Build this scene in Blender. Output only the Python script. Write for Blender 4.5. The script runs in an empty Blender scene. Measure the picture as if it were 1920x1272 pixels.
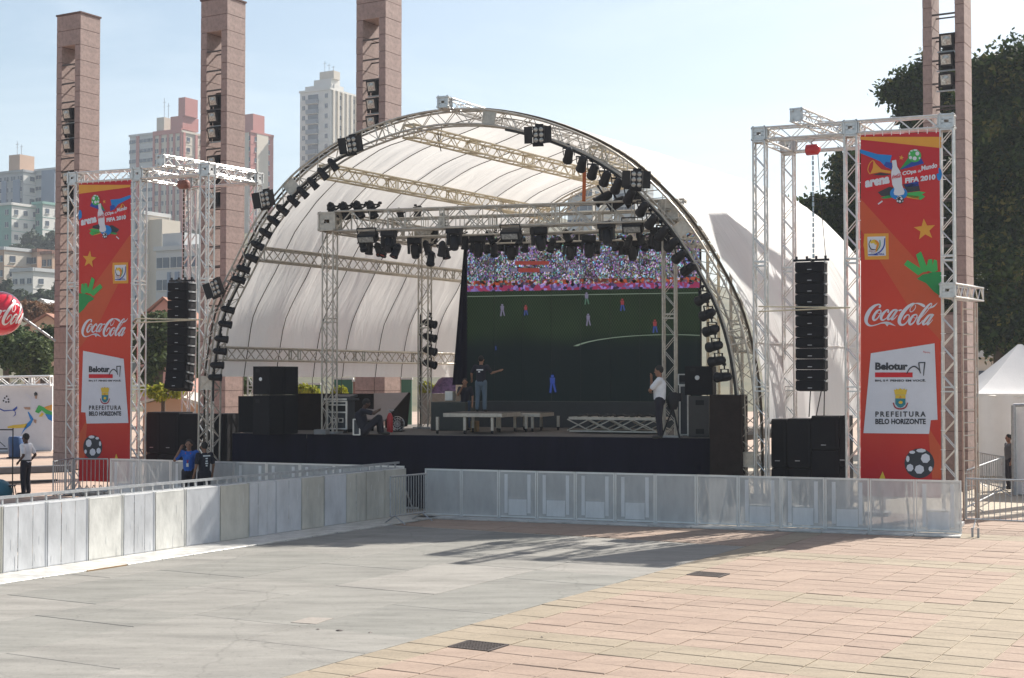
import bpy, math, random
from mathutils import Vector, Matrix, Euler, noise
random.seed(7)
R = math.radians
sc = bpy.context.scene
COL = sc.collection

# ------------------------------------------------------------------ camera, sky, sun, exposure
EYE = 3.3
FOC = 2680.0                     # focal length in pixels of the 1920 px wide photograph
PITCH = math.atan(78 / FOC)
cam_d = bpy.data.cameras.new('camera')
cam_d.sensor_width = 36.0
cam_d.lens = FOC / 1920 * 36.0
cam_d.clip_start = 0.1
cam_d.clip_end = 6000
cam = bpy.data.objects.new('camera', cam_d)
cam.location = (0, 0, EYE)
cam.rotation_euler = (R(90) + PITCH, 0, 0)
COL.objects.link(cam)
sc.camera = cam

SUN_TO = Vector((0.79, 0.75, 1.0)).normalized()
SUN_EL = math.asin(SUN_TO.z)
SUN_AZ = math.atan2(SUN_TO.x, SUN_TO.y)
world = bpy.data.worlds.new('World')
sc.world = world
world.use_nodes = True
wn = world.node_tree.nodes
wl = world.node_tree.links
wn.clear()
w_out = wn.new('ShaderNodeOutputWorld')
w_bg = wn.new('ShaderNodeBackground')
w_sky = wn.new('ShaderNodeTexSky')
w_sky.sky_type = 'NISHITA'
w_sky.sun_disc = False
w_sky.sun_elevation = SUN_EL
w_sky.sun_rotation = SUN_AZ
w_sky.air_density = 1.0
w_sky.dust_density = 2.4
w_sky.ozone_density = 1.3
w_bg.inputs['Strength'].default_value = 0.068
# thin high cirrus over the whole sky
w_tc = wn.new('ShaderNodeTexCoord')
w_map = wn.new('ShaderNodeMapping')
w_map.inputs['Scale'].default_value = (1.2, 1.2, 6.0)
w_map.inputs['Rotation'].default_value = (0.1, 0.25, 0.4)
w_no = wn.new('ShaderNodeTexNoise')
w_no.inputs['Scale'].default_value = 2.2
w_no.inputs['Detail'].default_value = 9
w_no.inputs['Roughness'].default_value = 0.6
w_no.inputs['Distortion'].default_value = 0.6
w_rm = wn.new('ShaderNodeValToRGB')
w_rm.color_ramp.elements[0].position = 0.42
w_rm.color_ramp.elements[0].color = (0, 0, 0, 1)
w_rm.color_ramp.elements[1].position = 0.75
w_rm.color_ramp.elements[1].color = (0.3, 0.3, 0.3, 1)
w_mix = wn.new('ShaderNodeMixRGB')
w_mix.blend_type = 'MIX'
w_mix.inputs['Color2'].default_value = (9.5, 9.7, 10.0, 1)
wl.new(w_tc.outputs['Generated'], w_map.inputs['Vector'])
wl.new(w_map.outputs['Vector'], w_no.inputs['Vector'])
wl.new(w_no.outputs['Fac'], w_rm.inputs['Fac'])
wl.new(w_rm.outputs['Color'], w_mix.inputs['Fac'])
wl.new(w_sky.outputs['Color'], w_mix.inputs['Color1'])
# pale haze low over the whole horizon
w_sp = wn.new('ShaderNodeSeparateXYZ'); wl.new(w_tc.outputs['Generated'], w_sp.inputs[0])
w_mr = wn.new('ShaderNodeMapRange'); w_mr.interpolation_type = 'SMOOTHSTEP'
w_mr.inputs['From Min'].default_value = 0.0; w_mr.inputs['From Max'].default_value = 0.6
w_mr.inputs['To Min'].default_value = 1.0; w_mr.inputs['To Max'].default_value = 0.0
wl.new(w_sp.outputs[2], w_mr.inputs['Value'])
w_add = wn.new('ShaderNodeMixRGB'); w_add.blend_type = 'ADD'
w_add.inputs['Color2'].default_value = (.25, .95, 1.1, 1)
wl.new(w_mr.outputs['Result'], w_add.inputs['Fac']); wl.new(w_mix.outputs['Color'], w_add.inputs['Color1'])
wl.new(w_add.outputs['Color'], w_bg.inputs['Color'])
wl.new(w_bg.outputs['Background'], w_out.inputs['Surface'])

sun_d = bpy.data.lights.new('sun', 'SUN')
sun_d.energy = 5.0
sun_d.angle = R(0.53)
sun_d.color = (1.0, 0.95, 0.87)
sun = bpy.data.objects.new('sun', sun_d)
sun.rotation_euler = SUN_TO.to_track_quat('Z', 'Y').to_euler()
sun.location = (60, 60, 80)
COL.objects.link(sun)

sc.view_settings.view_transform = 'Standard'
sc.view_settings.look = 'None'
sc.view_settings.exposure = 0.95
sc.view_settings.gamma = 1.0
sc.view_settings.use_curve_mapping = False
sc.cycles.max_bounces = 8
sc.cycles.transparent_max_bounces = 16
sc.cycles.volume_bounces = 0

# ------------------------------------------------------------------ placing helpers
def ray(px, py):
    x, z = (px - 960) / FOC, -(py - 636) / FOC
    return Vector((x, math.cos(PITCH) - z * math.sin(PITCH), math.sin(PITCH) + z * math.cos(PITCH)))
def P(px, py, Y):
    d = ray(px, py); t = Y / d.y
    return Vector((d.x * t, Y, EYE + d.z * t))
def G(px, py, z=0.0):
    d = ray(px, py); t = (z - EYE) / d.z
    return Vector((d.x * t, d.y * t, z))
def PL(px, py, p0, dr):
    """point where the sight line meets the vertical plane through p0 along dr"""
    n = Vector((dr[1], -dr[0], 0)); d = ray(px, py)
    t = n.dot(Vector((p0[0], p0[1], 0)) - Vector((0, 0, 0))) / n.dot(Vector((d.x, d.y, 0)))
    return Vector((d.x * t, d.y * t, EYE + d.z * t))
TH = R(29.8)
A = Vector((math.cos(TH), -math.sin(TH), 0))     # paving grid, to the right
B = Vector((math.sin(TH), math.cos(TH), 0))      # paving grid, away
Z = Vector((0, 0, 1))
def AB(a, b, z=0): return A * a + B * b + Z * z

# ------------------------------------------------------------------ materials
def mat(name, col, rough=0.7, metal=0.0, var=0.12, scale=6.0, bump=0.0, bscale=60.0, emit=None, spec=0.5, col2=None, stretch=None, alpha=None, coat=0.0):
    m = bpy.data.materials.new(name); m.use_nodes = True
    nt = m.node_tree; n = nt.nodes; l = nt.links
    b = n['Principled BSDF']
    b.inputs['Roughness'].default_value = rough
    b.inputs['Metallic'].default_value = metal
    b.inputs['Specular IOR Level'].default_value = spec
    if coat: b.inputs['Coat Weight'].default_value = coat
    tc = n.new('ShaderNodeTexCoord'); mp = n.new('ShaderNodeMapping')
    l.new(tc.outputs['Object'], mp.inputs['Vector'])
    if stretch: mp.inputs['Scale'].default_value = stretch
    no = n.new('ShaderNodeTexNoise'); no.inputs['Scale'].default_value = scale; no.inputs['Detail'].default_value = 6; no.inputs['Roughness'].default_value = .65
    l.new(mp.outputs['Vector'], no.inputs['Vector'])
    rp = n.new('ShaderNodeValToRGB')
    c = Vector(col[:3]); c2 = Vector(col2[:3]) if col2 else c * (1 + var)
    c1 = c * (1 - var)
    rp.color_ramp.elements[0].position = .3; rp.color_ramp.elements[0].color = (*c1, 1)
    rp.color_ramp.elements[1].position = .7; rp.color_ramp.elements[1].color = (*c2, 1)
    l.new(no.outputs['Fac'], rp.inputs['Fac'])
    l.new(rp.outputs['Color'], b.inputs['Base Color'])
    rr = n.new('ShaderNodeMapRange'); rr.inputs['To Min'].default_value = max(0.03, rough - .1); rr.inputs['To Max'].default_value = min(1, rough + .1)
    l.new(no.outputs['Fac'], rr.inputs['Value']); l.new(rr.outputs['Result'], b.inputs['Roughness'])
    if bump:
        n2 = n.new('ShaderNodeTexNoise'); n2.inputs['Scale'].default_value = bscale; n2.inputs['Detail'].default_value = 4
        bp = n.new('ShaderNodeBump'); bp.inputs['Strength'].default_value = bump; bp.inputs['Distance'].default_value = 0.02
        l.new(mp.outputs['Vector'], n2.inputs['Vector']); l.new(n2.outputs['Fac'], bp.inputs['Height']); l.new(bp.outputs['Normal'], b.inputs['Normal'])
    if emit:
        b.inputs['Emission Color'].default_value = (*emit[:3], 1); b.inputs['Emission Strength'].default_value = emit[3]
    if alpha is not None:
        b.inputs['Alpha'].default_value = alpha
    return m
M = {}
M['alu'] = mat('aluminium', (.60, .59, .57), .38, .7, .14, 12)
M['alu_dull'] = mat('dull_aluminium', (.47, .43, .37), .45, .5, .2, 9)
M['steel'] = mat('galvanised_steel', (.38, .39, .40), .5, .5, .2, 10)
M['black'] = mat('black_paint', (.014, .014, .017), .55, 0, .2, 10, spec=.25)
M['black_cab'] = mat('black_speaker_paint', (.011, .011, .014), .7, 0, .25, 30, .3, 200, spec=.18)
M['grille'] = mat('speaker_grille', (.013, .013, .016), .8, 0, .3, 120, .4, 400, spec=.12)
M['cloth_black'] = mat('black_stage_cloth', (.011, .010, .022), .9, 0, .3, 3, .5, 5, stretch=(1, 1, .15), spec=.15)
M['brown_black'] = mat('dark_brown_plywood', (.024, .017, .015), .85, 0, .3, 4, .2, 40, spec=.15)
M['deck'] = mat('stage_deck_plywood', (.10, .088, .08), .8, 0, .25, 5, .3, 30)
M['tarp_in'] = None
M['wood'] = mat('wood', (.28, .18, .09), .7)
M['red'] = mat('red_paint', (.45, .02, .025), .4)
M['redgel'] = mat('red_gel', (.35, .02, .01), .3)
M['white'] = mat('white_paint', (.75, .75, .74), .5, 0, .05)
M['glass'] = mat('lamp_glass', (.36, .36, .34), .22, .4, .5, 18)
M['lens'] = mat('lens_glass', (.06, .07, .1), .08, .3, .2, 30)
M['cable'] = mat('black_cable', (.02, .02, .02), .6)
M['rope'] = mat('dark_rope', (.06, .045, .03), .9)
M['case'] = mat('flight_case_panel', (.035, .04, .05), .5)
M['blue_plastic'] = mat('blue_plastic', (.03, .08, .2), .45)
M['teal'] = mat('teal_tarpaulin', (.01, .12, .17), .5)
M['granite'] = mat('pink_granite', (.29, .205, .18), .65, 0, .25, 9, .3, 60)
M['granite_joint'] = mat('granite_joint', (.12, .07, .06), .9)
M['skin'] = mat('skin', (.27, .135, .082), .6)
M['skin_dark'] = mat('dark_skin', (.075, .035, .022), .6)
M['hair'] = mat('black_hair', (.012, .01, .009), .8)
M['shirt_white'] = mat('white_shirt', (.72, .72, .74), .9, bump=.4, bscale=12)
M['shirt_blue'] = mat('blue_shirt', (.015, .11, .45), .9, bump=.4, bscale=12)
M['shirt_black'] = mat('black_shirt', (.015, .015, .025), .9, bump=.4, bscale=12)
M['shirt_grey'] = mat('grey_shirt', (.1, .1, .11), .9, bump=.4, bscale=12)
M['jeans'] = mat('jeans', (.045, .07, .12), .9, bump=.4, bscale=12)
M['jeans_pale'] = mat('pale_jeans', (.1, .14, .18), .9, bump=.4, bscale=12)
M['trousers'] = mat('dark_trousers', (.014, .013, .022), .9)
M['shoe'] = mat('shoe_leather', (.02, .018, .016), .5)

# ------------------------------------------------------------------ mesh builder
class MB:
    def __init__(s): s.v = []; s.f = []; s.mi = []; s.sm = []
    def add(s, vs, fs, mi=0, smooth=False):
        o = len(s.v); s.v += [tuple(v) for v in vs]
        for f in fs: s.f.append(tuple(i + o for i in f)); s.mi.append(mi); s.sm.append(smooth)
        return s
    def box(s, c, size, ax=(1, 0, 0), up=(0, 0, 1), mi=0):
        x = Vector(ax).normalized(); u = Vector(up).normalized(); y = u.cross(x).normalized(); z = x.cross(y)
        c = Vector(c); hx, hy, hz = [k / 2 for k in size]
        vs = [c + x * (a * hx) + y * (b_ * hy) + z * (d * hz) for a in (-1, 1) for b_ in (-1, 1) for d in (-1, 1)]
        return s.add(vs, [(0, 1, 3, 2), (4, 6, 7, 5), (0, 4, 5, 1), (2, 3, 7, 6), (0, 2, 6, 4), (1, 5, 7, 3)], mi)
    def cbox(s, c, size, ax=(1, 0, 0), up=(0, 0, 1), ch=.01, mi=0):
        """box with chamfered edges round the local y (front) faces"""
        x = Vector(ax).normalized(); u = Vector(up).normalized(); y = u.cross(x).normalized(); z = x.cross(y)
        c = Vector(c); hx, hy, hz = [k / 2 for k in size]
        vs = []
        for yy, sx in ((-hy, ch), (-hy + ch, 0), (hy - ch, 0), (hy, ch)):
            for a, d in ((-1, -1), (1, -1), (1, 1), (-1, 1)):
                vs.append(c + x * a * (hx - sx) + y * yy + z * d * (hz - sx))
        fs = [(0, 1, 2, 3), (15, 14, 13, 12)]
        for k in range(3):
            for i in range(4):
                j = (i + 1) % 4; fs.append((k * 4 + i, k * 4 + 4 + i, k * 4 + 4 + j, k * 4 + j))
        return s.add(vs, fs, mi)
    def tube(s, p, q, r, n=6, r2=None, caps=True, mi=0, smooth=True):
        p = Vector(p); q = Vector(q); d = q - p
        if d.length < 1e-6: return s
        d.normalize(); u = d.orthogonal().normalized(); w = d.cross(u); r2 = r if r2 is None else r2
        vs = []
        for c, rr in ((p, r), (q, r2)):
            for i in range(n):
                t = 2 * math.pi * i / n
                vs.append(c + u * math.cos(t) * rr + w * math.sin(t) * rr)
        fs = [(i, (i + 1) % n, n + (i + 1) % n, n + i) for i in range(n)]
        s.add(vs, fs, mi, smooth and n > 5)
        if caps: s.add(vs, [tuple(range(n - 1, -1, -1)), tuple(range(n, 2 * n))], mi)
        return s
    def path(s, pts, r, n=6, mi=0):
        for a, b_ in zip(pts, pts[1:]): s.tube(a, b_, r, n, mi=mi, caps=False)
        return s
    def lathe(s, p, axis, prof, n=14, mi=0, smooth=True, a0=0, capends=True):
        """prof: list of (distance along the axis, radius)"""
        p = Vector(p); d = Vector(axis).normalized(); u = d.orthogonal().normalized(); w = d.cross(u)
        vs = []
        for (h, r) in prof:
            for i in range(n):
                t = 2 * math.pi * i / n + a0
                vs.append(p + d * h + (u * math.cos(t) + w * math.sin(t)) * r)
        fs = []
        for k in range(len(prof) - 1):
            for i in range(n):
                j = (i + 1) % n; fs.append((k * n + i, k * n + j, k * n + n + j, k * n + n + i))
        s.add(vs, fs, mi, smooth)
        if capends:
            s.add(vs, [tuple(range(n - 1, -1, -1)), tuple(range((len(prof) - 1) * n, len(prof) * n))], mi)
        return s
    def sphere(s, c, r, n=12, m=8, mi=0, sc_=(1, 1, 1)):
        c = Vector(c); vs = []
        for j in range(m + 1):
            t = math.pi * j / m
            for i in range(n):
                a_ = 2 * math.pi * i / n
                vs.append(c + Vector((math.sin(t) * math.cos(a_) * sc_[0], math.sin(t) * math.sin(a_) * sc_[1], math.cos(t) * sc_[2])) * r)
        fs = []
        for j in range(m):
            for i in range(n):
                k = (i + 1) % n; fs.append((j * n + i, j * n + n + i, j * n + n + k, j * n + k))
        return s.add(vs, fs, mi, True)
    def build(s, name, mats, parent=None):
        if not isinstance(mats, (list, tuple)): mats = [mats]
        me = bpy.data.meshes.new(name); me.from_pydata(s.v, [], s.f)
        for m in mats: me.materials.append(m)
        me.polygons.foreach_set('material_index', s.mi); me.polygons.foreach_set('use_smooth', s.sm)
        me.update()
        return link(name, me, parent)
def link(name, me, parent=None):
    o = bpy.data.objects.new(name, me); COL.objects.link(o)
    if parent: o.parent = parent; o.matrix_parent_inverse = parent.matrix_basis.inverted()
    return o
def shift(o, origin):
    """move the object's origin to a point of its own"""
    o.data.transform(Matrix.Translation(-Vector(origin))); o.location = origin
    return o
def tag(o, label=None, cat=None, group=None, kind=None):
    if label: o['label'] = label
    if cat: o['category'] = cat
    if group: o['group'] = group
    if kind: o['kind'] = kind
    return o
def thing(name, loc, label, cat, group=None, rz=0):
    o = bpy.data.objects.new(name, None); o.location = loc; o.rotation_euler = (0, 0, rz); o.empty_display_size = .3
    COL.objects.link(o)
    return tag(o, label, cat, group)
def place(parent, o, world=True):
    """parent a mesh whose vertices are in world coordinates"""
    o.parent = parent; o.matrix_parent_inverse = parent.matrix_basis.inverted(); return o
def copy_tree(o, parent=None):
    c = o.copy(); COL.objects.link(c)
    if parent: c.parent = parent; c.matrix_parent_inverse = o.matrix_parent_inverse.copy()
    for ch in list(o.children): copy_tree(ch, c)
    return c
ORD = ['first', 'second', 'third', 'fourth', 'fifth', 'sixth', 'seventh', 'eighth', 'ninth', 'tenth', 'eleventh', 'twelfth', 'thirteenth', 'fourteenth', 'fifteenth', 'sixteenth', 'seventeenth', 'eighteenth', 'nineteenth', 'twentieth']

def truss(mb, p, q, w=.28, side=None, h=None, seg=.34, r=.024, rl=.012, ends=True, mi=0):
    """box truss: four chords, zigzag lacing on the four faces, square end frames"""
    p = Vector(p); q = Vector(q); d = q - p; L = d.length; d.normalize(); h = h or w
    s = Vector(side).normalized() if side is not None else (Z.cross(d).normalized() if abs(d.z) < .9 else A)
    s = (s - d * s.dot(d)).normalized(); u = d.cross(s).normalized()
    c = [s * x * w / 2 + u * y * h / 2 for x, y in ((-1, -1), (1, -1), (1, 1), (-1, 1))]
    for k in c: mb.tube(p + k, q + k, r, 6, mi=mi)
    n = max(1, round(L / seg))
    for f in range(4):
        e, g = c[f], c[(f + 1) % 4]
        for i in range(n):
            a0, a1 = p + d * L * i / n, p + d * L * (i + 1) / n
            if (i + (f >= 2)) % 2: e_, g_ = g, e
            else: e_, g_ = e, g
            mb.tube(a0 + e_, a1 + g_, rl, 4, caps=False, mi=mi)
        if ends:
            for t in (0.02, L - 0.02):
                mb.tube(p + d * t + e, p + d * t + g, rl * 1.6, 4, caps=False, mi=mi)
    if ends:
        k = 1
        while k * 3.0 < L - .8:     # coupled frames every three metres
            for dt in (-.05, .05):
                for f in range(4): mb.tube(p + d * (k * 3.0 + dt) + c[f], p + d * (k * 3.0 + dt) + c[(f + 1) % 4], rl * 1.5, 4, caps=False, mi=mi)
            k += 1
    return mb
def node_block(mb, c, w=.33, ax=A, mi=0):
    """corner block of a truss tower: a cube of square bars with recessed, slotted side plates and bolts"""
    x = Vector(ax).normalized(); y = Z.cross(x); c = Vector(c); e = .045
    dirs = (x, y, Z)
    for i in range(3):
        u, v, n = dirs[i], dirs[(i + 1) % 3], dirs[(i + 2) % 3]
        for su in (-1, 1):
            for sv in (-1, 1):
                mb.box(c + u * su * (w - e) / 2 + v * sv * (w - e) / 2, (e, e, w), u, n, mi=mi) if abs(n.dot(u)) < .01 else None
    for n, t in ((y, x), (x, y), (Z, x)):
        up = Z if n is not Z else y
        for sg in (-1, 1):
            b = c + n * sg * (w / 2 - .03)
            mb.box(b + up * (w * .27), (w - e, .012, w * .34), t, up, mi=mi); mb.box(b - up * (w * .27), (w - e, .012, w * .34), t, up, mi=mi)
            mb.box(b + t * (w * .3), (w * .3, .012, w * .3), t, up, mi=mi); mb.box(b - t * (w * .3), (w * .3, .012, w * .3), t, up, mi=mi)
            for sx in (-1, 1):
                for sz in (-1, 1):
                    pp = c + t * sx * w * .4 + up * sz * w * .4 + n * sg * w / 2
                    mb.tube(pp, pp + n * sg * .02, .022, 6, mi=mi)
    return mb
# ================================================================== GROUND
def grid_mat(name, c1, c2, wa, wb, rough=.85, var=.12, fine=25, stain=(.7, .3), joint=None, cracks=False):
    """paving colour that changes from slab to slab; world metres along the paving grid"""
    m = bpy.data.materials.new(name); m.use_nodes = True
    nt = m.node_tree; n = nt.nodes; l = nt.links; b = n['Principled BSDF']; b.inputs['Roughness'].default_value = rough
    b.inputs['Specular IOR Level'].default_value = .3
    ge = n.new('ShaderNodeNewGeometry')
    def dot(v, s, off=0.0):
        d = n.new('ShaderNodeVectorMath'); d.operation = 'DOT_PRODUCT'; d.inputs[1].default_value = v / s
        l.new(ge.outputs['Position'], d.inputs[0])
        a = n.new('ShaderNodeMath'); a.operation = 'ADD'; a.inputs[1].default_value = off; l.new(d.outputs['Value'], a.inputs[0])
        f = n.new('ShaderNodeMath'); f.operation = 'FLOOR'; l.new(a.outputs[0], f.inputs[0]); return f
    fa = dot(A, wa, 10.17 / wa + .001); fb = dot(B, wb, -12.05 / wb + .001)
    cx = n.new('ShaderNodeCombineXYZ'); l.new(fa.outputs[0], cx.inputs[0]); l.new(fb.outputs[0], cx.inputs[1])
    wn_ = n.new('ShaderNodeTexWhiteNoise'); wn_.noise_dimensions = '3D'; l.new(cx.outputs[0], wn_.inputs['Vector'])
    mx = n.new('ShaderNodeMixRGB'); mx.inputs['Color1'].default_value = (*c1, 1); mx.inputs['Color2'].default_value = (*c2, 1)
    l.new(wn_.outputs['Value'], mx.inputs['Fac'])
    # speckle and stains
    no = n.new('ShaderNodeTexNoise'); no.inputs['Scale'].default_value = fine; no.inputs['Detail'].default_value = 6; no.inputs['Roughness'].default_value = .7
    l.new(ge.outputs['Position'], no.inputs['Vector'])
    mr = n.new('ShaderNodeMapRange'); mr.inputs['From Min'].default_value = .3; mr.inputs['From Max'].default_value = .7
    mr.inputs['To Min'].default_value = 1 - var; mr.inputs['To Max'].default_value = 1 + var * .6
    l.new(no.outputs['Fac'], mr.inputs['Value'])
    mp = n.new('ShaderNodeMapping'); mp.inputs['Rotation'].default_value = (0, 0, TH + .35); mp.inputs['Scale'].default_value = (.35, 1.5, 1)
    l.new(ge.outputs['Position'], mp.inputs['Vector'])
    n2 = n.new('ShaderNodeTexNoise'); n2.inputs['Scale'].default_value = 1.7; n2.inputs['Detail'].default_value = 10; n2.inputs['Roughness'].default_value = .62
    l.new(mp.outputs['Vector'], n2.inputs['Vector'])
    m2 = n.new('ShaderNodeMapRange'); m2.inputs['From Min'].default_value = .25; m2.inputs['From Max'].default_value = .6
    m2.inputs['To Min'].default_value = stain[0]; m2.inputs['To Max'].default_value = 1.05
    l.new(n2.outputs['Fac'], m2.inputs['Value'])
    k = n.new('ShaderNodeMath'); k.operation = 'MULTIPLY'; l.new(mr.outputs['Result'], k.inputs[0]); l.new(m2.outputs['Result'], k.inputs[1])
    sc_ = n.new('ShaderNodeVectorMath'); sc_.operation = 'SCALE'; l.new(mx.outputs['Color'], sc_.inputs[0]); l.new(k.outputs[0], sc_.inputs['Scale'])
    last = sc_.outputs[0]
    # fine grit, dark spots and (on the slabs) hairline cracks
    g3 = n.new('ShaderNodeTexNoise'); g3.inputs['Scale'].default_value = 9; g3.inputs['Detail'].default_value = 9; g3.inputs['Roughness'].default_value = .75; l.new(ge.outputs['Position'], g3.inputs['Vector'])
    r3 = n.new('ShaderNodeMapRange'); r3.inputs['From Min'].default_value = .33; r3.inputs['From Max'].default_value = .46; r3.inputs['To Min'].default_value = .72; r3.inputs['To Max'].default_value = 1.0; l.new(g3.outputs['Fac'], r3.inputs['Value'])
    s3 = n.new('ShaderNodeVectorMath'); s3.operation = 'SCALE'; l.new(last, s3.inputs[0]); l.new(r3.outputs['Result'], s3.inputs['Scale']); last = s3.outputs[0]
    if cracks:
        wv = n.new('ShaderNodeTexNoise'); wv.inputs['Scale'].default_value = 1.5; l.new(ge.outputs['Position'], wv.inputs['Vector'])
        mx2 = n.new('ShaderNodeMixRGB'); mx2.inputs[0].default_value = .3; l.new(ge.outputs['Position'], mx2.inputs[1]); l.new(wv.outputs['Color'], mx2.inputs[2])
        vv = n.new('ShaderNodeTexVoronoi'); vv.feature = 'DISTANCE_TO_EDGE'; vv.inputs['Scale'].default_value = .42; l.new(mx2.outputs[0], vv.inputs['Vector'])
        r4 = n.new('ShaderNodeMapRange'); r4.inputs['From Min'].default_value = .0; r4.inputs['From Max'].default_value = .006; r4.inputs['To Min'].default_value = .84; r4.inputs['To Max'].default_value = 1.0; l.new(vv.outputs['Distance'], r4.inputs['Value'])
        s4 = n.new('ShaderNodeVectorMath'); s4.operation = 'SCALE'; l.new(last, s4.inputs[0]); l.new(r4.outputs['Result'], s4.inputs['Scale']); last = s4.outputs[0]
    l.new(last, b.inputs['Base Color'])
    bp = n.new('ShaderNodeBump'); bp.inputs['Strength'].default_value = .25; bp.inputs['Distance'].default_value = .01
    l.new(no.outputs['Fac'], bp.inputs['Height']); l.new(bp.outputs['Normal'], b.inputs['Normal'])
    return m
M['pink'] = grid_mat('pink_paving', (.33, .248, .195), (.305, .226, .178), .605, .505, stain=(.78, 0), var=.16)
M['buff'] = grid_mat('buff_paving', (.31, .257, .192), (.285, .237, .175), .605, .505, stain=(.78, 0), var=.16)
M['slab'] = grid_mat('grey_slab', (.278, .264, .24), (.215, .212, .192), 1.9, 3.3, stain=(.66, 0), fine=60, var=.22, cracks=True)
M['sand'] = mat('joint_sand', (.42, .36, .28), .95, 0, .2, 9, .2, 80)
M['plaza'] = grid_mat('far_paving', (.44, .32, .25), (.38, .29, .23), 3.0, 2.5, stain=(.75, 0))

g = MB()
g.add([(-3000, -60, -.035), (3000, -60, -.035), (3000, 5000, -.035), (-3000, 5000, -.035)], [(0, 1, 2, 3)])
tag(g.build('ground', M['plaza']), kind='structure')
# bedding under the pavers
g = MB(); c = [AB(-26, 6), AB(8, 6), AB(8, 62), AB(-26, 62)]
g.add([v + Z * -.014 for v in c], [(0, 1, 2, 3)])
bed = tag(g.build('paving_bed', M['sand']), kind='structure')

TW, TD = .605, .505
def tile_mesh(w, d, name, m):
    mb = MB(); gp = .0075; hx, hy = w / 2 - gp, d / 2 - gp; bv = .009
    vs = []
    for zz, k in ((-.03, 0), (-.006, 0), (0, bv)):
        for sx, sy in ((-1, -1), (1, -1), (1, 1), (-1, 1)): vs.append((sx * (hx - k), sy * (hy - k), zz))
    fs = [(8, 9, 10, 11)]
    for k in range(2):
        for i in range(4):
            j = (i + 1) % 4; fs.append((k * 4 + i, k * 4 + j, k * 4 + 4 + j, k * 4 + 4 + i))
    mb.add(vs, fs)
    me = bpy.data.meshes.new(name); me.from_pydata(mb.v, [], mb.f); me.materials.append(m); me.update(); return me
tp, tb = tile_mesh(TW, TD, 'paving_tile_pink', M['pink']), tile_mesh(TW, TD, 'paving_tile_buff', M['buff'])
def in_view(p, mg=60):
    v = p - Vector((0, 0, EYE)); yy = v.y * math.cos(PITCH) + v.z * math.sin(PITCH)
    if yy < 1: return False
    zz = -v.y * math.sin(PITCH) + v.z * math.cos(PITCH)
    px, py = 960 + FOC * v.x / yy, 636 - FOC * zz / yy
    return -mg < px < 1920 + mg and -mg < py < 1272 + mg
tiles = []
for i in range(-14, 28):
    for j in range(-4, 60):
        a0 = -10.17 + (i + .5) * TW; b0 = 12.05 + (j + .5) * TD
        c = AB(a0, b0)
        if i < 0 and b0 < 27.1: continue
        if b0 > 36: continue
        if not in_view(c, 160): continue
        green = i == 0 or 9 <= i % 30 - 0 <= 10 and i > 0 or (j % 10) in (7, 8)
        tiles.append((c.length, c, green, i, j))
tiles.sort(key=lambda t: t[0])
pave = tag(thing('tiled_paving', AB(-10.17, 12), None, None), kind='structure')
drain_cells = {(1, 6), (1, 21)}
far = {True: MB(), False: MB()}
cnt = 0
for (_, c, green, i, j) in tiles:
    if (i, j) in drain_cells: continue
    tilt = (random.uniform(-.006, .006), random.uniform(-.006, .006)); dz = random.uniform(-.005, .003)
    if cnt < 296:
        o = bpy.data.objects.new('tile', tb if green else tp); COL.objects.link(o)
        o.location = c + Z * dz; o.rotation_euler = (tilt[0], tilt[1], -TH + random.uniform(-.004, .004))
        o.parent = pave; o.matrix_parent_inverse = pave.matrix_basis.inverted(); cnt += 1
    else:
        me = tb if green else tp; mt = Matrix.Translation(c + Z * dz) @ Euler((tilt[0], tilt[1], -TH)).to_matrix().to_4x4()
        far[green].add([mt @ v.co for v in me.vertices], [tuple(p.vertices) for p in me.polygons])
for gflag, nm in ((True, 'buff_tile_field'), (False, 'pink_tile_field')):
    if far[gflag].v: tag(far[gflag].build(nm, M['buff' if gflag else 'pink'], pave), kind='stuff')
# grey concrete slabs
slabs = tag(thing('concrete_paving', AB(-14, 18), None, None), kind='structure')
for i in range(-6, 0):
    for j in range(-2, 7):
        a0, b0 = -10.17 + i * 1.9, 12.05 + (j - .35 * (i % 2)) * 3.3
        b1 = min(b0 + 3.3, 27.05)
        if b0 > 26.8: continue
        c = AB(a0 + .95, (b0 + b1) / 2)
        mb = MB(); hx, hy = .95 - .006, (b1 - b0) / 2 - .006
        vs = []
        for zz, k in ((-.03, 0), (-.005, 0), (0, .008)):
            for sx, sy in ((-1, -1), (1, -1), (1, 1), (-1, 1)): vs.append((sx * (hx - k), sy * (hy - k), zz + .002))
        fs = [(8, 9, 10, 11)] + [(k * 4 + q, k * 4 + (q + 1) % 4, k * 4 + 4 + (q + 1) % 4, k * 4 + 4 + q) for k in range(2) for q in range(4)]
        mb.add(vs, fs); o = mb.build('slab', M['slab'])
        o.location = c + Z * random.uniform(-.003, .002); o.rotation_euler = (0, 0, -TH)
        o.parent = slabs; o.matrix_parent_inverse = slabs.matrix_basis.inverted()
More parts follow.
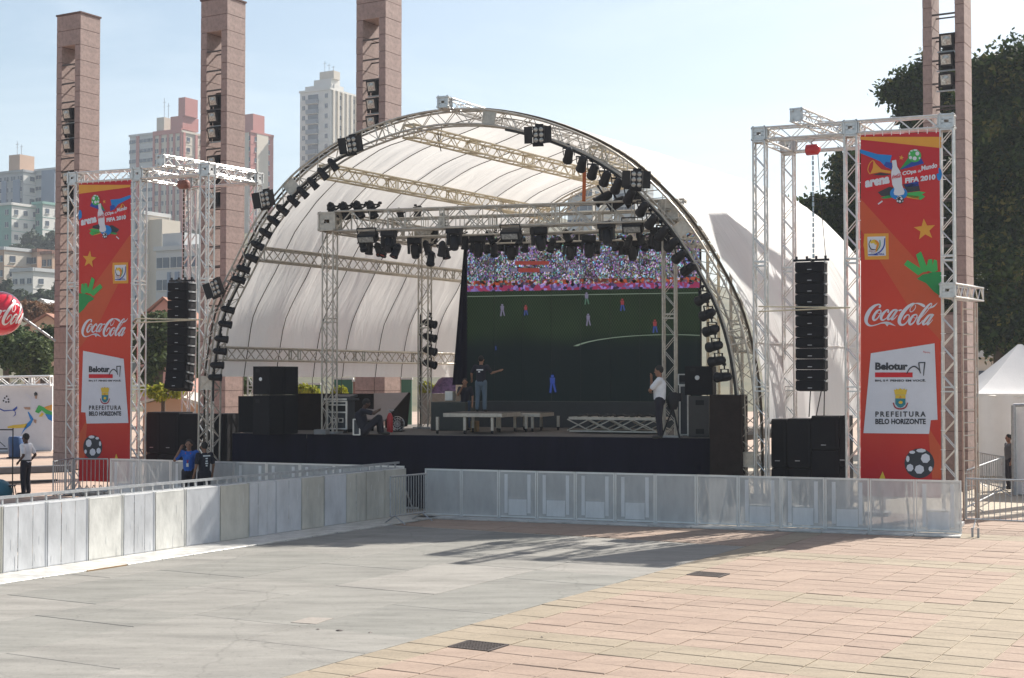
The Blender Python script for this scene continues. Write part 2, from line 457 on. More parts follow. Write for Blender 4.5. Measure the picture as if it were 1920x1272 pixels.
# drains
M['iron'] = mat('cast_iron', (.09, .075, .07), .6, .5, .2, 20)
M['hole'] = mat('dark_pit', (.01, .01, .01), 1)
for k, (i, j) in enumerate(sorted(drain_cells)):
    c = AB(-10.17 + (i + .5) * TW, 12.05 + (j + .5) * TD)
    t = thing('drain_grate', c, ['iron drain grate in the tiles nearest to the camera', 'iron drain grate in the tiles farther off towards the barriers'][k], 'drain', 'drain grates in the paving', rz=-TH)
    mb = MB(); mb.box((0, 0, -.011), (TW - .01, TD - .01, .004))
    mb.build('pit', M['hole']).parent = t
    mb = MB()
    for s_ in (-1, 1):
        mb.box((0, s_ * (TD / 2 - .015), .0), (TW - .01, .03, .012)); mb.box((s_ * (TW / 2 - .015), 0, 0), (.03, TD - .07, .012))
    mb.build('rim', M['iron']).parent = t
    for q in range(13):
        mb = MB(); mb.box((-TW / 2 + .045 + q * (TW - .09) / 12, 0, -.002), (.016, TD - .062, .01)); mb.build('bar', M['iron']).parent = t
    mb = MB()
    for q in range(5): mb.box((0, -TD / 2 + .09 + q * (TD - .18) / 4, -.0025), (TW - .062, .014, .008))
    mb.build('cross_bars', M['iron']).parent = t
# worn patch cover in the grey slabs
mb = MB(); c = [G(545, 1168), G(580, 1158), G(625, 1160), G(592, 1171)]
mb.add([v + Z * .006 for v in c] + [v - Z * .01 for v in c], [(0, 3, 2, 1), (0, 1, 5, 4), (1, 2, 6, 5), (2, 3, 7, 6), (3, 0, 4, 7)])
o = mb.build('access_cover', mat('worn_cover', (.27, .24, .21), .8, 0, .2, 14)); place(slabs, o)

# ================================================================== HILL AND FAR CITY
def hill_z(x, y):
    t = max(0, min(1, (y - 150) / 300)); s = 56 * (t ** 1.15)
    fx = max(0, min(1, (120 - x) / 120)); fx = fx * fx * (3 - 2 * fx)
    return s * (.25 + .75 * fx) + 3 * noise.noise(Vector((x * .012, y * .012, 0))) * t - .3 * (1 - t)
M['hillg'] = mat('hillside_scrub', (.06, .075, .035), .95, 0, .4, .12, col2=(.13, .11, .06))
mb = MB(); nx, ny = 60, 60; vs = []
for j in range(ny + 1):
    for i in range(nx + 1):
        x = -420 + 1000 * i / nx; y = 140 + 1400 * (j / ny) ** 1.6
        vs.append((x, y, hill_z(x, y) - .1))
mb.add(vs, [(j * (nx + 1) + i, j * (nx + 1) + i + 1, (j + 1) * (nx + 1) + i + 1, (j + 1) * (nx + 1) + i) for j in range(ny) for i in range(nx)], smooth=True)
tag(mb.build('hill', M['hillg']), kind='structure')

def leaf_mat(name, c1, c2, rough=.6):
    m = bpy.data.materials.new(name); m.use_nodes = True; nt = m.node_tree; n = nt.nodes; l = nt.links; b = n['Principled BSDF']
    b.inputs['Roughness'].default_value = rough; b.inputs['Specular IOR Level'].default_value = .12
    ge = n.new('ShaderNodeNewGeometry'); mx = n.new('ShaderNodeMixRGB')
    mx.inputs['Color1'].default_value = (*c1, 1); mx.inputs['Color2'].default_value = (*c2, 1)
    l.new(ge.outputs['Random Per Island'], mx.inputs['Fac']); l.new(mx.outputs['Color'], b.inputs['Base Color'])
    tr = n.new('ShaderNodeBsdfTranslucent'); l.new(mx.outputs['Color'], tr.inputs['Color'])
    ms = n.new('ShaderNodeMixShader'); ms.inputs[0].default_value = .25
    l.new(b.outputs[0], ms.inputs[1]); l.new(tr.outputs[0], ms.inputs[2]); l.new(ms.outputs[0], n['Material Output'].inputs['Surface'])
    return m
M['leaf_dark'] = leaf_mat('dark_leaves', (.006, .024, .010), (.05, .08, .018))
M['leaf_young'] = leaf_mat('fresh_leaves', (.02, .045, .015), (.06, .085, .02)); M['leaf_olive'] = leaf_mat('olive_leaves', (.07, .08, .02), (.15, .14, .04))
M['leaf_mid'] = leaf_mat('green_leaves', (.035, .06, .02), (.085, .11, .035))
M['leaf_yellow'] = leaf_mat('yellow_green_leaves', (.16, .2, .02), (.4, .38, .03))
M['leaf_far'] = leaf_mat('far_leaves', (.03, .05, .03), (.06, .08, .04))
M['leaf_red'] = leaf_mat('rusty_leaves', (.14, .06, .03), (.2, .11, .05))
M['bark'] = mat('bark', (.07, .05, .035), .9, 0, .3, 8, .5, 20)
def leaves(mb, blobs, n, size, rnd, flat=.9):
    tot = sum(b_[3] * b_[4] * b_[5] for b_ in blobs)
    for (cx, cy, cz, rx, ry, rz) in blobs:
        k = int(n * rx * ry * rz / tot) + 4
        for _ in range(k):
            d = Vector((rnd.gauss(0, 1), rnd.gauss(0, 1), rnd.gauss(0, 1))).normalized()
            rr = (rnd.random() ** .45) * (.8 + .55 * noise.noise(Vector((d.x * 2.3 + cx, d.y * 2.3 + cy, d.z * 2.3 + cz))) + .12)
            p = Vector((cx + d.x * rx * rr, cy + d.y * ry * rr, cz + d.z * rz * rr))
            nn = (d * .8 + Vector((rnd.uniform(-1, 1), rnd.uniform(-1, 1), rnd.uniform(-.3, 1.2)))).normalized()
            u = nn.orthogonal().normalized(); v = nn.cross(u); t = rnd.uniform(0, 6.28); s_ = size * rnd.uniform(.6, 1.3)
            u, v = (u * math.cos(t) + v * math.sin(t)) * s_, (v * math.cos(t) - u * math.sin(t)) * s_ * .55
            mb.add([p - u, p - v * .9 + u * .1, p + u, p + v * .9 + u * .1], [(0, 1, 2, 3)])
def clumpy(mb, blobs, n, size, rnd, cr):
    """foliage in twig clumps on and just under the surface of each bough, with gaps between"""
    tot = sum(b_[3] * b_[4] for b_ in blobs); per = 46; nc = n // per
    for (cx, cy, cz, rx, ry, rz) in blobs:
        for _ in range(int(nc * rx * ry / tot) + 2):
            d = Vector((rnd.gauss(0, 1), rnd.gauss(0, 1), rnd.gauss(0, 1))).normalized(); rr = rnd.uniform(.7, 1.14)
            c = Vector((cx + d.x * rx * rr, cy + d.y * ry * rr, cz + d.z * rz * rr)); k = cr * rnd.uniform(.5, 1.25); mi = 0 if rnd.random() < .62 else (1 if rnd.random() < .7 else 2)
            for _ in range(per):
                e = Vector((rnd.gauss(0, .5), rnd.gauss(0, .5), rnd.gauss(0, .38))) * k; p = c + e
                nn = (d * .5 + Vector((rnd.uniform(-1, 1), rnd.uniform(-1, 1), rnd.uniform(-.2, 1.4)))).normalized()
                u = nn.orthogonal().normalized(); v = nn.cross(u); t = rnd.uniform(0, 6.28); s_ = size * rnd.uniform(.6, 1.3)
                u, v = (u * math.cos(t) + v * math.sin(t)) * s_, (v * math.cos(t) - u * math.sin(t)) * s_ * .5
                mb.add([p - u, p - v, p + u, p + v], [(0, 1, 2, 3)], mi)
def tree(name, base, label, cat, blobs, n, size, leafm, seed, trunk_r=.3, trunk=True, group=None, limbs=8, cr=0):
    """blobs: ellipsoids in world metres relative to the base"""
    rnd = random.Random(seed)
    t = thing(name, base, label, cat, group)
    if trunk:
        tb_ = MB(); top = Vector((blobs[0][0] * .4, blobs[0][1] * .4, min(b_[2] for b_ in blobs)))
        pts = [Vector((0, 0, -.3)), top * .4 + Vector((.1, 0, 0)), top]
        tb_.tube(pts[0], pts[1], trunk_r * 1.2, 9, trunk_r, caps=False); tb_.tube(pts[1], pts[2], trunk_r, 9, trunk_r * .8, caps=False)
        for b_ in blobs[:limbs]:
            c = Vector(b_[:3]); mid = top.lerp(c, .5) + Vector((rnd.uniform(-.3, .3), rnd.uniform(-.3, .3), 0)) * trunk_r
            tb_.tube(top - Z * trunk_r, mid, trunk_r * .6, 7, trunk_r * .4, caps=False); tb_.tube(mid, c, trunk_r * .4, 6, trunk_r * .15, caps=False)
        tb_.build('trunk', M['bark']).parent = t
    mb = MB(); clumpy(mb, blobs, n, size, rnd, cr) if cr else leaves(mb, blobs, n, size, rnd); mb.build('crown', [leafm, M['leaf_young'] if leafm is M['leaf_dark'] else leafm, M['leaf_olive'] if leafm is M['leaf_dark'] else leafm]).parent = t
    return t
def blobset(rnd, w, h, z0, n, r, depth=None):
    """a lumpy crown: n clumps spread through an ellipsoid volume w wide, h high from z0"""
    depth = depth or w; out = []
    for _ in range(n):
        while True:
            x, y, z = rnd.uniform(-1, 1), rnd.uniform(-1, 1), rnd.uniform(-1, 1)
            if x * x + y * y + z * z < 1: break
        k = rnd.uniform(.6, 1.25) * r
        out.append((x * (w / 2 - k * .7), y * (depth / 2 - k * .7), z0 + h / 2 + z * (h / 2 - k * .6), k, k, k * .75))
    return out

# building: front face along A, side face along B, placed from its left edge, corner and right edge
M['cityglass'] = mat('city_window', (.07, .09, .12), .25, 0, .3, .5)
def wallm(n, c, v=.06): return mat(n, c, .85, 0, v, .25)
M['w_cream'] = wallm('cream_render', (.56, .5, .42)); M['w_white'] = wallm('white_render', (.62, .6, .56)); M['w_red'] = wallm('brick_red_render', (.42, .16, .14))
M['w_grey'] = wallm('grey_render', (.34, .35, .36)); M['w_green'] = wallm('sea_green_render', (.2, .36, .31)); M['w_peach'] = wallm('peach_render', (.5, .33, .23))
M['w_blue'] = wallm('blue_grey_render', (.2, .25, .33)); M['w_roof'] = mat('clay_roof', (.25, .12, .08), .9, 0, .25, 2); M['w_pale'] = wallm('pale_grey_render', (.47, .48, .48))
M['w_dark'] = wallm('slate_panel', (.2, .23, .27))
def bdims(xl, xc, xr, Y):
    r = ((xl + xc) / 2 - 960) / FOC; s = FOC / Y
    w = (xc - xl) / s / (math.cos(TH) + r * math.sin(TH))
    r2 = ((xc + xr) / 2 - 960) / FOC
    d = (xr - xc) / s / max(.08, (math.sin(TH) - r2 * math.cos(TH)))
    return w, d
def building(label, xl, xc, xr, ytop, Y, wall, side=None, floors=10, bays=4, sbays=3, fh=3.0, ww=1.2, wh=1.2, base=None, name='apartment_building', cat='building', roof=None, extra=None, winmode='holes', dmin=0, group=None, skipf=(), zlow=None):
    w, d = bdims(xl, xc, xr, Y); d = max(d, dmin)
    corner = P(xc, ytop, Y); ztop = corner.z
    if base is None: base = hill_z(corner.x, Y) - 2
    t = thing(name, (corner.x, corner.y, base), label, cat, group)
    f0 = Vector((corner.x, corner.y, 0)) - A * w
    def pt(a, b_, z): return f0 + A * a + B * b_ + Z * z
    mats = [wall, side or wall]
    mb = MB(); v = [pt(0, 0, base), pt(w, 0, base), pt(w, d, base), pt(0, d, base), pt(0, 0, ztop), pt(w, 0, ztop), pt(w, d, ztop), pt(0, d, ztop)]
    mb.add(v, [(0, 1, 5, 4)], 0); mb.add(v, [(1, 2, 6, 5)], 1); mb.add(v, [(2, 3, 7, 6), (3, 0, 4, 7), (4, 5, 6, 7)], 0)
    place(t, mb.build('wall', mats))
    # parapet
    mb = MB(); pz = ztop + .25
    mb.box(pt(w / 2, -.1, pz), (w + .5, .35, .6), A); mb.box(pt(w + .1, d / 2, pz), (.35, d - .2, .6), A)
    place(t, mb.build('parapet', roof or wall))
    # floor bands, windows with sills
    wm, sl, fl = MB(), MB(), MB()
    zlo = zlow if zlow is not None else base
    for k in range(floors):
        zc = ztop - 1.7 - k * fh
        if zc - 1.5 < zlo: break
        fl.box(pt(w / 2, -.03, zc + 1.45), (w, .06, .12), A); fl.box(pt(w + .03, d / 2, zc + 1.45), (.06, d, .12), A)
        for i in range(bays):
            if i in skipf: continue
            a_ = w * (i + .5) / bays
            wm.box(pt(a_, -.02, zc), (ww, .1, wh), A); sl.box(pt(a_, -.09, zc - wh / 2 - .06), (ww + .2, .2, .1), A)
            sl.box(pt(a_, -.075, zc), (.06, .02, wh), A)
        for i in range(sbays):
            b_ = d * (i + .5) / sbays
            wm.box(pt(w + .02, b_, zc), (.1, ww, wh), A); sl.box(pt(w + .09, b_, zc - wh / 2 - .06), (.2, ww + .2, .1), A)
    if wm.v:
        tag(place(t, wm.build('windows', M['cityglass'])), kind='stuff'); tag(place(t, sl.build('window_frames', M['w_white'])), kind='stuff')
        tag(place(t, fl.build('floor_bands', wall)), kind='stuff')
    if extra: extra(t, pt, w, d, ztop)
    return t
def block(t, pt, a0, a1, b0, b1, z0, h, m, nm='roof_block'):
    mb = MB(); mb.box((pt(a0, b0, z0) + pt(a1, b1, z0 + h)) / 2, (a1 - a0, b1 - b0, h), A); return place(t, mb.build(nm, m))
def antennas(t, pt, a, b_, z, n=3, h=4):
    mb = MB()
    for k in range(n):
        p = pt(a + k * 1.6, b_, z); hh = h * (1 - .25 * k)
        mb.tube(p, p + Z * hh, .07, 5); mb.box(p + Z * hh * .8, (1.2, .08, .08), A); mb.box(p + Z * hh * .6, (.8, .08, .08), B)
    return place(t, mb.build('antenna', M['steel']))

# tall white tower with slate balconies
def ex_white(t, pt, w, d, zt):
    for k in range(22):
        zc = zt - 2.2 - k * 3.0
        mb = MB(); mb.box(pt(w * .44, -.55, zc - .9), (w * .36, 1.1, 1.25), A); mb.box(pt(w * .44, -.02, zc + .5), (w * .34, .1, 1.5), A, mi=1)
        mb.box(pt(w * .44, -.5, zc - 1.6), (w * .37, 1.0, .15), A, mi=2)
        place(t, mb.build('balcony', [M['w_dark'], M['cityglass'], M['w_white']]))
    block(t, pt, w * .1, w * .98, 1, d * .5, zt, 1.9, M['w_white']); block(t, pt, w * .32, w * .9, 2, d * .45, zt + 1.9, 1.9, M['w_white'])
    block(t, pt, w * .48, w * .95, 2.5, d * .4, zt + 3.8, 2.4, M['w_cream'])
    block(t, pt, w * .7, w + .03, 2, d * .3, zt, 2.0, M['w_white']); antennas(t, pt, w * .55, 4, zt + 6.2, 3, 3.5)
    mb = MB()
    for q in range(6): mb.box(pt(w + .25, d * (.1 + .16 * q), zt - 32), (.5, .9, 64), A)
    place(t, mb.build('side_ribs', M['w_cream']))
building('tall slim white apartment tower with slate grey balconies down its middle', 562, 619, 652, 168, 420, M['w_white'], M['w_white'], 22, 4, 4, ww=1.0, wh=1.3, extra=ex_white, skipf=(1, 2), dmin=14)
def ex_red(t, pt, w, d, zt):
    for a_ in (0.02, .24, .52, .74, .98):
        block(t, pt, w * a_ - .35, w * a_ + .35, -.3, .05, zt - 52, 52, M['w_red'], 'red_stripe')
    block(t, pt, -.1, w + .1, -.35, .1, zt - .2, 1.2, M['w_red'], 'red_band')
    block(t, pt, w * .05, w * .32, .5, 6, zt + 1, 4.0, M['w_cream']); block(t, pt, w * .55, w * .98, .5, 7, zt + 1, 3.8, M['w_red'])
    block(t, pt, w * .8, w + .4, .8, 6, zt + 4.8, 5.2, M['w_red']); antennas(t, pt, w * .1, 3, zt + 5, 2, 6)
    for q in range(4): block(t, pt, w - .02, w + .3, d * (.02 + .31 * q), d * (.02 + .31 * q) + .9, zt - 52, 52, M['w_red'], 'red_stripe')
building('cream apartment tower with brick red stripes, nearest behind the second pillar', 288, 341, 374, 248, 400, M['w_cream'], M['w_cream'], 18, 5, 3, ww=1.3, extra=ex_red, dmin=16)
building('lower cream block with bands of windows left of the striped tower', 243, 287, 300, 252, 430, M['w_pale'], M['w_cream'], 18, 6, 2, ww=1.9, wh=1.1, extra=lambda t, pt, w, d, zt: (block(t, pt, w * .3, w * .42, -.25, .05, zt - 50, 50, M['w_red'], 'red_stripe'), block(t, pt, w * .95, w * 1.3, 2, 6, zt, 4.5, M['w_cream'])), dmin=12)
building('striped red and cream tower seen to the right of the second pillar', 440, 470, 490, 248, 400, M['w_red'], M['w_red'], 18, 3, 2, ww=1.5, extra=lambda t, pt, w, d, zt: (block(t, pt, w * .4, w * 1.0, 1, 6, zt, 5.4, M['w_red']), block(t, pt, w * .66, w * .9, -.2, .03, zt - 52, 52, M['w_cream'], 'cream_stripe'), block(t, pt, w - .02, w + .2, d * .25, d * .75, zt - 52, 52, M['w_cream'], 'cream_stripe')), dmin=10)
building('grey apartment block with a pinkish tank house at the left edge', -20, 44, 58, 322, 380, M['w_grey'], M['w_white'], 9, 5, 2, ww=1.6, extra=lambda t, pt, w, d, zt: (block(t, pt, w * .48, w * .8, 1, 6, zt, 5.0, M['w_peach']), antennas(t, pt, w * .55, 3, zt + 5, 2, 4), block(t, pt, w * .72, w * .92, -.3, 0, zt - 24, 22, M['w_blue'], 'stair_strip'), block(t, pt, w * .38, w * .52, -.3, 0, zt - 24, 22, M['w_blue'], 'stair_strip')), dmin=12)
building('blue grey apartment block just left of the first pillar', 66, 104, 118, 318, 380, M['w_pale'], M['w_grey'], 10, 3, 2, ww=2.2, wh=1.0, extra=lambda t, pt, w, d, zt: block(t, pt, w * .35, w, -.3, 0, zt - 30, 30, M['w_blue'], 'blue_panel'), dmin=12)
building('white and sea green block with rows of paired windows', -14, 22, 62, 384, 340, M['w_green'], M['w_white'], 6, 2, 5, ww=1.1, wh=1.2, roof=M['w_white'], extra=lambda t, pt, w, d, zt: block(t, pt, w, w + .2, d * .72, d, zt - 18, 18, M['w_green'], 'green_bay'), dmin=14)
building('small white and green block behind the first pillar', 62, 80, 118, 382, 345, M['w_green'], M['w_white'], 5, 1, 4, ww=1.1, dmin=12)
building('cream house with flat roof on the left hillside', -20, 8, 46, 468, 270, M['w_peach'], M['w_cream'], 4, 2, 2, ww=1.3, fh=2.8, name='hillside_house', cat='house', roof=M['w_pale'], dmin=8)
building('peach house with clay roof on the left hillside', 46, 70, 84, 472, 275, M['w_peach'], M['w_peach'], 3, 2, 1, ww=1.1, fh=2.8, name='hillside_house', cat='house', roof=M['w_roof'], dmin=7)
building('orange house beside the first pillar on the hillside', 78, 98, 116, 476, 272, M['w_peach'], M['w_peach'], 3, 2, 2, ww=1.0, fh=2.8, name='hillside_house', cat='house', roof=M['w_roof'], dmin=7)
building('low white house above the dark trees of the hillside', 22, 62, 96, 508, 240, M['w_white'], M['w_white'], 2, 3, 2, ww=1.0, wh=.9, fh=2.7, name='hillside_house', cat='house', roof=M['w_pale'], dmin=7)
building('narrow cream block with two tall gabled towers', 246, 270, 294, 402, 230, M['w_pale'], M['w_cream'], 5, 1, 1, ww=.8, extra=lambda t, pt, w, d, zt: block(t, pt, w * .9, w * 2.0, d * .2, d * .9, zt - 16, 15.2, M['w_cream']), dmin=6)
building('pale blue grey office block behind the left loudspeaker column', 292, 372, 440, 466, 190, M['w_pale'], M['w_pale'], 5, 3, 3, ww=2.2, wh=1.4, extra=lambda t, pt, w, d, zt: (block(t, pt, w * .02, w * .55, 1, 5, zt, 2.4, M['w_pale']), block(t, pt, w * .3, w * .36, -.3, 0, zt - 14, 11, M['w_blue'], 'glass_strip'), block(t, pt, w * .48, w * .56, -.3, 0, zt - 14, 11, M['w_blue'], 'glass_strip')), dmin=8)
building('grey tower block seen through the gap under the roof edge', 1064, 1110, 1134, 347, 300, M['w_pale'], M['w_cream'], 8, 3, 2, ww=2.0, wh=1.2, base=0, zlow=0, dmin=10, extra=lambda t, pt, w, d, zt: antennas(t, pt, 2, 2, zt, 1, 3))
building('second grey block seen between the spotlights under the roof', 1150, 1190, 1206, 326, 310, M['w_pale'], M['w_pale'], 8, 3, 1, ww=1.8, base=0, zlow=0, dmin=10)
building('long cream wall with a pale tiled roof behind the right tree', 1822, 1935, 1990, 668, 88, M['w_cream'], M['w_cream'], 1, 6, 1, ww=.7, wh=1.6, base=0, name='low_building', roof=M['w_pale'], dmin=6)
def gable(label, xl, xr, yeave, yridge, ybase, Y, wall, roofm, depth=6, nm='house', base=None):
    l0, r0 = P(xl, yeave, Y), P(xr, yeave, Y); ridge = P((xl + xr) / 2, yridge, Y).z; bz = P(xl, ybase, Y).z if base is None else base
    t = thing(nm, (l0.x, l0.y, bz), label, 'house'); n = Vector((0, depth, 0)); m_ = (l0 + r0) / 2; m_.z = ridge
    def V(p, z): return Vector((p.x, p.y, z))
    mb = MB(); v = [V(l0, bz), V(r0, bz), V(r0, r0.z), m_ - Z * .08, V(l0, l0.z)]; v += [p + n for p in v]
    mb.add(v, [(0, 1, 2, 3, 4), (9, 8, 7, 6, 5), (0, 4, 9, 5), (1, 6, 7, 2)]); place(t, mb.build('wall', wall))
    mb = MB(); o_ = Vector((0, .4, 0)); w_ = (r0 - l0).normalized() * .4
    for e, sg in ((l0, -1), (r0, 1)):
        a0 = m_ - o_; b0 = V(e, e.z - .12) + w_ * sg - o_; th = Z * .12
        q = [a0, b0, b0 + n + o_ * 2, a0 + n + o_ * 2]; mb.add(q + [x + th for x in q], [(0, 3, 2, 1), (4, 5, 6, 7), (0, 1, 5, 4), (1, 2, 6, 5), (2, 3, 7, 6), (3, 0, 4, 7)])
    place(t, mb.build('roof', roofm))
    mb = MB(); c = (V(l0, 0) + V(r0, 0)) / 2; h_ = (l0.z - bz)
    for k in (-.25, .25): mb.box(Vector((c.x + (r0.x - l0.x) * k, c.y - .03, bz + h_ * .55)), (1.0, .08, 1.0))
    place(t, mb.build('window', M['cityglass']))
    return t
gable('peach house with a rusty roof beside the first pillar', 46, 130, 618, 590, 720, 112, M['w_peach'], M['w_roof'])
gable('pink house with a clay roof behind the left gantry', 262, 352, 604, 560, 760, 100, wallm('pink_render', (.45, .24, .2)), M['w_roof'])
gable('low shed with pale corrugated roof behind the left loudspeakers', 268, 372, 758, 742, 800, 60, M['w_peach'], mat('corrugated_roof', (.5, .46, .4), .6, .2, .2, 4), 4, 'shed', 0)
gable('white barn roof among the dark hillside trees', 55, 100, 580, 562, 600, 170, M['w_white'], M['w_pale'], 12, 'shed')
# hillside and street trees
rnd = random.Random(3)
hs = [(20, 560, 215, 60, 50), (75, 560, 210, 70, 60), (115, 545, 220, 70, 60), (70, 440, 320, 60, 60), (95, 455, 315, 60, 60), (40, 470, 305, 60, 30), (330, 460, 300, 70, 40), (150, 480, 300, 80, 60), (200, 520, 260, 90, 70), (0, 525, 230, 50, 50), (300, 520, 240, 60, 40)]
for k, (px, py, Y, wp, hp) in enumerate(hs):
    w, h = wp * Y / FOC, hp * Y / FOC; c = P(px, py + hp / 2, Y); bz = min(hill_z(c.x, Y), c.z) 
    nm = ['balloon', 'white hillside house', 'first pillar', 'sea green block', 'small green block', 'cream house', 'striped tower', 'left banner', 'left gantry', 'left photo edge', 'pale office block'][k]
    tree('hillside_tree', (c.x, Y, bz), 'dark round tree on the hillside near the ' + nm, 'tree', blobset(rnd, w, h + (c.z - bz) * .3, (c.z - bz) * .7, 7, w * .28), 1500, .55, M['leaf_far'], 20 + k, .3, group='trees on the far hillside')
st = [(45, 670, 75, 120, 90, 'leaf_mid', 'broad green tree under the red balloon'), (80, 640, 82, 90, 60, 'leaf_dark', 'dark tree between the balloon and the first pillar'), (10, 650, 78, 80, 80, 'leaf_dark', 'dark leafy tree behind the balloon at the left edge'), (60, 585, 120, 90, 26, 'leaf_red', 'rusty brown bush above the peach roof'),
      (290, 655, 66, 85, 130, 'leaf_mid', 'green street tree between the left gantry legs'), (385, 660, 72, 60, 110, 'leaf_mid', 'green tree behind the left gantry near leg')]
for k, (px, py, Y, wp, hp, lm, lab) in enumerate(st):
    w, h = wp * Y / FOC, hp * Y / FOC; c = P(px, py + hp / 2, Y); g0 = 0 if Y < 110 else c.z - 2
    tree('street_tree', (c.x, Y, g0), lab, 'tree', blobset(rnd, w, h, c.z - g0, 12, w * .2), 9000, .14, M[lm], 40 + k, .22, cr=.4)
for k, (px, py, Y, wp, hp, nm) in enumerate([(300, 735, 58, 90, 40, 'beside the left gantry loudspeakers'), (455, 725, 58, 50, 40, 'behind the left cabinet stack'), (575, 735, 56, 50, 34, 'right of the tall cabinet stack'), (640, 735, 56, 42, 22, 'left of the tilted grey board'), (800, 728, 56, 30, 26, 'right of the rear light post'), (820, 728, 55, 36, 16, 'under the purple tent')]):
    w, h = wp * Y / FOC, hp * Y / FOC; c = P(px, py + hp / 2, Y)
    tree('flowering_bush', (c.x, Y, 0), 'yellow green bush behind the stage, ' + nm, 'bush', blobset(rnd, w, h, c.z, 6, h * .4, 1.5), 1300, .1, M['leaf_yellow'] if k != 1 else M['leaf_mid'], 60 + k, .1)
# the big dark trees on the right
def px_blobs(base, Y, lst):
    out = []
    for (px, py, r, dy) in lst:
        c = P(px, py, Y + dy); k = r * (Y + dy) / FOC
        q = (c.x - base[0], c.y - base[1], c.z); out.append((*q, k * .74, k * .74, k * .62))
        rr_ = random.Random(int(px * 7 + py))
        for _ in range(9):
            d = Vector((rr_.gauss(0, 1), rr_.gauss(0, 1), rr_.gauss(0, 1))).normalized(); f = rr_.uniform(.14, .38); w_ = rr_.uniform(.88, 1.15)
            out.append((q[0] + d.x * k * w_, q[1] + d.y * k * w_, q[2] + d.z * k * .9 * w_, k * f, k * f, k * f * .8))
    return out
base = (P(1872, 700, 62).x, 62, 0)
lst = [(1880, 330, 75, 0), (1870, 170, 55, 1), (1905, 130, 50, 0), (1930, 220, 70, 0), (1860, 250, 45, -1), (1890, 440, 70, 0), (1930, 520, 60, 1), (1870, 560, 55, 0), (1850, 480, 40, -2), (1845, 380, 40, 1), (1900, 620, 45, 0), (1845, 610, 32, 0), (1960, 400, 80, 2), (1960, 300, 80, 2), (1850, 140, 26, 0), (1830, 300, 30, 0), (1840, 210, 26, 0)]
bl = px_blobs(base, 62, lst)
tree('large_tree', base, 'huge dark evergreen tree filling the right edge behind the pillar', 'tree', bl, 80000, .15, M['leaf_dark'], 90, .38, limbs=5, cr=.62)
base = (P(1800, 700, 68).x, 68, 0)
lst = [(1718, 150, 20, 0), (1700, 172, 15, 0), (1728, 185, 22, 0), (1748, 170, 24, 0), (1708, 212, 15, 0), (1684, 166, 8, 0), (1674, 172, 6, 0), (1780, 230, 60, 0), (1780, 340, 70, 0), (1790, 460, 70, 0), (1790, 560, 55, 0), (1700, 330, 60, 1), (1690, 450, 60, 1), (1650, 400, 40, 2), (1610, 400, 34, 2), (1580, 310, 14, 2), (1600, 300, 14, 2), (1590, 340, 18, 2), (1570, 395, 26, 2), (1540, 400, 24, 2), (1522, 390, 14, 2), (1560, 440, 30, 2), (1600, 470, 44, 2), (1620, 540, 40, 1), (1600, 345, 24, 2), (1760, 130, 22, 0), (1740, 240, 30, 0)]
bl = px_blobs(base, 68, lst)
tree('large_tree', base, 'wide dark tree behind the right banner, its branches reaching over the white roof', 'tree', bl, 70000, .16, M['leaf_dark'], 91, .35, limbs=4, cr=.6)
# ================================================================== STONE PILLARS
PW, PD, HP = 1.25, 1.0, 17.1
M['granite_in'] = M['granite']
fl_house, fl_glass = None, None
def floodlight(c, nm_label, k):
    t = thing('floodlight', c, nm_label, 'floodlight', 'floodlights in the pillar slots', rz=-TH)
    global fl_house, fl_glass
    if fl_house is None:
        mb = MB(); mb.box((0, 0, 0), (.42, .3, .42), (1, 0, 0), (0, -.25, 1)); mb.box((0, .2, -.2), (.3, .3, .2)); mb.box((-.24, .05, -.1), (.03, .12, .4)); mb.box((.24, .05, -.1), (.03, .12, .4))
        fl_house = mb.build('housing', M['black']); fl_house.parent = t
        mb = MB(); mb.box((0, -.158, -.04), (.3, .02, .3), (1, 0, 0), (0, -.25, 1)); mb.lathe((0, -.172, -.043), (0, -1, -.25), [(0, .13), (.006, .12), (.008, .06), (.014, .05)], 12)
        fl_glass = mb.build('glass', M['glass']); fl_glass.parent = t
        mb = MB(); mb.box((0, .1, -.33), (.66, .05, .04)); b_ = mb.build('bracket', M['steel']); b_.parent = t
        floodlight.br = b_
    else:
        for s_ in (fl_house, fl_glass, floodlight.br):
            o = s_.copy(); COL.objects.link(o); o.parent = t
    return t
pillars = [((142, 54.0), 'leftmost pink granite pillar, its top in view, with two sets of floodlights', [(127, 213), (127, 242), (127, 270), (126, 330), (126, 358), (126, 388)]),
           ((415, 51.8), 'pink granite pillar in front of the striped apartment towers', [(401, 188), (400, 218), (399, 248), (399, 302), (399, 330), (399, 372)]),
           ((709, 50.0), 'pink granite pillar right of the slim white tower, rising behind the arch', [(698, 161), (697, 194), (697, 227)]),
           ((1781, 43.8), 'pink granite pillar behind the right banner, with sky showing through its slot', [(1775, 74), (1774, 110), (1774, 148)]),
           (None, 'pink granite pillar just outside the right of the photo, its shadow reaching the paving', [])]
pil_names = ['leftmost pillar', 'second pillar from the left', 'pillar behind the arch', 'pillar behind the right banner', '']
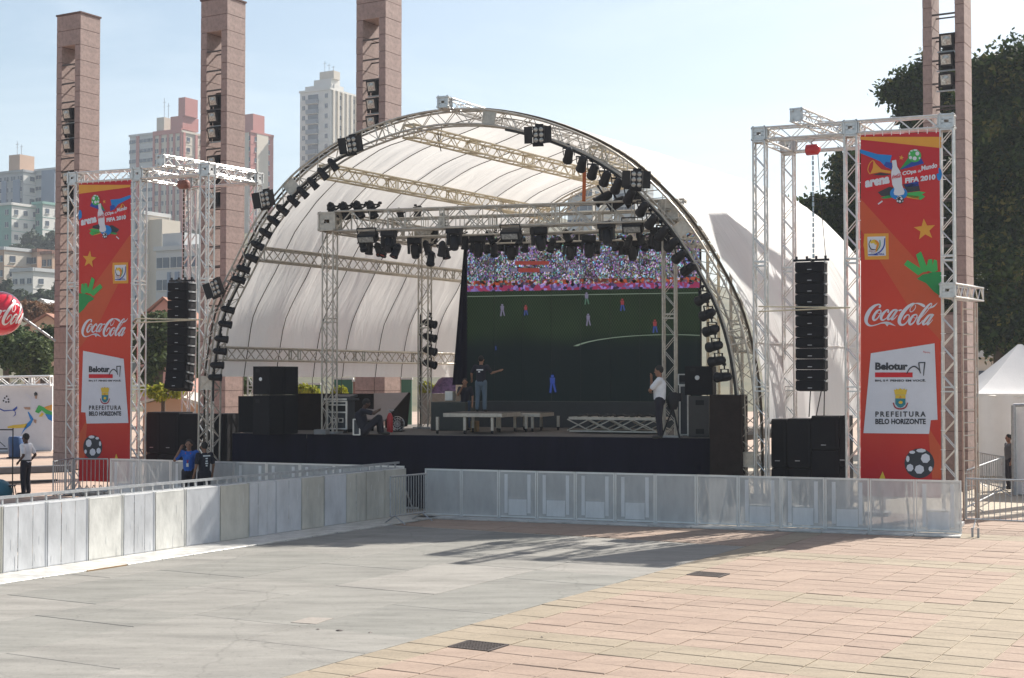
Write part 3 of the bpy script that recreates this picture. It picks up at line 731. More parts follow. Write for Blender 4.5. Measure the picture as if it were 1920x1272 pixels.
for k, (pos, lab, lights) in enumerate(pillars):
    c = Vector(((pos[0] - 960) / FOC * pos[1], pos[1], 0)) if pos else Vector((18.9, 42.0, 0))
    t = thing('stone_pillar', c, lab, 'pillar', 'pink granite pillars')
    ch = HP / 29; core = MB()
    z0s = 5.4; z1s = HP - 2 * ch
    lw = .28
    for sx in (-1, 1): core.box(c + A * sx * (PW / 2 - lw / 2) + Z * (HP / 2), (lw - .03, PD - .03, HP - .04), A)
    core.box(c + Z * (z0s / 2), (PW - .1, PD - .034, z0s - .05), A); core.box(c + Z * (z1s + ch), (PW - .1, PD - .034, 2 * ch - .05), A)
    place(t, core.build('core', M['granite_joint']))
    mf = tile = None
    for q in range(29):
        zc = (q + .5) * ch; full = zc < z0s or zc > z1s
        for w_, off in ([(PW, 0)] if full else [(lw, -(PW - lw) / 2), (lw, (PW - lw) / 2)]):
            key = 'f' if full else 'l'
            if key == 'f' and mf is None: mb = MB(); mb.cbox((0, 0, 0), (PW, PD, ch - .018), ch=.006); mf = mb.build('stone', M['granite'], t); o = mf
            elif key == 'l' and tile is None: mb = MB(); mb.cbox((0, 0, 0), (lw, PD, ch - .018), ch=.006); tile = mb.build('stone', M['granite'], t); o = tile
            else: o = (mf if key == 'f' else tile).copy(); COL.objects.link(o); o.parent = t
            o.matrix_parent_inverse = t.matrix_basis.inverted()
            o.location = c + A * (off + random.uniform(-.003, .003)) + Z * zc; o.rotation_euler = (0, 0, -TH)
    mb = MB(); mb.box(c + Z * (HP + .03), (PW + .06, PD + .06, .06), A); place(t, mb.build('cap', M['granite_joint']))
    # steel cross bars in the slot
    for q in range(14):
        zb = z0s + .6 + q * (z1s - z0s - .6) / 14
        mb = MB(); mb.box(c - B * (PD / 2 - .05) + Z * zb, (PW - 2 * lw, .05, .05), A); mb.box(c + B * .05 + A * (-.0) + Z * zb, (PW - 2 * lw, .04, .04), A)
        place(t, mb.build('cross_bar', M['iron']))
    for i, (lx, ly) in enumerate(lights):
        p0 = c - B * (PD / 2 + .02); pp = PL(lx, ly, p0, A); pp = c + A * max(-.1, min(.12, (pp - c).dot(A))) - B * (PD / 2 - .08) + Z * pp.z
        floodlight(pp, '%s floodlight from the top in the slot of the %s' % (ORD[i], pil_names[k]), k)

# ================================================================== STAGE
SZ = 1.9
SL, SR = Vector((-7.45, 38.25, 0)), Vector((5.05, 34.85, 0))
SA = (SR - SL).normalized()
SD = 9.5
stage = thing('stage', SL.lerp(SR, .5), 'large black skirted stage platform under the white arched roof', 'stage')
mb = MB(); q = [SL, SR, SR + B * SD, SL + B * SD]
mb.add([v + Z * SZ for v in q] + [v + Z * (SZ - .12) for v in q], [(0, 1, 2, 3), (7, 6, 5, 4), (0, 4, 5, 1), (1, 5, 6, 2), (2, 6, 7, 3), (3, 7, 4, 0)])
place(stage, mb.build('deck', M['deck']))
SN = Vector((SA.y, -SA.x, 0))       # towards the audience
def cloth(p, q, z0, z1, m, name, parent, amp=.02, per=.55, nrm=None, n=90):
    nrm = nrm or SN; mb = MB(); vs = []
    L = (q - p).length
    for i in range(n + 1):
        t = i / n
        for j in range(5):
            z = z1 + (z0 - z1) * j / 4; w = amp * (.2 + j / 4) * (math.sin(t * L / per * 6.28) + .6 * math.sin(t * L / per * 2.7 + 1) + .4 * noise.noise(Vector((t * L * 2, z, 0))))
            vs.append(p.lerp(q, t) + nrm * (w + .04) + Z * z)
    mb.add(vs, [(i * 5 + j, i * 5 + j + 1, i * 5 + 6 + j, i * 5 + 5 + j) for i in range(n) for j in range(4)], smooth=True)
    return place(parent, mb.build(name, m))
mid = SL.lerp(SR, .165)
cloth(SL, mid - SA * .01, .02, SZ - .01, M['cloth_black'], 'skirt_cloth', stage)
cloth(mid + SA * .01, SR, .02, SZ - .01, M['cloth_black'], 'skirt_cloth', stage, nrm=SN)
cloth(SL + B * SD, SL, .02, SZ - .01, M['cloth_black'], 'skirt_cloth', stage, nrm=-A)
def sbox(name, label, cat, px0, px1, pyb, pyt, depth, m, zb=SZ, ax=None, Yc=None, parts=None, group=None, ch=.012):
    """box standing on height zb, its camera-side face spanning the given pixels"""
    ax = ax or SA
    p0 = G(px0, pyb, zb) if Yc is None else P(px0, pyb, Yc); p0.z = zb
    p1 = PL(px1, pyb, p0, ax); w = (Vector((p1.x, p1.y, 0)) - Vector((p0.x, p0.y, 0))).length
    h = PL(px0, pyt, p0, ax).z - zb; y = Z.cross(Vector(ax).normalized()); c = p0 + Vector(ax) * w / 2 + y * depth / 2
    t = thing(name, c, label, cat, group)
    mb = MB(); mb.cbox(c + Z * h / 2, (w, depth, h), ax, ch=ch); place(t, mb.build('body', m))
    F = lambda a, z, d=0.0: p0 + Vector(ax) * (a * w) + Z * (z * h) - y * d
    if parts: parts(t, F, w, h, Vector(ax), y)
    return t
def face_panel(t, F, w, h, ax, y, a0, a1, z0, z1, m, name='panel', d=.012, th=.02):
    mb = MB(); mb.box(F((a0 + a1) / 2, (z0 + z1) / 2, d - th / 2), ((a1 - a0) * w, th, (z1 - z0) * h), ax); return place(t, mb.build(name, m))
def grilles(n=1, badge=True, v=1):
    def f(t, F, w, h, ax, y):
        for i in range(n):
            for j in range(v):
                face_panel(t, F, w, h, ax, y, (i + .05) / n, (i + .95) / n, (j + .05) / v, (j + .95) / v, M['grille'], 'grille', .008)
                if badge: face_panel(t, F, w, h, ax, y, (i + .44) / n, (i + .58) / n, (j + .12) / v, (j + .14) / v, M['steel'], 'badge', .014)
    return f
def cab_back(t, F, w, h, ax, y):
    mb = MB(); mb.lathe(F(.45, .6, .0), -y, [(0, .06), (.012, .05)], 14); place(t, mb.build('round_badge', M['white']))
    face_panel(t, F, w, h, ax, y, .2, .38, .82, .94, M['black'], 'handle', .006)
# left side fill, lower and upper cabinets (a pair each, one behind the other)
p0 = G(473, 815, SZ); s_ = FOC / p0.y
for lv, (zb, hh, nm) in enumerate(((SZ, 1.02, 'lower'), (SZ + 1.03, .74, 'upper'))):
    for k in range(2):
        cc = p0 + A * .28 + B * (.3 + k * .6); cc.z = zb
        t = thing('loudspeaker', cc, '%s %s black cabinet of the side stack at the left end of the stage' % (nm, ['front', 'rear'][k]), 'loudspeaker', 'left side stack cabinets')
        mb = MB(); mb.cbox(cc + Z * hh / 2, (.56, .585, hh), A, ch=.012); place(t, mb.build('body', M['black_cab']))
        mb = MB(); mb.box(cc + A * .285 + Z * hh / 2, (.012, .53, hh - .06), A); place(t, mb.build('grille', M['grille']))
        if k == 0:
            mb = MB(); mb.box(cc - B * .296 - A * .12 + Z * hh * .85, (.12, .01, .09), A); place(t, mb.build('handle', M['black']))
            if lv: mb = MB(); mb.lathe(cc - B * .293 - A * .02 + Z * hh * .55, -B, [(0, .05), (.01, .045)], 12); place(t, mb.build('round_badge', M['white']))
sbox('plywood_wall', 'black panel wall left of the side stack cabinets', 'panel', 446, 520, 815, 743, .05, M['black_cab'], Yc=38.75)
sbox('plywood_wall', 'long dark brown panel wall behind the equipment rack', 'panel', 552, 700, 806, 738, .05, M['brown_black'], Yc=40.6)
# flight case rack with silver edges
def rack_parts(t, F, w, h, ax, y):
    for a in (0, 1):
        mb = MB(); mb.box(F(a, .5, .006), (.045, .045, h), ax); place(t, mb.build('edge_rail', M['alu']))
    for z in (.02, .6, .86, .98):
        mb = MB(); mb.box(F(.5, z, .008), (w, .04, .035), ax); place(t, mb.build('edge_rail', M['alu']))
    face_panel(t, F, w, h, ax, y, .06, .94, .64, .84, M['black'], 'amplifier', .012)
    for a in (.3, .7): 
        face_panel(t, F, w, h, ax, y, a - .13, a + .13, .24, .4, M['alu'], 'latch', .014); face_panel(t, F, w, h, ax, y, a - .09, a + .09, .27, .37, M['black'], 'latch_pull', .02)
    for a in (.12, .88):
        mb = MB(); mb.lathe(F(a, -.06, -.1) , ax, [(-.02, .05), (.02, .05)], 10); place(t, mb.build('castor', M['black']))
sbox('flight_case', 'tall equipment rack case with silver edges near the stage front', 'flight case', 614, 650, 803, 752, .6, M['case'], zb=SZ + .1, Yc=38.3, parts=rack_parts)
t = thing('mixer_lid', P(628, 748, 38.3), 'flat console lid lying on top of the silver edged rack case', 'lid')
mb = MB(); c = P(631, 749, 38.3); mb.cbox(c + B * .3, (.66, .7, .06), SA); mb.box(c + B * .3 + Z * .07, (.6, .6, .06), SA, (0, -.1, 1)); place(t, mb.build('lid', M['case']))
mb = MB(); mb.box(c - B * .06 + Z * .0, (.66, .02, .05), SA); place(t, mb.build('edge_rail', M['alu']))
def small_case(t, F, w, h, ax, y):
    for a in (0, 1): mb = MB(); mb.box(F(a, .5, .006), (.035, .04, h), ax); place(t, mb.build('edge_rail', M['alu']))
    for z in (.02, .98): mb = MB(); mb.box(F(.5, z, .008), (w, .035, .03), ax); place(t, mb.build('edge_rail', M['alu']))
sbox('flight_case', 'narrow silver edged case just left of the seated man', 'flight case', 663, 675, 816, 786, .5, M['case'], parts=small_case)
sbox('flight_case', 'dark low case between the rack case and the narrow case', 'flight case', 652, 668, 808, 774, .5, M['black_cab'], Yc=38.9)
sbox('cable_box', 'small grey box lying at the stage front left of the rack case', 'box', 588, 610, 815, 806, .3, mat('grey_box', (.2, .2, .2)), ch=.01)
# the big tilted grey board
t = thing('tilted_board', G(700, 800, SZ), 'big grey brown board leaning back beside the seated man', 'board')
q = [P(664, 786, 39.4), P(722, 788, 39.4), P(766, 736, 41.0), P(700, 738, 41.0)]
mb = MB(); n_ = (q[1] - q[0]).cross(q[3] - q[0]).normalized() * .04; mb.add(q + [v - n_ for v in q], [(0, 1, 2, 3), (7, 6, 5, 4), (0, 4, 5, 1), (1, 5, 6, 2), (2, 6, 7, 3), (3, 7, 4, 0)])
place(t, mb.build('board', mat('grey_brown_board', (.24, .2, .19), .75, 0, .1, 2)))
mb = MB(); v = [P(722, 788, 39.4), P(766, 736, 41.0), P(768, 738, 41.02), P(762, 800, 41.0), P(722, 803, 39.6)]
mb.add(v + [x + SA * .03 for x in v], [(0, 1, 2, 3, 4), (9, 8, 7, 6, 5), (0, 4, 9, 5), (0, 5, 6, 1)]); place(t, mb.build('side_board', M['brown_black']))
# fire extinguisher and the fan
c = G(731, 811, SZ); t = thing('fire_extinguisher', c, 'red fire extinguisher standing in front of the tilted board', 'extinguisher')
mb = MB(); mb.lathe(c, Z, [(0, .075), (.02, .085), (.42, .085), (.5, .05), (.53, .025)], 14); place(t, mb.build('cylinder', M['red']))
mb = MB(); mb.lathe(c + Z * .53, Z, [(0, .02), (.07, .02)], 8); mb.box(c + Z * .6 + SA * .04, (.14, .03, .025), SA); place(t, mb.build('valve', M['steel']))
mb = MB(); mb.path([c + Z * .56 + SA * .02, c + Z * .5 + SA * .12, c + Z * .25 + SA * .11], .012, 5); place(t, mb.build('hose', M['black']))
c = G(745, 810, SZ) + Z * .22; t = thing('stage_fan', c - Z * .22, 'round silver fan standing right of the red extinguisher', 'fan')
mb = MB()
for k in range(12):
    a_ = k * math.pi / 6; mb.tube(c, c + SA * .2 * math.cos(a_) + Z * .2 * math.sin(a_), .008, 4, caps=False)
for r_ in (.08, .14, .2):
    mb.path([c + SA * r_ * math.cos(i * math.pi / 9) + Z * r_ * math.sin(i * math.pi / 9) for i in range(19)], .01, 5)
place(t, mb.build('guard', M['alu']))
mb = MB(); mb.lathe(c + B * .02, B, [(0, .15), (.1, .17), (.14, .1)], 16); place(t, mb.build('drum', M['iron']))
mb = MB(); mb.box(c + B * .08 - Z * .2, (.26, .18, .03), SA); place(t, mb.build('foot', M['black']))
# riser tables
def riser(label, x0, x1, pyb, pyt, Y, depth, nleg, zb=SZ):
    p0 = P(x0, pyb, Y); p1 = PL(x1, pyb, p0, SA); w = Vector((p1.x - p0.x, p1.y - p0.y, 0)).length; zt = P(x0, pyt, Y).z
    p0.z = 0; y = B
    t = thing('stage_riser', p0 + SA * w / 2 + y * depth / 2 + Z * zb, label, 'riser', 'rolling stage risers')
    mb = MB(); mb.cbox(p0 + SA * w / 2 + y * depth / 2 + Z * (zt - .05), (w, depth, .1), SA); place(t, mb.build('top', M['alu_dull']))
    mb = MB(); mb.box(p0 + SA * w / 2 + y * depth / 2 + Z * (zt + .006), (w - .04, depth - .04, .012), SA); place(t, mb.build('deck', M['deck']))
    for i in range(nleg):
        for b_ in (0.05, depth - .05):
            q = p0 + SA * (.05 + (w - .1) * i / (nleg - 1)) + y * b_
            mb = MB(); mb.box(q + Z * ((zb + .1 + zt - .1) / 2), (.07, .07, zt - .1 - zb - .1), SA); l_ = place(t, mb.build('leg', M['alu_dull']))
            mb = MB(); mb.lathe(q + Z * (zb + .05) - SA * .02, SA, [(0, .05), (.04, .05)], 10); w_ = mb.build('castor', M['black']); w_.parent = l_
    return t
riser('silver rolling riser on which the standing man in black stands', 815, 925, 812, 775, 37.6, 1.9, 3)
riser('second rolling riser to the right, partly behind the first one', 928, 1000, 806, 775, 39.3, 1.6, 3)
c = P(1146, 800, 38.0); t = thing('folded_riser', (c.x, c.y, SZ), 'low folded riser frame with crossed legs lying near the screen', 'riser')
pa, pb = P(1064, 789, 38.2), P(1230, 785, 38.2 - 1.0)
pa.z = pb.z = 2.3
mb = MB(); mb.box((pa + pb) / 2 + B * .5, ((pb - pa).length, 1.1, .07), pb - pa); place(t, mb.build('top_frame', M['alu_dull']))
mb = MB(); mb.box((pa + pb) / 2 + B * .5 - Z * .34, ((pb - pa).length - .05, 1.1, .04), pb - pa); place(t, mb.build('base_frame', M['alu_dull']))
dd = (pb - pa) / 4
for i in range(4):
    for b_ in (0, 1.0):
        for e in (0, 1):
            q0 = pa + dd * (i + e) + B * b_ - Z * .03; q1 = pa + dd * (i + 1 - e) + B * b_ - Z * .32
            mb = MB(); mb.box((q0 + q1) / 2, ((q1 - q0).length, .05, .025), q1 - q0, Z); place(t, mb.build('leg', M['alu_dull']))
mb = MB()
for i in range(9):
    q0 = pa + dd * (.3 + .4 * i) + B * (.2 + .1 * (i % 3)) + Z * .05
    mb.path([q0, q0 + SA * .2 + B * .1 + Z * .05, q0 + SA * .35 + Z * .01], .03, 5)
tt = thing('cable_coils', pa + dd * 2 + Z * .04, 'heap of black cables lying on the folded riser', 'cables'); place(tt, mb.build('cable', M['cable']))
# black case behind the first riser, crate, concrete wall
sbox('equipment_trunk', 'large dark trunk behind the first riser', 'trunk', 808, 872, 806, 754, 1.4, mat('charcoal_trunk', (.05, .055, .05), .7), Yc=40.2)
sbox('wooden_crate', 'small brown box under the first riser', 'box', 882, 893, 806, 790, .3, M['wood'], Yc=39.2)
sbox('block_wall', 'low concrete block wall behind the stage, left of the screen', 'wall', 788, 900, 810, 738, .3, mat('concrete_block', (.25, .22, .19), .9, 0, .35, 1.5), zb=0, Yc=47.5, ax=SA)
sbox('control_box', 'small silver control box standing on the dark trunk', 'box', 834, 849, 752, 734, .3, M['alu'], zb=P(834, 752, 40.6).z, Yc=40.6)
# right end of the stage
sbox('dark_plywood_box', 'tall brown black box closing the right end of the stage', 'box', 1331, 1391, 884, 741, 1.4, M['brown_black'], zb=.4, Yc=34.2)
t = sbox('loudspeaker', 'black cabinet with a round white badge on the right side stack', 'loudspeaker', 1284, 1336, 741, 687, .8, M['black_cab'], zb=P(1284, 741, 35.6).z, Yc=35.6, parts=cab_back)
sbox('loudspeaker', 'tall grey brown cabinet under the badge cabinet at stage right', 'loudspeaker', 1291, 1330, 820, 743, .8, mat('grey_brown_cab', (.07, .065, .06), .6), Yc=35.6, parts=lambda t, F, w, h, ax, y: [face_panel(t, F, w, h, ax, y, .35, .75, z, z + .12, M['black'], 'port') for z in (.08, .78)])
def small_rack(t, F, w, h, ax, y):
    small_case(t, F, w, h, ax, y); face_panel(t, F, w, h, ax, y, .15, .85, .3, .9, M['black'], 'panel')
sbox('flight_case', 'small silver edged case at head height beside the right stage leg', 'flight case', 1272, 1288, 722, 702, .4, M['case'], zb=P(1272, 722, 36.4).z, Yc=36.4, parts=small_rack)
sbox('flight_case', 'tall narrow case carrying the small silver edged case', 'flight case', 1275, 1290, 818, 722, .5, M['case'], Yc=36.4, parts=small_case)
c = G(1262, 823, SZ); t = thing('tripod_lamp', c, 'black folding tripod with a lamp head beside the man in white', 'tripod')
for sx, sy in ((-.25, -.1), (.22, -.15), (.05, .28)):
    mb = MB(); mb.tube(c + Z * .75, c + SA * sx + B * sy, .02, 6); place(t, mb.build('leg', M['black']))
mb = MB(); mb.lathe(c + Z * .7, Z, [(0, .09), (.12, .14), (.3, .16), (.42, .09)], 10); mb.box(c + Z * 1.0 + SA * .12, (.2, .15, .2), SA); place(t, mb.build('lamp_head', M['black']))

# ================================================================== LED SCREEN
C0 = Vector((-1.41, 43.4, 0)); C1p = PL(1312, 600, (-1.41, 43.4), (SA.x, SA.y)); C1 = Vector((C1p.x, C1p.y, 0))
zt = P(873, 446, 43.4).z; zb = P(873, 752, 43.4).z
def screen_material():
    m = bpy.data.materials.new('led_screen'); m.use_nodes = True; nt = m.node_tree; n = nt.nodes; l = nt.links; b = n['Principled BSDF']
    b.inputs['Base Color'].default_value = (.009, .011, .011, 1); b.inputs['Roughness'].default_value = .7; b.inputs['Specular IOR Level'].default_value = .15
    uv = n.new('ShaderNodeUVMap'); sp = n.new('ShaderNodeSeparateXYZ'); l.new(uv.outputs[0], sp.inputs[0])
    def math_(op, a, b_=None, c=None):
        k = n.new('ShaderNodeMath'); k.operation = op
        for i, x in enumerate((a, b_, c)):
            if x is None: continue
            if isinstance(x, (int, float)): k.inputs[i].default_value = x
            else: l.new(x, k.inputs[i])
        return k.outputs[0]
    def band(v, lo, hi): return math_('MULTIPLY', math_('GREATER_THAN', v, lo), math_('LESS_THAN', v, hi))
    def scale(s):
        mp = n.new('ShaderNodeMapping'); mp.inputs['Scale'].default_value = s; l.new(uv.outputs[0], mp.inputs['Vector']); return mp.outputs[0]
    U, V = sp.outputs[0], sp.outputs[1]
    vo = n.new('ShaderNodeTexVoronoi'); vo.inputs['Scale'].default_value = 1; l.new(scale((210, 125, 1)), vo.inputs['Vector'])
    hs = n.new('ShaderNodeHueSaturation'); hs.inputs['Saturation'].default_value = .85; l.new(vo.outputs['Color'], hs.inputs['Color'])
    tint = n.new('ShaderNodeMixRGB'); tint.blend_type = 'MULTIPLY'; tint.inputs[0].default_value = 1; tint.inputs['Color2'].default_value = (.95, .78, 1.05, 1); l.new(hs.outputs[0], tint.inputs['Color1'])
    sp2 = n.new('ShaderNodeSeparateColor'); l.new(vo.outputs['Color'], sp2.inputs[0])
    big = n.new('ShaderNodeTexNoise'); big.inputs['Scale'].default_value = 1; l.new(scale((16, 9, 1)), big.inputs['Vector'])
    on = math_('MULTIPLY', math_('POWER', math_('MULTIPLY', math_('ADD', sp2.outputs[2], sp2.outputs[1]), .5), 2.0), math_('MULTIPLY_ADD', big.outputs['Fac'], 2.6, -.3))
    crowd = n.new('ShaderNodeVectorMath'); crowd.operation = 'SCALE'; l.new(tint.outputs[0], crowd.inputs[0]); l.new(math_('MULTIPLY', on, 1.1), crowd.inputs['Scale'])
    def solid(c):
        k = n.new('ShaderNodeRGB'); k.outputs[0].default_value = (*c, 1); return k.outputs[0]
    def sel(f, a, b_):
        k = n.new('ShaderNodeMixRGB'); l.new(f, k.inputs[0]); l.new(a, k.inputs[1]); l.new(b_, k.inputs[2]); return k.outputs[0]
    def mul(a, s):
        k = n.new('ShaderNodeVectorMath'); k.operation = 'SCALE'; l.new(a, k.inputs[0]); l.new(s, k.inputs['Scale']); return k.outputs[0]
    # pitch with dot structure
    dx = math_('SINE', math_('MULTIPLY', math_('ADD', U, math_('MULTIPLY', math_('FLOOR', math_('MULTIPLY', V, 75)), .0055)), 570)); dy = math_('SINE', math_('MULTIPLY', V, 471))
    dots = math_('MULTIPLY_ADD', math_('MULTIPLY', dx, dy), .8, .6)
    pn = n.new('ShaderNodeTexNoise'); pn.inputs['Scale'].default_value = 1; l.new(scale((5, 4, 1)), pn.inputs['Vector'])
    pitch = mul(solid((.026, .05, .022)), math_('MULTIPLY', dots, math_('MULTIPLY_ADD', pn.outputs['Fac'], .9, .4)))
    low = solid((.003, .007, .008))
    edge = math_('ADD', V, math_('MULTIPLY', pn.outputs['Fac'], .05))
    fade = n.new('ShaderNodeMapRange'); fade.inputs['From Min'].default_value = .33; fade.inputs['From Max'].default_value = .47; fade.interpolation_type = 'SMOOTHSTEP'; l.new(edge, fade.inputs['Value']); col = sel(fade.outputs['Result'], low, pitch)
    # touch line and centre circle
    tl = band(V, .636, .641); col = sel(tl, col, solid((.16, .2, .16)))
    du, dv = math_('SUBTRACT', U, .86), math_('MULTIPLY', math_('SUBTRACT', V, .30), 1.9)
    rr = math_('SQRT', math_('ADD', math_('MULTIPLY', du, du), math_('MULTIPLY', dv, math_('MULTIPLY', dv, 5)))); arc = math_('MULTIPLY', band(rr, .392, .41), math_('GREATER_THAN', V, .33))
    col = sel(arc, col, solid((.17, .22, .17)))
    v2 = n.new('ShaderNodeTexVoronoi'); v2.inputs['Scale'].default_value = 1; l.new(scale((90, 60, 1)), v2.inputs['Vector'])
    s3 = n.new('ShaderNodeSeparateColor'); l.new(v2.outputs['Color'], s3.inputs[0])
    ads = sel(math_('GREATER_THAN', s3.outputs[0], .55), mul(solid((.32, .22, .6)), s3.outputs[2]), solid((.28, .03, .09)))
    col = sel(band(V, .668, .703), col, ads)
    org = mul(sel(math_('GREATER_THAN', s3.outputs[1], .5), solid((.5, .09, .04)), tint.outputs[0]), math_('MULTIPLY', s3.outputs[2], .9))
    col = sel(band(V, .703, .733), col, org)
    col = sel(math_('GREATER_THAN', V, .733), col, crowd.outputs[0])
    l.new(col, b.inputs['Emission Color']); b.inputs['Emission Strength'].default_value = .42
    return m
t = thing('led_screen', C0.lerp(C1, .5) + Z * SZ, 'giant LED video wall showing a football match at the back of the stage', 'video screen')
me = bpy.data.meshes.new('display'); v = [C0 + Z * zb, C1 + Z * zb, C1 + Z * zt, C0 + Z * zt]
me.from_pydata([tuple(x) for x in v], [], [(0, 1, 2, 3)]); uvl = me.uv_layers.new(name='UVMap')
for i, uv_ in enumerate(((0, 0), (1, 0), (1, 1), (0, 1))): uvl.data[i].uv = uv_
me.materials.append(screen_material()); place(t, link('display', me))
mb = MB(); w_ = (C1 - C0).length; mb.box(C0.lerp(C1, .5) + B * .12 + Z * (zb + zt) / 2, (w_, .2, zt - zb), SA); place(t, mb.build('cabinet', M['black_cab']))
mb = MB(); mb.box(C0.lerp(C1, .5) + B * .1 + Z * (SZ + zb) / 2, (w_, .4, zb - SZ - .01), SA); place(t, mb.build('plinth', mat('dark_plinth', (.035, .04, .045), .8)))
for q in range(8):
    mb = MB(); mb.box(C0.lerp(C1, (q + .02) / 8) + SN * .004 + Z * (zb + zt) / 2, (.012, .006, zt - zb), SA); place(t, mb.build('module_joint', M['black']))
def on_screen(px, py, d=.02): p = PL(px, py, C0, SA); return p + SN * d
def ememat(name, c, s=.11):
    return mat(name, (.02, .02, .02), .6, emit=(*c, s), var=0)
e_w, e_b, e_r, e_g = ememat('lit_white', (.55, .5, .8)), ememat('lit_blue', (.05, .15, .9)), ememat('lit_red', (.8, .06, .08)), ememat('lit_green', (.2, .5, .35))
for (px, py, hh, m1, m2) in [(942, 582, 26, e_w, e_w), (986, 582, 22, e_r, e_b), (1103, 600, 26, e_w, e_w), (1100, 560, 26, e_w, e_g), (1167, 572, 26, e_r, e_b), (1228, 612, 28, e_r, e_b), (1036, 720, 38, e_b, e_b), (930, 653, 9, e_b, e_b)]:
    k = hh / 26.0; t2 = MB()
    k *= .88
    def V(x, y): return on_screen(px + x * k, py + y * k)
    t2.add([V(-2, -13), V(2, -13), V(2, -9.5), V(-2, -9.5)], [(3, 2, 1, 0)], 0)
    t2.add([V(-4, -9), V(4, -9), V(3.4, 0), V(-3, 0)], [(3, 2, 1, 0)], 0); t2.add([V(-3, .3), V(0, .3), V(-1.5, 13), V(-4.5, 13)], [(3, 2, 1, 0)], 1); t2.add([V(.3, .3), V(3.4, .3), V(6, 12), V(3.6, 12.5)], [(3, 2, 1, 0)], 1)
    place(t, t2.build('player_picture', [m1, m2]))
t2 = MB()
for (x0, x1, y0, y1, q) in [(966, 1030, 490, 497, 0), (972, 1012, 503, 511, 0), (1014, 1038, 504, 510, 1), (958, 970, 504, 510, 1)]:
    t2.add([on_screen(x0, y1), on_screen(x1, y1), on_screen(x1, y0), on_screen(x0, y0)], [(0, 1, 2, 3)], q)
place(t, t2.build('score_graphic', [ememat('lit_orange', (.35, .04, .03), .3), e_w]))
# black curtain left of the screen
t = thing('side_curtain', P(860, 720, 43), 'tall narrow black curtain hanging left of the video wall', 'curtain')
mb = MB(); n = 16; vs = []
for j in range(n + 1):
    f = j / n; y = 462 + (722 - 462) * f; xl = 870 - 22 * f
    for i in range(7):
        x = xl + (876 - xl) * i / 6; p = P(x, y, 43.15) + B * (.06 * math.sin(i * 2.1)); vs.append(p)
mb.add(vs, [(j * 7 + i, j * 7 + i + 1, j * 7 + 8 + i, j * 7 + 7 + i) for j in range(n) for i in range(6)], smooth=True)
place(t, mb.build('cloth', M['cloth_black']))

# ================================================================== ARCHED ROOF
AL, AR = Vector((-8.15, 38.75, 0)), Vector((5.95, 34.3, 0))
AA = (AR - AL).normalized()
BR_ = Vector((.533, .846, 0))
arch_px = [(391, 905), (392, 840), (393, 770), (394, 706), (399, 669), (404, 636), (413, 593), (433, 548), (451, 513), (476, 462), (497, 422), (530, 378), (566, 338), (610, 303), (655, 275), (705, 254), (755, 237), (805, 226), (850, 221), (905, 221), (960, 228), (1015, 241), (1065, 258), (1115, 280), (1155, 303), (1190, 329), (1240, 377), (1275, 417), (1304, 458), (1338, 515), (1363, 565), (1379, 609), (1392, 660), (1401, 713), (1406, 770), (1408, 830), (1409, 925)]
arch = []
for (x, y) in arch_px:
    p = PL(x, y, AL, AA); arch.append(((p - AL).dot(AA), p.z))
arch[0] = (arch[0][0], .1); arch[-1] = (arch[-1][0], .1)
def catmull(pts, k=4):
    out = []
    for i in range(len(pts) - 1):
        p0, p1, p2, p3 = pts[max(0, i - 1)], pts[i], pts[i + 1], pts[min(len(pts) - 1, i + 2)]
        for j in range(k):
            t = j / k
            out.append(tuple(.5 * ((2 * b_) + (-a + c) * t + (2 * a - 5 * b_ + 4 * c - d) * t * t + (-a + 3 * b_ - 3 * c + d) * t ** 3) for a, b_, c, d in zip(p0, p1, p2, p3)))
    out.append(tuple(pts[-1])); return out
def resample(pts, step):
    out = [pts[0]]; acc = 0
    for a, b_ in zip(pts, pts[1:]):
        L = math.dist(a, b_)
        while acc + L >= step:
            f = (step - acc) / L; a = tuple(x + (y - x) * f for x, y in zip(a, b_)); out.append(a); L = math.dist(a, b_); acc = 0
        acc += L
    return out
AC = resample(catmull(arch), .33)
def a_n(c, i):
    a, b_ = c[max(0, i - 1)], c[min(len(c) - 1, i + 1)]; dx, dz = b_[0] - a[0], b_[1] - a[1]; L = math.hypot(dx, dz); return (-dz / L, dx / L)
def AP(l, z, s=0): return AL + AA * l + Z * z + BR_ * s
apex = max(AC, key=lambda p: p[1])
def arch_truss(mb, s, hw=.19, dw=.17, r=.028, rl=.014):
    rings = []
    for i, (l, z) in enumerate(AC):
        nx, nz = a_n(AC, i)
        rings.append([AP(l + nx * hw * sx, z + nz * hw * sx, s + sy * dw) for sx, sy in ((1, -1), (-1, -1), (-1, 1), (1, 1))])
    for f in range(4):
        for i in range(len(rings) - 1):
            mb.tube(rings[i][f], rings[i + 1][f], r, 6, caps=False)
            a_, b_ = (f, (f + 1) % 4) if (i + f) % 2 else ((f + 1) % 4, f)
            mb.tube(rings[i][a_], rings[i + 1][b_], rl, 4, caps=False)
            if i % 9 == 0:
                for dq in (0, 1):
                    if i + dq < len(rings): mb.tube(rings[i + dq][f], rings[i + dq][(f + 1) % 4], rl * 1.5, 4, caps=False)
    for i in range(0, len(rings) - 1, 9):    # splice plates
        for f in (0,): mb.add([rings[i][f], rings[i + 1][f], rings[i + 1][(f + 1) % 4], rings[i][(f + 1) % 4]], [(0, 1, 2, 3)]) if i % 18 == 9 else None
roof = thing('arched_stage_roof', AP(AC[0][0], 0), 'huge white tensioned fabric roof on aluminium arches over the stage', 'stage roof')
mb = MB(); arch_truss(mb, 0); place(roof, mb.build('front_arch', M['alu_dull']))
mb = MB(); arch_truss(mb, 12.3); place(roof, mb.build('rear_arch', M['alu_dull']))
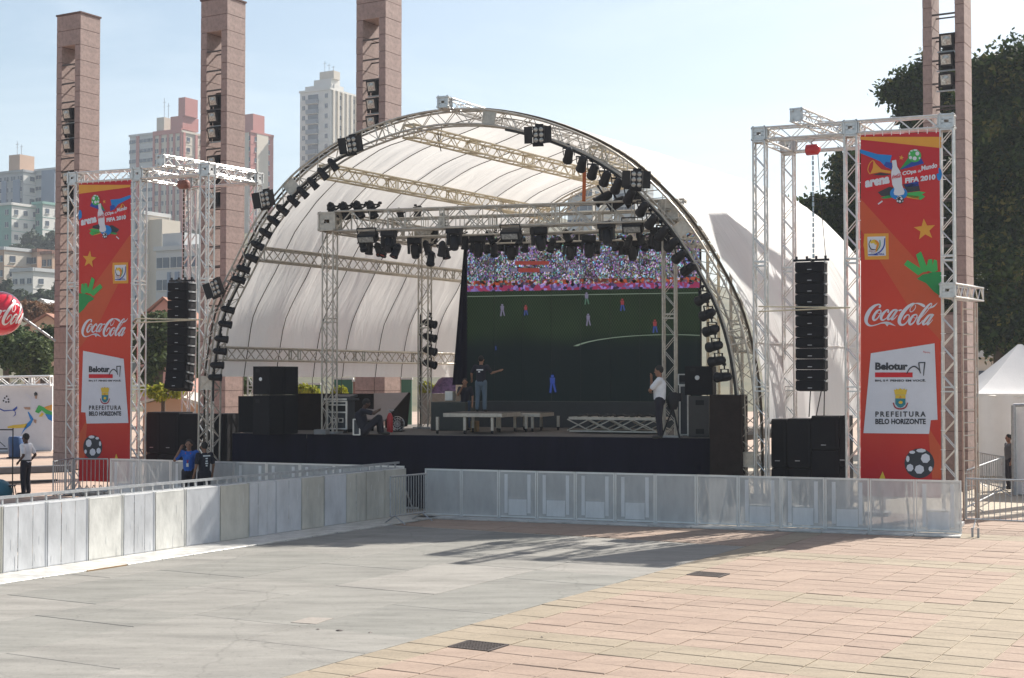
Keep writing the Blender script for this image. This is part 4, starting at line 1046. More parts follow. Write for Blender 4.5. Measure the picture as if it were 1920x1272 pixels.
def near_idx(px, py):
    p = PL(px, py, AL, AA); l, z = (p - AL).dot(AA), p.z
    return min(range(len(AC)), key=lambda i: math.dist(AC[i], (l, z)))
M['alu_warm'] = mat('yellowed_aluminium', (.60, .53, .39), .5, .2, .15, 9)
for (px, py) in [(401, 655), (472, 470), (600, 310), (765, 238), (1115, 280), (1290, 440), (1385, 640)]:
    l, z = AC[near_idx(px, py)]
    i = near_idx(px, py); nx, nz = a_n(AC, i)
    mb = MB(); truss(mb, AP(l - nx * .1, z - nz * .1, .2), AP(l - nx * .1, z - nz * .1, 12.1), .34, side=AA, seg=.38, r=.03, rl=.017); place(roof, mb.build('purlin', M['alu_warm'] if 250 < py < 400 or py == 238 else M['alu_dull']))
mb = MB(); truss(mb, AP(apex[0] + .05, apex[1] + .33, -.2), AP(apex[0], apex[1] + .2, 12.1), .26, side=AA, seg=.36); place(roof, mb.build('ridge_truss', M['alu']))
mb = MB(); node_block(mb, AP(apex[0] + .05, apex[1] + .33, -.35), .3, AA); place(roof, mb.build('corner_block', M['alu']))
# fabric skin
def fabric():
    m = bpy.data.materials.new('roof_fabric'); m.use_nodes = True; nt = m.node_tree; n = nt.nodes; l = nt.links; b = n['Principled BSDF']
    tc = n.new('ShaderNodeUVMap'); mp = n.new('ShaderNodeMapping'); mp.inputs['Scale'].default_value = (2.2, .35, 1); l.new(tc.outputs[0], mp.inputs['Vector'])
    no = n.new('ShaderNodeTexNoise'); no.inputs['Scale'].default_value = 1.2; no.inputs['Detail'].default_value = 7; l.new(mp.outputs[0], no.inputs['Vector'])
    rp = n.new('ShaderNodeValToRGB'); rp.color_ramp.elements[0].position = .25; rp.color_ramp.elements[0].color = (.75, .745, .74, 1); rp.color_ramp.elements[1].position = .7; rp.color_ramp.elements[1].color = (.82, .815, .81, 1)
    l.new(no.outputs['Fac'], rp.inputs['Fac']); l.new(rp.outputs[0], b.inputs['Base Color']); b.inputs['Roughness'].default_value = .6; b.inputs['Specular IOR Level'].default_value = .3
    m2 = n.new('ShaderNodeMapping'); m2.inputs['Scale'].default_value = (2.6, .45, 1); m2.inputs['Rotation'].default_value = (0, 0, .3); l.new(tc.outputs[0], m2.inputs['Vector'])
    n2 = n.new('ShaderNodeTexNoise'); n2.inputs['Scale'].default_value = 1.0; n2.inputs['Detail'].default_value = 4; n2.inputs['Distortion'].default_value = 1.4; l.new(m2.outputs[0], n2.inputs['Vector'])
    bp = n.new('ShaderNodeBump'); bp.inputs['Strength'].default_value = .35; bp.inputs['Distance'].default_value = .11; l.new(n2.outputs['Fac'], bp.inputs['Height']); l.new(bp.outputs[0], b.inputs['Normal'])
    tr = n.new('ShaderNodeBsdfTranslucent'); tr.inputs['Color'].default_value = (.86, .835, .80, 1); l.new(bp.outputs[0], tr.inputs['Normal'])
    ms = n.new('ShaderNodeMixShader'); ms.inputs[0].default_value = .45; l.new(b.outputs[0], ms.inputs[1]); l.new(tr.outputs[0], ms.inputs[2]); l.new(ms.outputs[0], n['Material Output'].inputs['Surface'])
    return m
M['fabric'] = fabric()
cut = [(l, z, i) for i, (l, z) in enumerate(AC)]
cutL = [c for c in cut if (c[0] < apex[0] and c[1] > 3.15) or (c[0] >= apex[0] and c[1] > 2.1)]
def smax(l): 
    d = l - apex[0]; return 12.5 + 11.2 * max(0, 1 - (d / 6.2 if d > 0 else -d / 1.3)) ** 2
def skin(l, z, i, s):
    nx, nz = a_n(AC, i); d = abs(l - apex[0])
    h = .27 + .26 * math.exp(-(d / 1.0) ** 2) * min(1, max(0, (s - .6) / 2.5))
    sag = -.10 * math.sin(math.pi * ((s / 3.05) % 1)) * min(1, s)
    k = h + sag + .03 * noise.noise(Vector((l * 1.3, z * 1.3, s * .8))) + .022 * noise.noise(Vector((s * 3.2 + i * .16, i * .05, 3))) * min(1, s)
    droop = -.035 * max(0, s - 12) ** 1.2
    return AP(l + nx * k, z + nz * k + droop, s)
NS = 110; vs, uvs = [], []
for (l, z, i) in cutL:
    sm = smax(l)
    for j in range(NS + 1):
        s = .25 + (sm - .25) * j / NS; vs.append(tuple(skin(l, z, i, s))); uvs.append((s, i * .33))
fs = [(q * (NS + 1) + j, q * (NS + 1) + j + 1, (q + 1) * (NS + 1) + j + 1, (q + 1) * (NS + 1) + j) for q in range(len(cutL) - 1) for j in range(NS)]
me = bpy.data.meshes.new('fabric_skin'); me.from_pydata(vs, [], fs); ul = me.uv_layers.new(name='UVMap')
for lp in me.loops: ul.data[lp.index].uv = uvs[lp.vertex_index]
me.polygons.foreach_set('use_smooth', [True] * len(me.polygons)); me.materials.append(M['fabric']); me.update()
place(roof, link('fabric_skin', me))
for k in range(1, 9):      # dark seam ropes under the skin
    s = k * 1.5; mb = MB(); pts = []
    for (l, z, i) in cutL:
        if s < smax(l):
            nx, nz = a_n(AC, i); p = skin(l, z, i, s); pts.append(p - (AA * nx + Z * nz) * .03)
    mb.path(pts, .014, 4); place(roof, mb.build('seam_rope', M['rope']))
# loose strings under the left hem
mb = MB()
for k in range(1, 8):
    s = k * 1.5; l, z, i = cutL[0]; p = skin(l, z, i, s); mb.tube(p, p - Z * (.5 + .3 * (k % 3)), .01, 4)
place(roof, mb.build('tie_string', M['rope']))
# side curtain seam on the right flank
mb = MB(); l, z, i = [c for c in cutL if c[0] > apex[0] and c[1] < 4.4][0]
mb.path([skin(l, z, i, .25 + (smax(l) - .25) * j / 40) + AA * .02 for j in range(41)], .018, 4); place(roof, mb.build('hem_seam', M['white']))
# edge cable on the front arch, inner side
mb = MB(); pts = []
for i, (l, z) in enumerate(AC):
    nx, nz = a_n(AC, i); pts.append(AP(l - nx * .24, z - nz * .24, -.17))
mb.path(pts[len(pts) // 2 + 4:-2], .035, 6); mb.path(pts[8:len(pts) // 3 + 6], .03, 6); place(roof, mb.build('power_cable', M['cable']))
mb = MB(); pts = []
for i, (l, z) in enumerate(AC):
    nx, nz = a_n(AC, i); pts.append(AP(l + nx * .24, z + nz * .24, .1))
mb.path(pts[2:-2], .03, 6); place(roof, mb.build('edge_rope', M['rope']))
# foot plates
for q in (0, -1):
    mb = MB(); mb.box(AP(AC[q][0], .03), (.7, .7, .06), AA); place(roof, mb.build('foot_plate', M['steel']))

# ================================================================== LIGHTING GRID ON THE STAGE
GZ = 7.52
GF0, GF1 = Vector((-4.85, 38.0, 0)), Vector((3.92, 35.5, 0)); GA = (GF1 - GF0).normalized(); GD = 4.6
grid = thing('lighting_grid', GF0 + Z * SZ, 'aluminium box truss grid on four legs carrying the stage lights', 'truss grid')
for q, nm in ((GF0, 0), (GF1, 1), (GF0 + B * GD, 2), (GF1 + B * GD, 3)):
    mb = MB(); truss(mb, q + Z * SZ, q + Z * (GZ + .1), .3, side=GA, seg=.36); place(grid, mb.build('leg', M['alu_dull']))
    mb = MB(); node_block(mb, q + Z * (GZ), .5, GA); place(grid, mb.build('corner_block', M['alu_dull']))
    mb = MB(); mb.box(q + Z * (SZ + .02), (.55, .55, .04), GA); place(grid, mb.build('foot_plate', M['steel']))
def gt(a, b_, **k):
    mb = MB(); truss(mb, a, b_, .36, h=.52, seg=.5, r=.03, rl=.018, **k)
    d = (b_ - a).normalized(); L = (b_ - a).length; s = Z.cross(d)
    for i in range(int(L / .5) + 1):
        for sg in (-1, 1): mb.tube(a + d * i * .5 + s * sg * .18 - Z * .26, a + d * i * .5 + s * sg * .18 + Z * .26, .015, 4, caps=False)
    return place(grid, mb.build('beam', M['alu_dull']))
gt(GF0 + GA * .2 + Z * GZ, GF1 + GA * .4 + Z * GZ); gt(GF0 + GA * .2 + B * GD + Z * GZ, GF1 + GA * .3 + B * GD + Z * GZ)
gt(GF0 + B * .2 + Z * GZ, GF0 + B * (GD - .2) + Z * GZ); gt(GF1 + B * .2 + Z * GZ, GF1 + B * (GD - .2) + Z * GZ)
gt(GF0 + GA * .3 + B * (GD / 2) + Z * (GZ + .03), GF1 - GA * .3 + B * (GD / 2) + Z * (GZ + .03))
# column beside the screen
t = thing('truss_column', Vector((C1.x + .45, C1.y + .4, SZ)), 'aluminium truss column just right of the video wall', 'truss column')
mb = MB(); q = Vector((C1.x + .45, C1.y + .4, 0)); truss(mb, q + Z * SZ, q + Z * 7.4, .32, side=SA); place(t, mb.build('truss', M['alu_warm']))

# ------------------------------------------------------------------ lanterns
class Proto: pass
PR = {}
def proto_par():
    t = thing('spotlight', (0, 0, -50), None, None)
    mb = MB(); mb.lathe((-.16, 0, 0), (1, 0, 0), [(0, .05), (.03, .085), (.12, .1), (.34, .105), (.36, .118), (.4, .118), (.4, .1), (.36, .095)], 14, capends=False); mb.lathe((-.16, 0, 0), (-1, 0, 0), [(0, .05), (.02, .03)], 10)
    o = mb.build('housing', M['black']); o.parent = t
    mb = MB(); mb.lathe((.2, 0, 0), (1, 0, 0), [(0, .095), (.012, .07), (.016, .02)], 12); o = mb.build('lens', M['lens']); o.parent = t
    mb = MB(); mb.box((0, .125, .065), (.04, .012, .21)); mb.box((0, -.125, .065), (.04, .012, .21)); mb.box((0, 0, .165), (.04, .262, .014)); mb.tube((0, 0, .16), (0, 0, .26), .018, 6); mb.box((0, 0, .27), (.05, .08, .05)); o = mb.build('yoke', M['black']); o.parent = t
    return t
def proto_mover():
    t = thing('moving_head_light', (0, 0, -50), None, None)
    mb = MB(); mb.cbox((0, 0, .02), (.44, .4, .2), ch=.02); o = mb.build('base', M['black']); o.parent = t
    mb = MB(); mb.box((.19, 0, -.24), (.07, .16, .36)); mb.box((-.19, 0, -.24), (.07, .16, .36)); mb.box((0, 0, -.09), (.44, .15, .05)); o = mb.build('yoke', M['black']); o.parent = t
    mb = MB(); mb.lathe((0, 0, -.12), (.1, -.2, -1), [(0, .08), (.04, .14), (.22, .155), (.42, .13), (.46, .1)], 14); o = mb.build('head', M['black']); o.parent = t
    mb = MB(); mb.lathe((.045, -.09, -.571), (.1, -.2, -1), [(0, .09), (.015, .06)], 12); o = mb.build('lens', M['lens']); o.parent = t
    return t
def proto_blinder():
    t = thing('blinder_light', (0, 0, -50), None, None)
    mb = MB(); mb.cbox((0, 0, 0), (.42, .16, .62), ch=.015); mb.box((0, .1, .33), (.3, .05, .12)); o = mb.build('housing', M['black']); o.parent = t
    for i in (-1, 1):
        for j in (-1, 0, 1):
            mb = MB(); mb.lathe((i * .1, -.08, j * .19), (0, -1, 0), [(0, .085), (.012, .08), (.02, .05), (.022, .01)], 12); o = mb.build('lamp', M['glass']); o.parent = t
    for i in (-1, 1):
        mb = MB(); mb.box((i * .36, -.14, 0), (.3, .015, .6), (1, -.45 * i, 0)); o = mb.build('barn_door', M['black']); o.parent = t
    mb = MB(); mb.box((0, -.2, -.36), (.4, .012, .12), (1, 0, 0), (0, -.6, 1)); o = mb.build('barn_door', M['black']); o.parent = t
    return t
def proto_flood():
    t = thing('batten_light', (0, 0, -50), None, None)
    mb = MB(); mb.cbox((0, 0, 0), (.46, .28, .2), ch=.02); o = mb.build('housing', M['black']); o.parent = t
    mb = MB(); mb.box((0, -.145, 0), (.38, .014, .13)); o = mb.build('reflector', M['glass']); o.parent = t
    mb = MB(); mb.box((.24, 0, .12), (.015, .04, .22)); mb.box((-.24, 0, .12), (.015, .04, .22)); mb.box((0, 0, .235), (.49, .04, .015)); o = mb.build('yoke', M['black']); o.parent = t
    return t
protos = {'par': proto_par(), 'mover': proto_mover(), 'blinder': proto_blinder(), 'flood': proto_flood()}
used = {}
def lantern(kind, loc, label, group, rot=None, aim=None, gel=False, s=1.0):
    pr = protos[kind]
    t = pr if kind not in used and not gel else copy_tree(pr)
    if not gel: used[kind] = 1
    t.location = loc; t.scale = (s, s, s)
    if aim is not None:
        x = Vector(aim).normalized(); y = Z.cross(x).normalized(); z = x.cross(y); t.rotation_euler = Matrix((x, y, z)).transposed().to_euler()
    else: t.rotation_euler = rot or (0, 0, 0)
    cat = {'par': 'spotlight', 'mover': 'moving light', 'blinder': 'blinder light', 'flood': 'flood light'}[kind]
    tag(t, label, cat, group)
    if gel:
        for ch_ in t.children:
            if ch_.name.startswith('lens'): ch_.data = ch_.data.copy(); ch_.data.materials[0] = M['redgel']
    return t
left_px = [(413, 708), (417, 685), (422, 659), (425, 636), (432, 608), (437, 581), (457, 525), (466, 505), (481, 484), (492, 460), (507, 437), (522, 414), (539, 394), (559, 377), (577, 361), (596, 344), (615, 326), (634, 309)]
def arch_side(px, py, off=-.42): 
    """a lantern hangs on the audience side of the front arch"""
    p = PL(px, py, AL, AA); return p - BR_ * .25
for i, (x, y) in enumerate(left_px):
    f = i / (len(left_px) - 1); p = arch_side(x, y)
    aim = AA * (1 - .35 * f) - Z * (.02 + 1.05 * f ** 1.3) + BR_ * .35
    o = lantern('par', p, '%s black spotlight up from the foot of the left side of the arch' % ORD[i], 'spotlights along the left of the front arch', aim=aim, s=.88)
right_px = [(1367, 707), (1356, 677), (1351, 649), (1345, 619), (1338, 589), (1329, 560), (1302, 504), (1285, 480), (1270, 458), (1252, 437), (1232, 415), (1215, 391), (1191, 367), (1167, 348), (1145, 334), (1122, 321), (1101, 307), (1076, 291)]
for i, (x, y) in enumerate(right_px):
    f = i / (len(right_px) - 1); p = arch_side(x, y)
    aim = -AA * (1 - .1 * f) - Z * (.05 + .9 * f) + BR_ * (.5 + .8 * f)
    lantern('par', p, '%s black spotlight up from the foot of the right side of the arch' % ORD[i], 'spotlights along the right of the front arch', aim=aim, s=1.1)
for (x, y, rz, ry, lab) in [(424, 541, -.35, .3, 'six lamp blinder low on the left side of the arch'), (516, 376, -.2, .12, 'six lamp blinder with open flaps halfway up the left side of the arch'), (677, 275, -.1, .1, 'six lamp blinder with open flaps high on the left shoulder of the arch'), (1024, 257, 0, 0, 'six lamp blinder with open flaps right of the arch top'), (1206, 340, .1, .05, 'six lamp blinder with open flaps on the right shoulder of the arch')]:
    p = PL(x, y, AL, AA) - BR_ * .35; lantern('blinder', p, lab, 'blinder lights on the front arch', rot=(.15, -ry if x < 960 else ry, -.25 + rz), s=.7)
# lights on and under the grid
def on_grid(px, py, row): 
    b0 = GF0 + B * (0, GD / 2, GD)[row]; return PL(px, py, b0, GA)
for i, (x, y) in enumerate([(622, 393), (646, 392), (671, 390), (696, 390)]):
    lantern('par', on_grid(x, y, 0), '%s of four spotlights on top of the left end of the grid' % ORD[i], 'spotlights on top of the grid', aim=GA * .35 - Z * .9 - B * .1, s=1.15)
for i, (x, y) in enumerate([(1134, 370), (1160, 380), (1190, 372)]):
    lantern('par', on_grid(x, y, 0), '%s of three spotlights on top of the right end of the grid' % ORD[i], 'spotlights on top of the grid right end', aim=-GA * .8 - Z * .5 - B * .1, s=1.2)
for i, (x, y, r_) in enumerate([(729, 445, 0), (777, 458, 1), (852, 440, 0), (896, 455, 1), (1010, 440, 0), (1104, 455, 1), (1137, 430, 0), (1233, 440, 0), (960, 462, 2), (1070, 462, 2), (1185, 462, 2)]):
    lantern('mover', on_grid(x, y - 6, r_), '%s big black moving light under the grid, counted from the left' % ORD[i], 'moving lights hanging under the grid', rot=(random.uniform(-.15, .15), random.uniform(-.12, .12), random.uniform(-.6, .4)), s=.86)
hang = [(679, 456, 0, 0), (693, 462, 1, 0), (709, 465, 1, 1), (722, 467, 1, 1), (744, 468, 0, 1), (800, 462, 1, 0), (808, 482, 0, 0), (829, 464, 0, 0), (835, 470, 1, 1), (872, 452, 1, 0), (884, 458, 2, 0), (912, 460, 2, 0), (927, 466, 1, 0), (940, 455, 2, 0), (985, 458, 2, 0), (1035, 458, 1, 0), (1050, 452, 2, 0), (1085, 446, 2, 0), (1120, 460, 2, 0), (1150, 455, 2, 0)]
hang2 = [(1165, 462, 2, 0), (1179, 452, 1, 0), (1200, 445, 1, 0), (1210, 456, 2, 0), (1222, 450, 1, 0), (1248, 446, 0, 0), (1142, 445, 1, 0), (1062, 440, 1, 0), (975, 444, 1, 0), (918, 442, 1, 0), (861, 444, 2, 0), (816, 440, 2, 0), (785, 395, 2, 0), (750, 400, 2, 0), (830, 410, 2, 0)]
for i, (x, y, r_, g_) in enumerate(hang):
    lantern('par', on_grid(x, y, r_), '%s small %s under the grid, from the left' % (ORD[i], 'spotlight with a red filter' if g_ else 'black spotlight'), 'small spotlights under the grid', aim=Vector((random.uniform(-.5, .5), random.uniform(-.6, .4), -1)), gel=bool(g_), s=.98)
for i, (x, y, r_, g_) in enumerate(hang2):
    lantern('par', on_grid(x, y, r_), '%s of the extra black spotlights mixed among the grid lights' % ORD[i], 'extra spotlights among the grid', aim=Vector((random.uniform(-.6, .6), random.uniform(-.6, .4), -1)), s=.95)
for i, (x, y) in enumerate([(694, 446), (962, 440), (1190, 427)]):
    lantern('flood', on_grid(x, y, 0) - B * .1, '%s flood light with a pale square reflector under the grid' % ['left', 'middle', 'right'][i], 'flood lights under the grid', rot=(.5, 0, -.3), s=1.1)
# fill lights on a pole
c = PL(795, 700, GF0 + B * GD, GA); t = thing('light_stand', (c.x, c.y, SZ), 'thin pole carrying four lights beside the rear left grid leg', 'light stand')
mb = MB(); q = Vector((c.x, c.y, 0)) - GA * .12; mb.tube(q + Z * SZ, q + Z * P(795, 590, c.y).z, .022, 6); place(t, mb.build('pole', M['black']))
for i, y in enumerate((606, 632, 657, 682)):
    lantern('par', PL(803, y, GF0 + B * GD, GA), '%s light from the top on the pole beside the rear grid leg' % ORD[i], 'lights on the pole', aim=Vector((.9, -.4, -.25)), s=1.05)
# orange strap
t = thing('orange_strap', PL(1097, 330, AL, AA) , 'orange strap hanging from the arch down to the grid', 'strap')
mb = MB(); p0, p1 = PL(1093, 292, AL, AA), on_grid(1098, 378, 0); mb.box((p0 + p1) / 2, (.09, .012, (p1 - p0).length), (1, 0, 0), (p1 - p0)); place(t, mb.build('webbing', mat('orange_webbing', (.5, .13, .04), .8)))
# hanging wires
t = thing('hanging_cable', AP(apex[0] - 1, 9), 'loose cable loop hanging from the upper purlin left of the arch top', 'cable')
mb = MB(); mb.path([P(820, 230, 38.5), P(822, 262, 38.4), P(827, 284, 38.3), P(824, 270, 38.3), P(829, 236, 38.5)], .014, 5); place(t, mb.build('cable', M['rope']))
# ================================================================== GANTRY TOWERS
TT = R(22.9); TA = Vector((math.cos(TT), -math.sin(TT), 0)); TN = -B
TZ = 9.22
def gantry(fl, label, mirror, W=4.33, hb=(1.17, -.92)):
    """fl: foot of the outer end of the loudspeaker bay. Right tower: bay on the left, banner on the right; the left tower is mirrored"""
    t = thing('gantry_tower', fl, label, 'gantry', 'truss gantries beside the stage')
    mid_ = .5
    feet = [(0, 0), (W * mid_, 0), (W, 0)]
    back = [(0, 2.07), (W * mid_, 2.07)] if not mirror else [(W * mid_, 2.07), (W, 2.07)]
    def q(a, b_, z=0): return fl + TA * a + B * b_ + Z * z
    for a, b_ in feet + back:
        mb = MB(); truss(mb, q(a, b_, .1), q(a, b_, TZ - .17), .28, side=TA, seg=.33, r=.026, rl=.014); place(t, mb.build('leg', M['alu']))
        mb = MB(); mb.box(q(a, b_, .05), (.55, .55, .08), TA); place(t, mb.build('foot_plate', M['steel']))
        mb = MB(); node_block(mb, q(a, b_, TZ), .34, TA); place(t, mb.build('corner_block', M['alu']))
    for a0, a1, b0, b1 in [(0, W * mid_, 0, 0), (W * mid_, W, 0, 0)] + ([(0, W * mid_, 2.07, 2.07), (0, 0, 0, 2.07), (W * mid_, W * mid_, 0, 2.07)] if not mirror else [(W * mid_, W, 2.07, 2.07), (W, W, 0, 2.07), (W * mid_, W * mid_, 0, 2.07)]):
        d = (q(a1, b1) - q(a0, b0)).normalized() * .17
        mb = MB(); truss(mb, q(a0, b0, TZ) + d, q(a1, b1, TZ) - d, .28, seg=.33, r=.026, rl=.014); place(t, mb.build('beam', M['alu']))
    # cross truss carrying the hoist
    p0, p1 = q(hb[0], hb[1], TZ + .25), q(hb[0] + .25, 3.0, TZ + .25)
    mb = MB(); truss(mb, p0, p1, .28, seg=.36, r=.028, rl=.016); place(t, mb.build('hoist_beam', M['alu']))
    d = (p1 - p0).normalized(); mb = MB(); mb.cbox(p0 + d * .04, (.3, .05, .3), Z.cross(d) * -1, ch=.015); [mb.tube(p0 + Z.cross(d) * sx * .1 + Z * sz * .1 - d * .02, p0 + Z.cross(d) * sx * .1 + Z * sz * .1, .03, 8) for sx in (-1, 1) for sz in (-1, 1)]; place(t, mb.build('end_plate', M['alu']))
    # horizontal steadying pipes
    zz = 4.95
    a0, a1 = (0, W * mid_) if not mirror else (W * mid_, W)
    for k in (0, 1):
        mb = MB(); mb.tube(q(a0, -.17, zz - .0 + k * .12), q(a1, -.17, zz + .05), .018, 6); place(t, mb.build('steady_pipe', M['alu_warm']))
    return t, q, p0, d
FLr = Vector((5.97, 34.25, 0))
tr, qr, hp_r, hd_r = gantry(FLr, 'tall truss gantry right of the stage, framing the right banner', False)
FLl = Vector((-12.8, 41.75, 0))
tl, ql, hp_l, hd_l = gantry(FLl, 'tall truss gantry left of the stage, framing the left banner', True, 4.62, (3.49, -.57))
# ladder tower on the right of the right gantry
c = Vector((P(1815, 700, 33.9).x, 33.9, 0)); t = thing('ladder_tower', c, 'narrow truss mast with ladder rungs right of the right banner', 'mast')
mb = MB()
pl_, pr_ = Vector((P(1805, 700, 33.9).x, 33.9, 0)), Vector((P(1828, 700, 34.1).x, 34.1, 0))
zt_ = P(1800, 566, 33.9).z
for q in (pl_, pr_): mb.tube(q, q + Z * zt_, .028, 6)
place(t, mb.build('rail', M['alu_dull']))
for k in range(int(zt_ / .3)):
    mb = MB(); mb.tube(pl_ + Z * (k * .3 + .2), pr_ + Z * (k * .3 + .2), .016, 5); place(t, mb.build('rung', M['alu_dull']))
mb = MB(); q2 = pr_ + B * .28; mb.tube(q2, q2 + Z * zt_, .024, 6)
for k in range(int(zt_ / .3)): mb.tube(pr_ + Z * k * .3, q2 + Z * (k + 1) * .3 if k % 2 else q2 + Z * (k * .3), .012, 4)
place(t, mb.build('side_truss', M['alu_dull']))
tb0, tb1 = P(1778, 545, 32.3), P(1832, 558, 33.9)
t = thing('outrigger_beam', tb0, 'short truss arm reaching from the right gantry leg to the ladder mast', 'truss')
mb = MB(); tb1.z = tb0.z; truss(mb, tb0, tb1, .3, seg=.2, r=.025, rl=.014); node_block(mb, tb0, .34, TA); place(t, mb.build('truss', M['alu']))

# hoists and line arrays
def hoist(c, ztop, zlow, label, m):
    t = thing('chain_hoist', Vector((c.x, c.y, ztop)), label, 'hoist')
    q = Vector((c.x, c.y, 0))
    mb = MB(); mb.lathe(q + Z * ztop - A * .18, A, [(0, .05), (.03, .13), (.3, .13), (.36, .05)], 12); place(t, mb.build('motor', m))
    mb = MB(); mb.path([q + Z * (ztop + .35), q + Z * (ztop + .25) + A * .05, q + Z * (ztop + .18) - A * .04, q + Z * (ztop + .1)], .02, 6); place(t, mb.build('hook', M['steel']))
    mb = MB(); n = int((ztop - zlow) / .12)
    for i in range(n):
        z0 = zlow + (ztop - zlow) * i / n; z1 = zlow + (ztop - zlow) * (i + .8) / n
        mb.tube(q + Z * z0 + A * .0, q + Z * z1, .02 if i % 2 else .028, 5)
    place(t, mb.build('chain', mat('blue_steel_chain', (.35, .45, .5), .4, .5) if m is M['red'] else M['rope']))
    mb = MB(); mb.path([q + A * .12 + Z * (ztop - .05), q + A * .2 + Z * (zlow + 1.2), q + A * .3 + Z * zlow], .01, 4); place(t, mb.build('slack_cable', M['cable']))
def array(c, ztop, label, curve, nm):
    t = thing('line_array', Vector((c.x, c.y, ztop)), label, 'line array')
    fx = TA; q = Vector((c.x, c.y, 0)); y = Z.cross(fx)
    mb = MB(); mb.box(q + Z * (ztop + .05), (.85, .06, .05), fx); mb.box(q + Z * (ztop + .05), (.06, .5, .05), fx)
    for k in (-.35, -.1, .12, .34): mb.box(q + fx * k + Z * (ztop + .11), (.05, .05, .07), fx)
    place(t, mb.build('flying_frame', M['black']))
    p = q + Z * ztop; ang = 0
    for k in range(12):
        ang += curve[k]; a_ = R(ang); up = (Z * math.cos(a_) - y * math.sin(a_) * -1 * 1).normalized()
        up = (Z * math.cos(a_) - y * -math.sin(a_)).normalized(); dn = -up
        cc = p + dn * .128
        mb = MB(); mb.cbox(cc, (.64, .46, .243), fx, up, ch=.012)
        for k2 in (-.33, .33): mb.box(cc + fx * k2, (.03, .4, .2), fx, up)
        o = place(t, mb.build('cabinet', M['black_cab']))
        fy = fx.cross(up)    # towards the camera
        fy = fy if fy.y < 0 else -fy
        mb = MB(); mb.box(cc + fy * .232, (.58, .012, .19), fx, up); g_ = place(o, mb.build('grille', M['grille']))
        mb = MB(); mb.box(cc + fy * .241 - up * .06, (.1, .006, .018), fx, up); place(o, mb.build('badge', M['steel']))
        mb = MB(); mb.box(cc + fx * .345 + up * .11, (.04, .3, .045), fx, up); place(o, mb.build('rigging_link', M['steel']))
        p = p + dn * .256
    return p
cR = hp_r + hd_r * 1.05; zA = 6.12
pe = array(P(1521, 490, 34.0), zA, 'black line array of twelve cabinets hanging in the right gantry', [0] * 9 + [0, 1, 1.5], 'right')
hoist(P(1524, 280, 34.0), P(1524, 281, 34.0).z, zA + .1, 'red chain hoist lifting the right line array', M['red'])
pl2 = array(P(341, 528, 40.7), P(341, 530, 40.7).z, 'black curved line array of twelve cabinets hanging in the left gantry', [0, 0, 0, 0, 0, .5, .5, 1, 1.5, 2, 3, 4], 'left')
hoist(P(345, 348, 40.7), P(345, 346, 40.7).z, P(341, 528, 40.7).z + .1, 'rusty brown chain hoist lifting the left line array', mat('rusty_paint', (.2, .07, .05), .6))
for k, (x0, y0, x1) in enumerate([(1520, 730, 1517), (1543, 730, 1532), (1546, 730, 1549)]):
    pass
t = thing('array_cable', P(1530, 735, 34.2), 'three black cables running down from the right line array to the subwoofers', 'cables')
for (x0, x1) in [(1520, 1517), (1541, 1530), (1546, 1545)]:
    mb = MB(); mb.tube(P(x0, 728, 34.2), P(x1, 782, 34.3), .014, 5); place(t, mb.build('cable', M['cable']))
# subwoofers
def sub(label, x0, x1, yt, Y, depth, rows, group, h0=0.0, ax=TA):
    p0 = P(x0, yt, Y); p1 = PL(x1, yt, p0, ax); w = Vector((p1.x - p0.x, p1.y - p0.y, 0)).length; H = p0.z - h0
    for k in range(rows):
        z0 = h0 + H * k / rows; h = H / rows - .012
        c = Vector((p0.x, p0.y, z0)) + ax * w / 2 + B * depth / 2
        t = thing('subwoofer', c, label + (', ' + ['bottom', 'middle', 'top'][k] if rows == 3 else (', ' + ['lower', 'upper'][k] if rows == 2 else '')), 'subwoofer', group)
        mb = MB(); mb.cbox(c + Z * h / 2, (w - .012, depth, h), ax, ch=.014); place(t, mb.build('body', M['black_cab']))
        f = Vector((p0.x, p0.y, z0)) + ax * w / 2 - Z.cross(ax).normalized() * .006
        mb = MB(); mb.box(f + Z * h / 2, (w - .08, .014, h - .08), ax); place(t, mb.build('grille', M['grille']))
        mb = MB(); mb.box(f + Z * h * .14 - Z.cross(ax).normalized() * .01, (.12, .006, .02), ax); place(t, mb.build('badge', M['steel']))
sub('black subwoofer next to the left leg of the right gantry', 1443, 1472, 785, 34.9, .7, 2, 'right gantry subwoofers')
sub('black subwoofer, second column in the right gantry', 1473, 1517, 784, 34.7, .7, 2, 'right gantry subwoofers')
sub('black subwoofer, wide third column in the right gantry', 1518, 1570, 779, 34.45, .7, 3, 'right gantry subwoofers')
sub('black subwoofer squeezed beside the right banner', 1571, 1587, 779, 34.2, .7, 2, 'right gantry subwoofers')
sub('black subwoofer beside the left banner', 273, 297, 772, 41.6, .7, 2, 'left gantry subwoofers')
sub('black subwoofer, second column in the left gantry', 298, 333, 772, 41.4, .7, 2, 'left gantry subwoofers')
sub('black subwoofer, third column in the left gantry', 334, 372, 775, 41.2, .7, 2, 'left gantry subwoofers')
sub('black subwoofer right of the left gantry near leg', 398, 424, 775, 41.3, .7, 1, 'left gantry subwoofers')

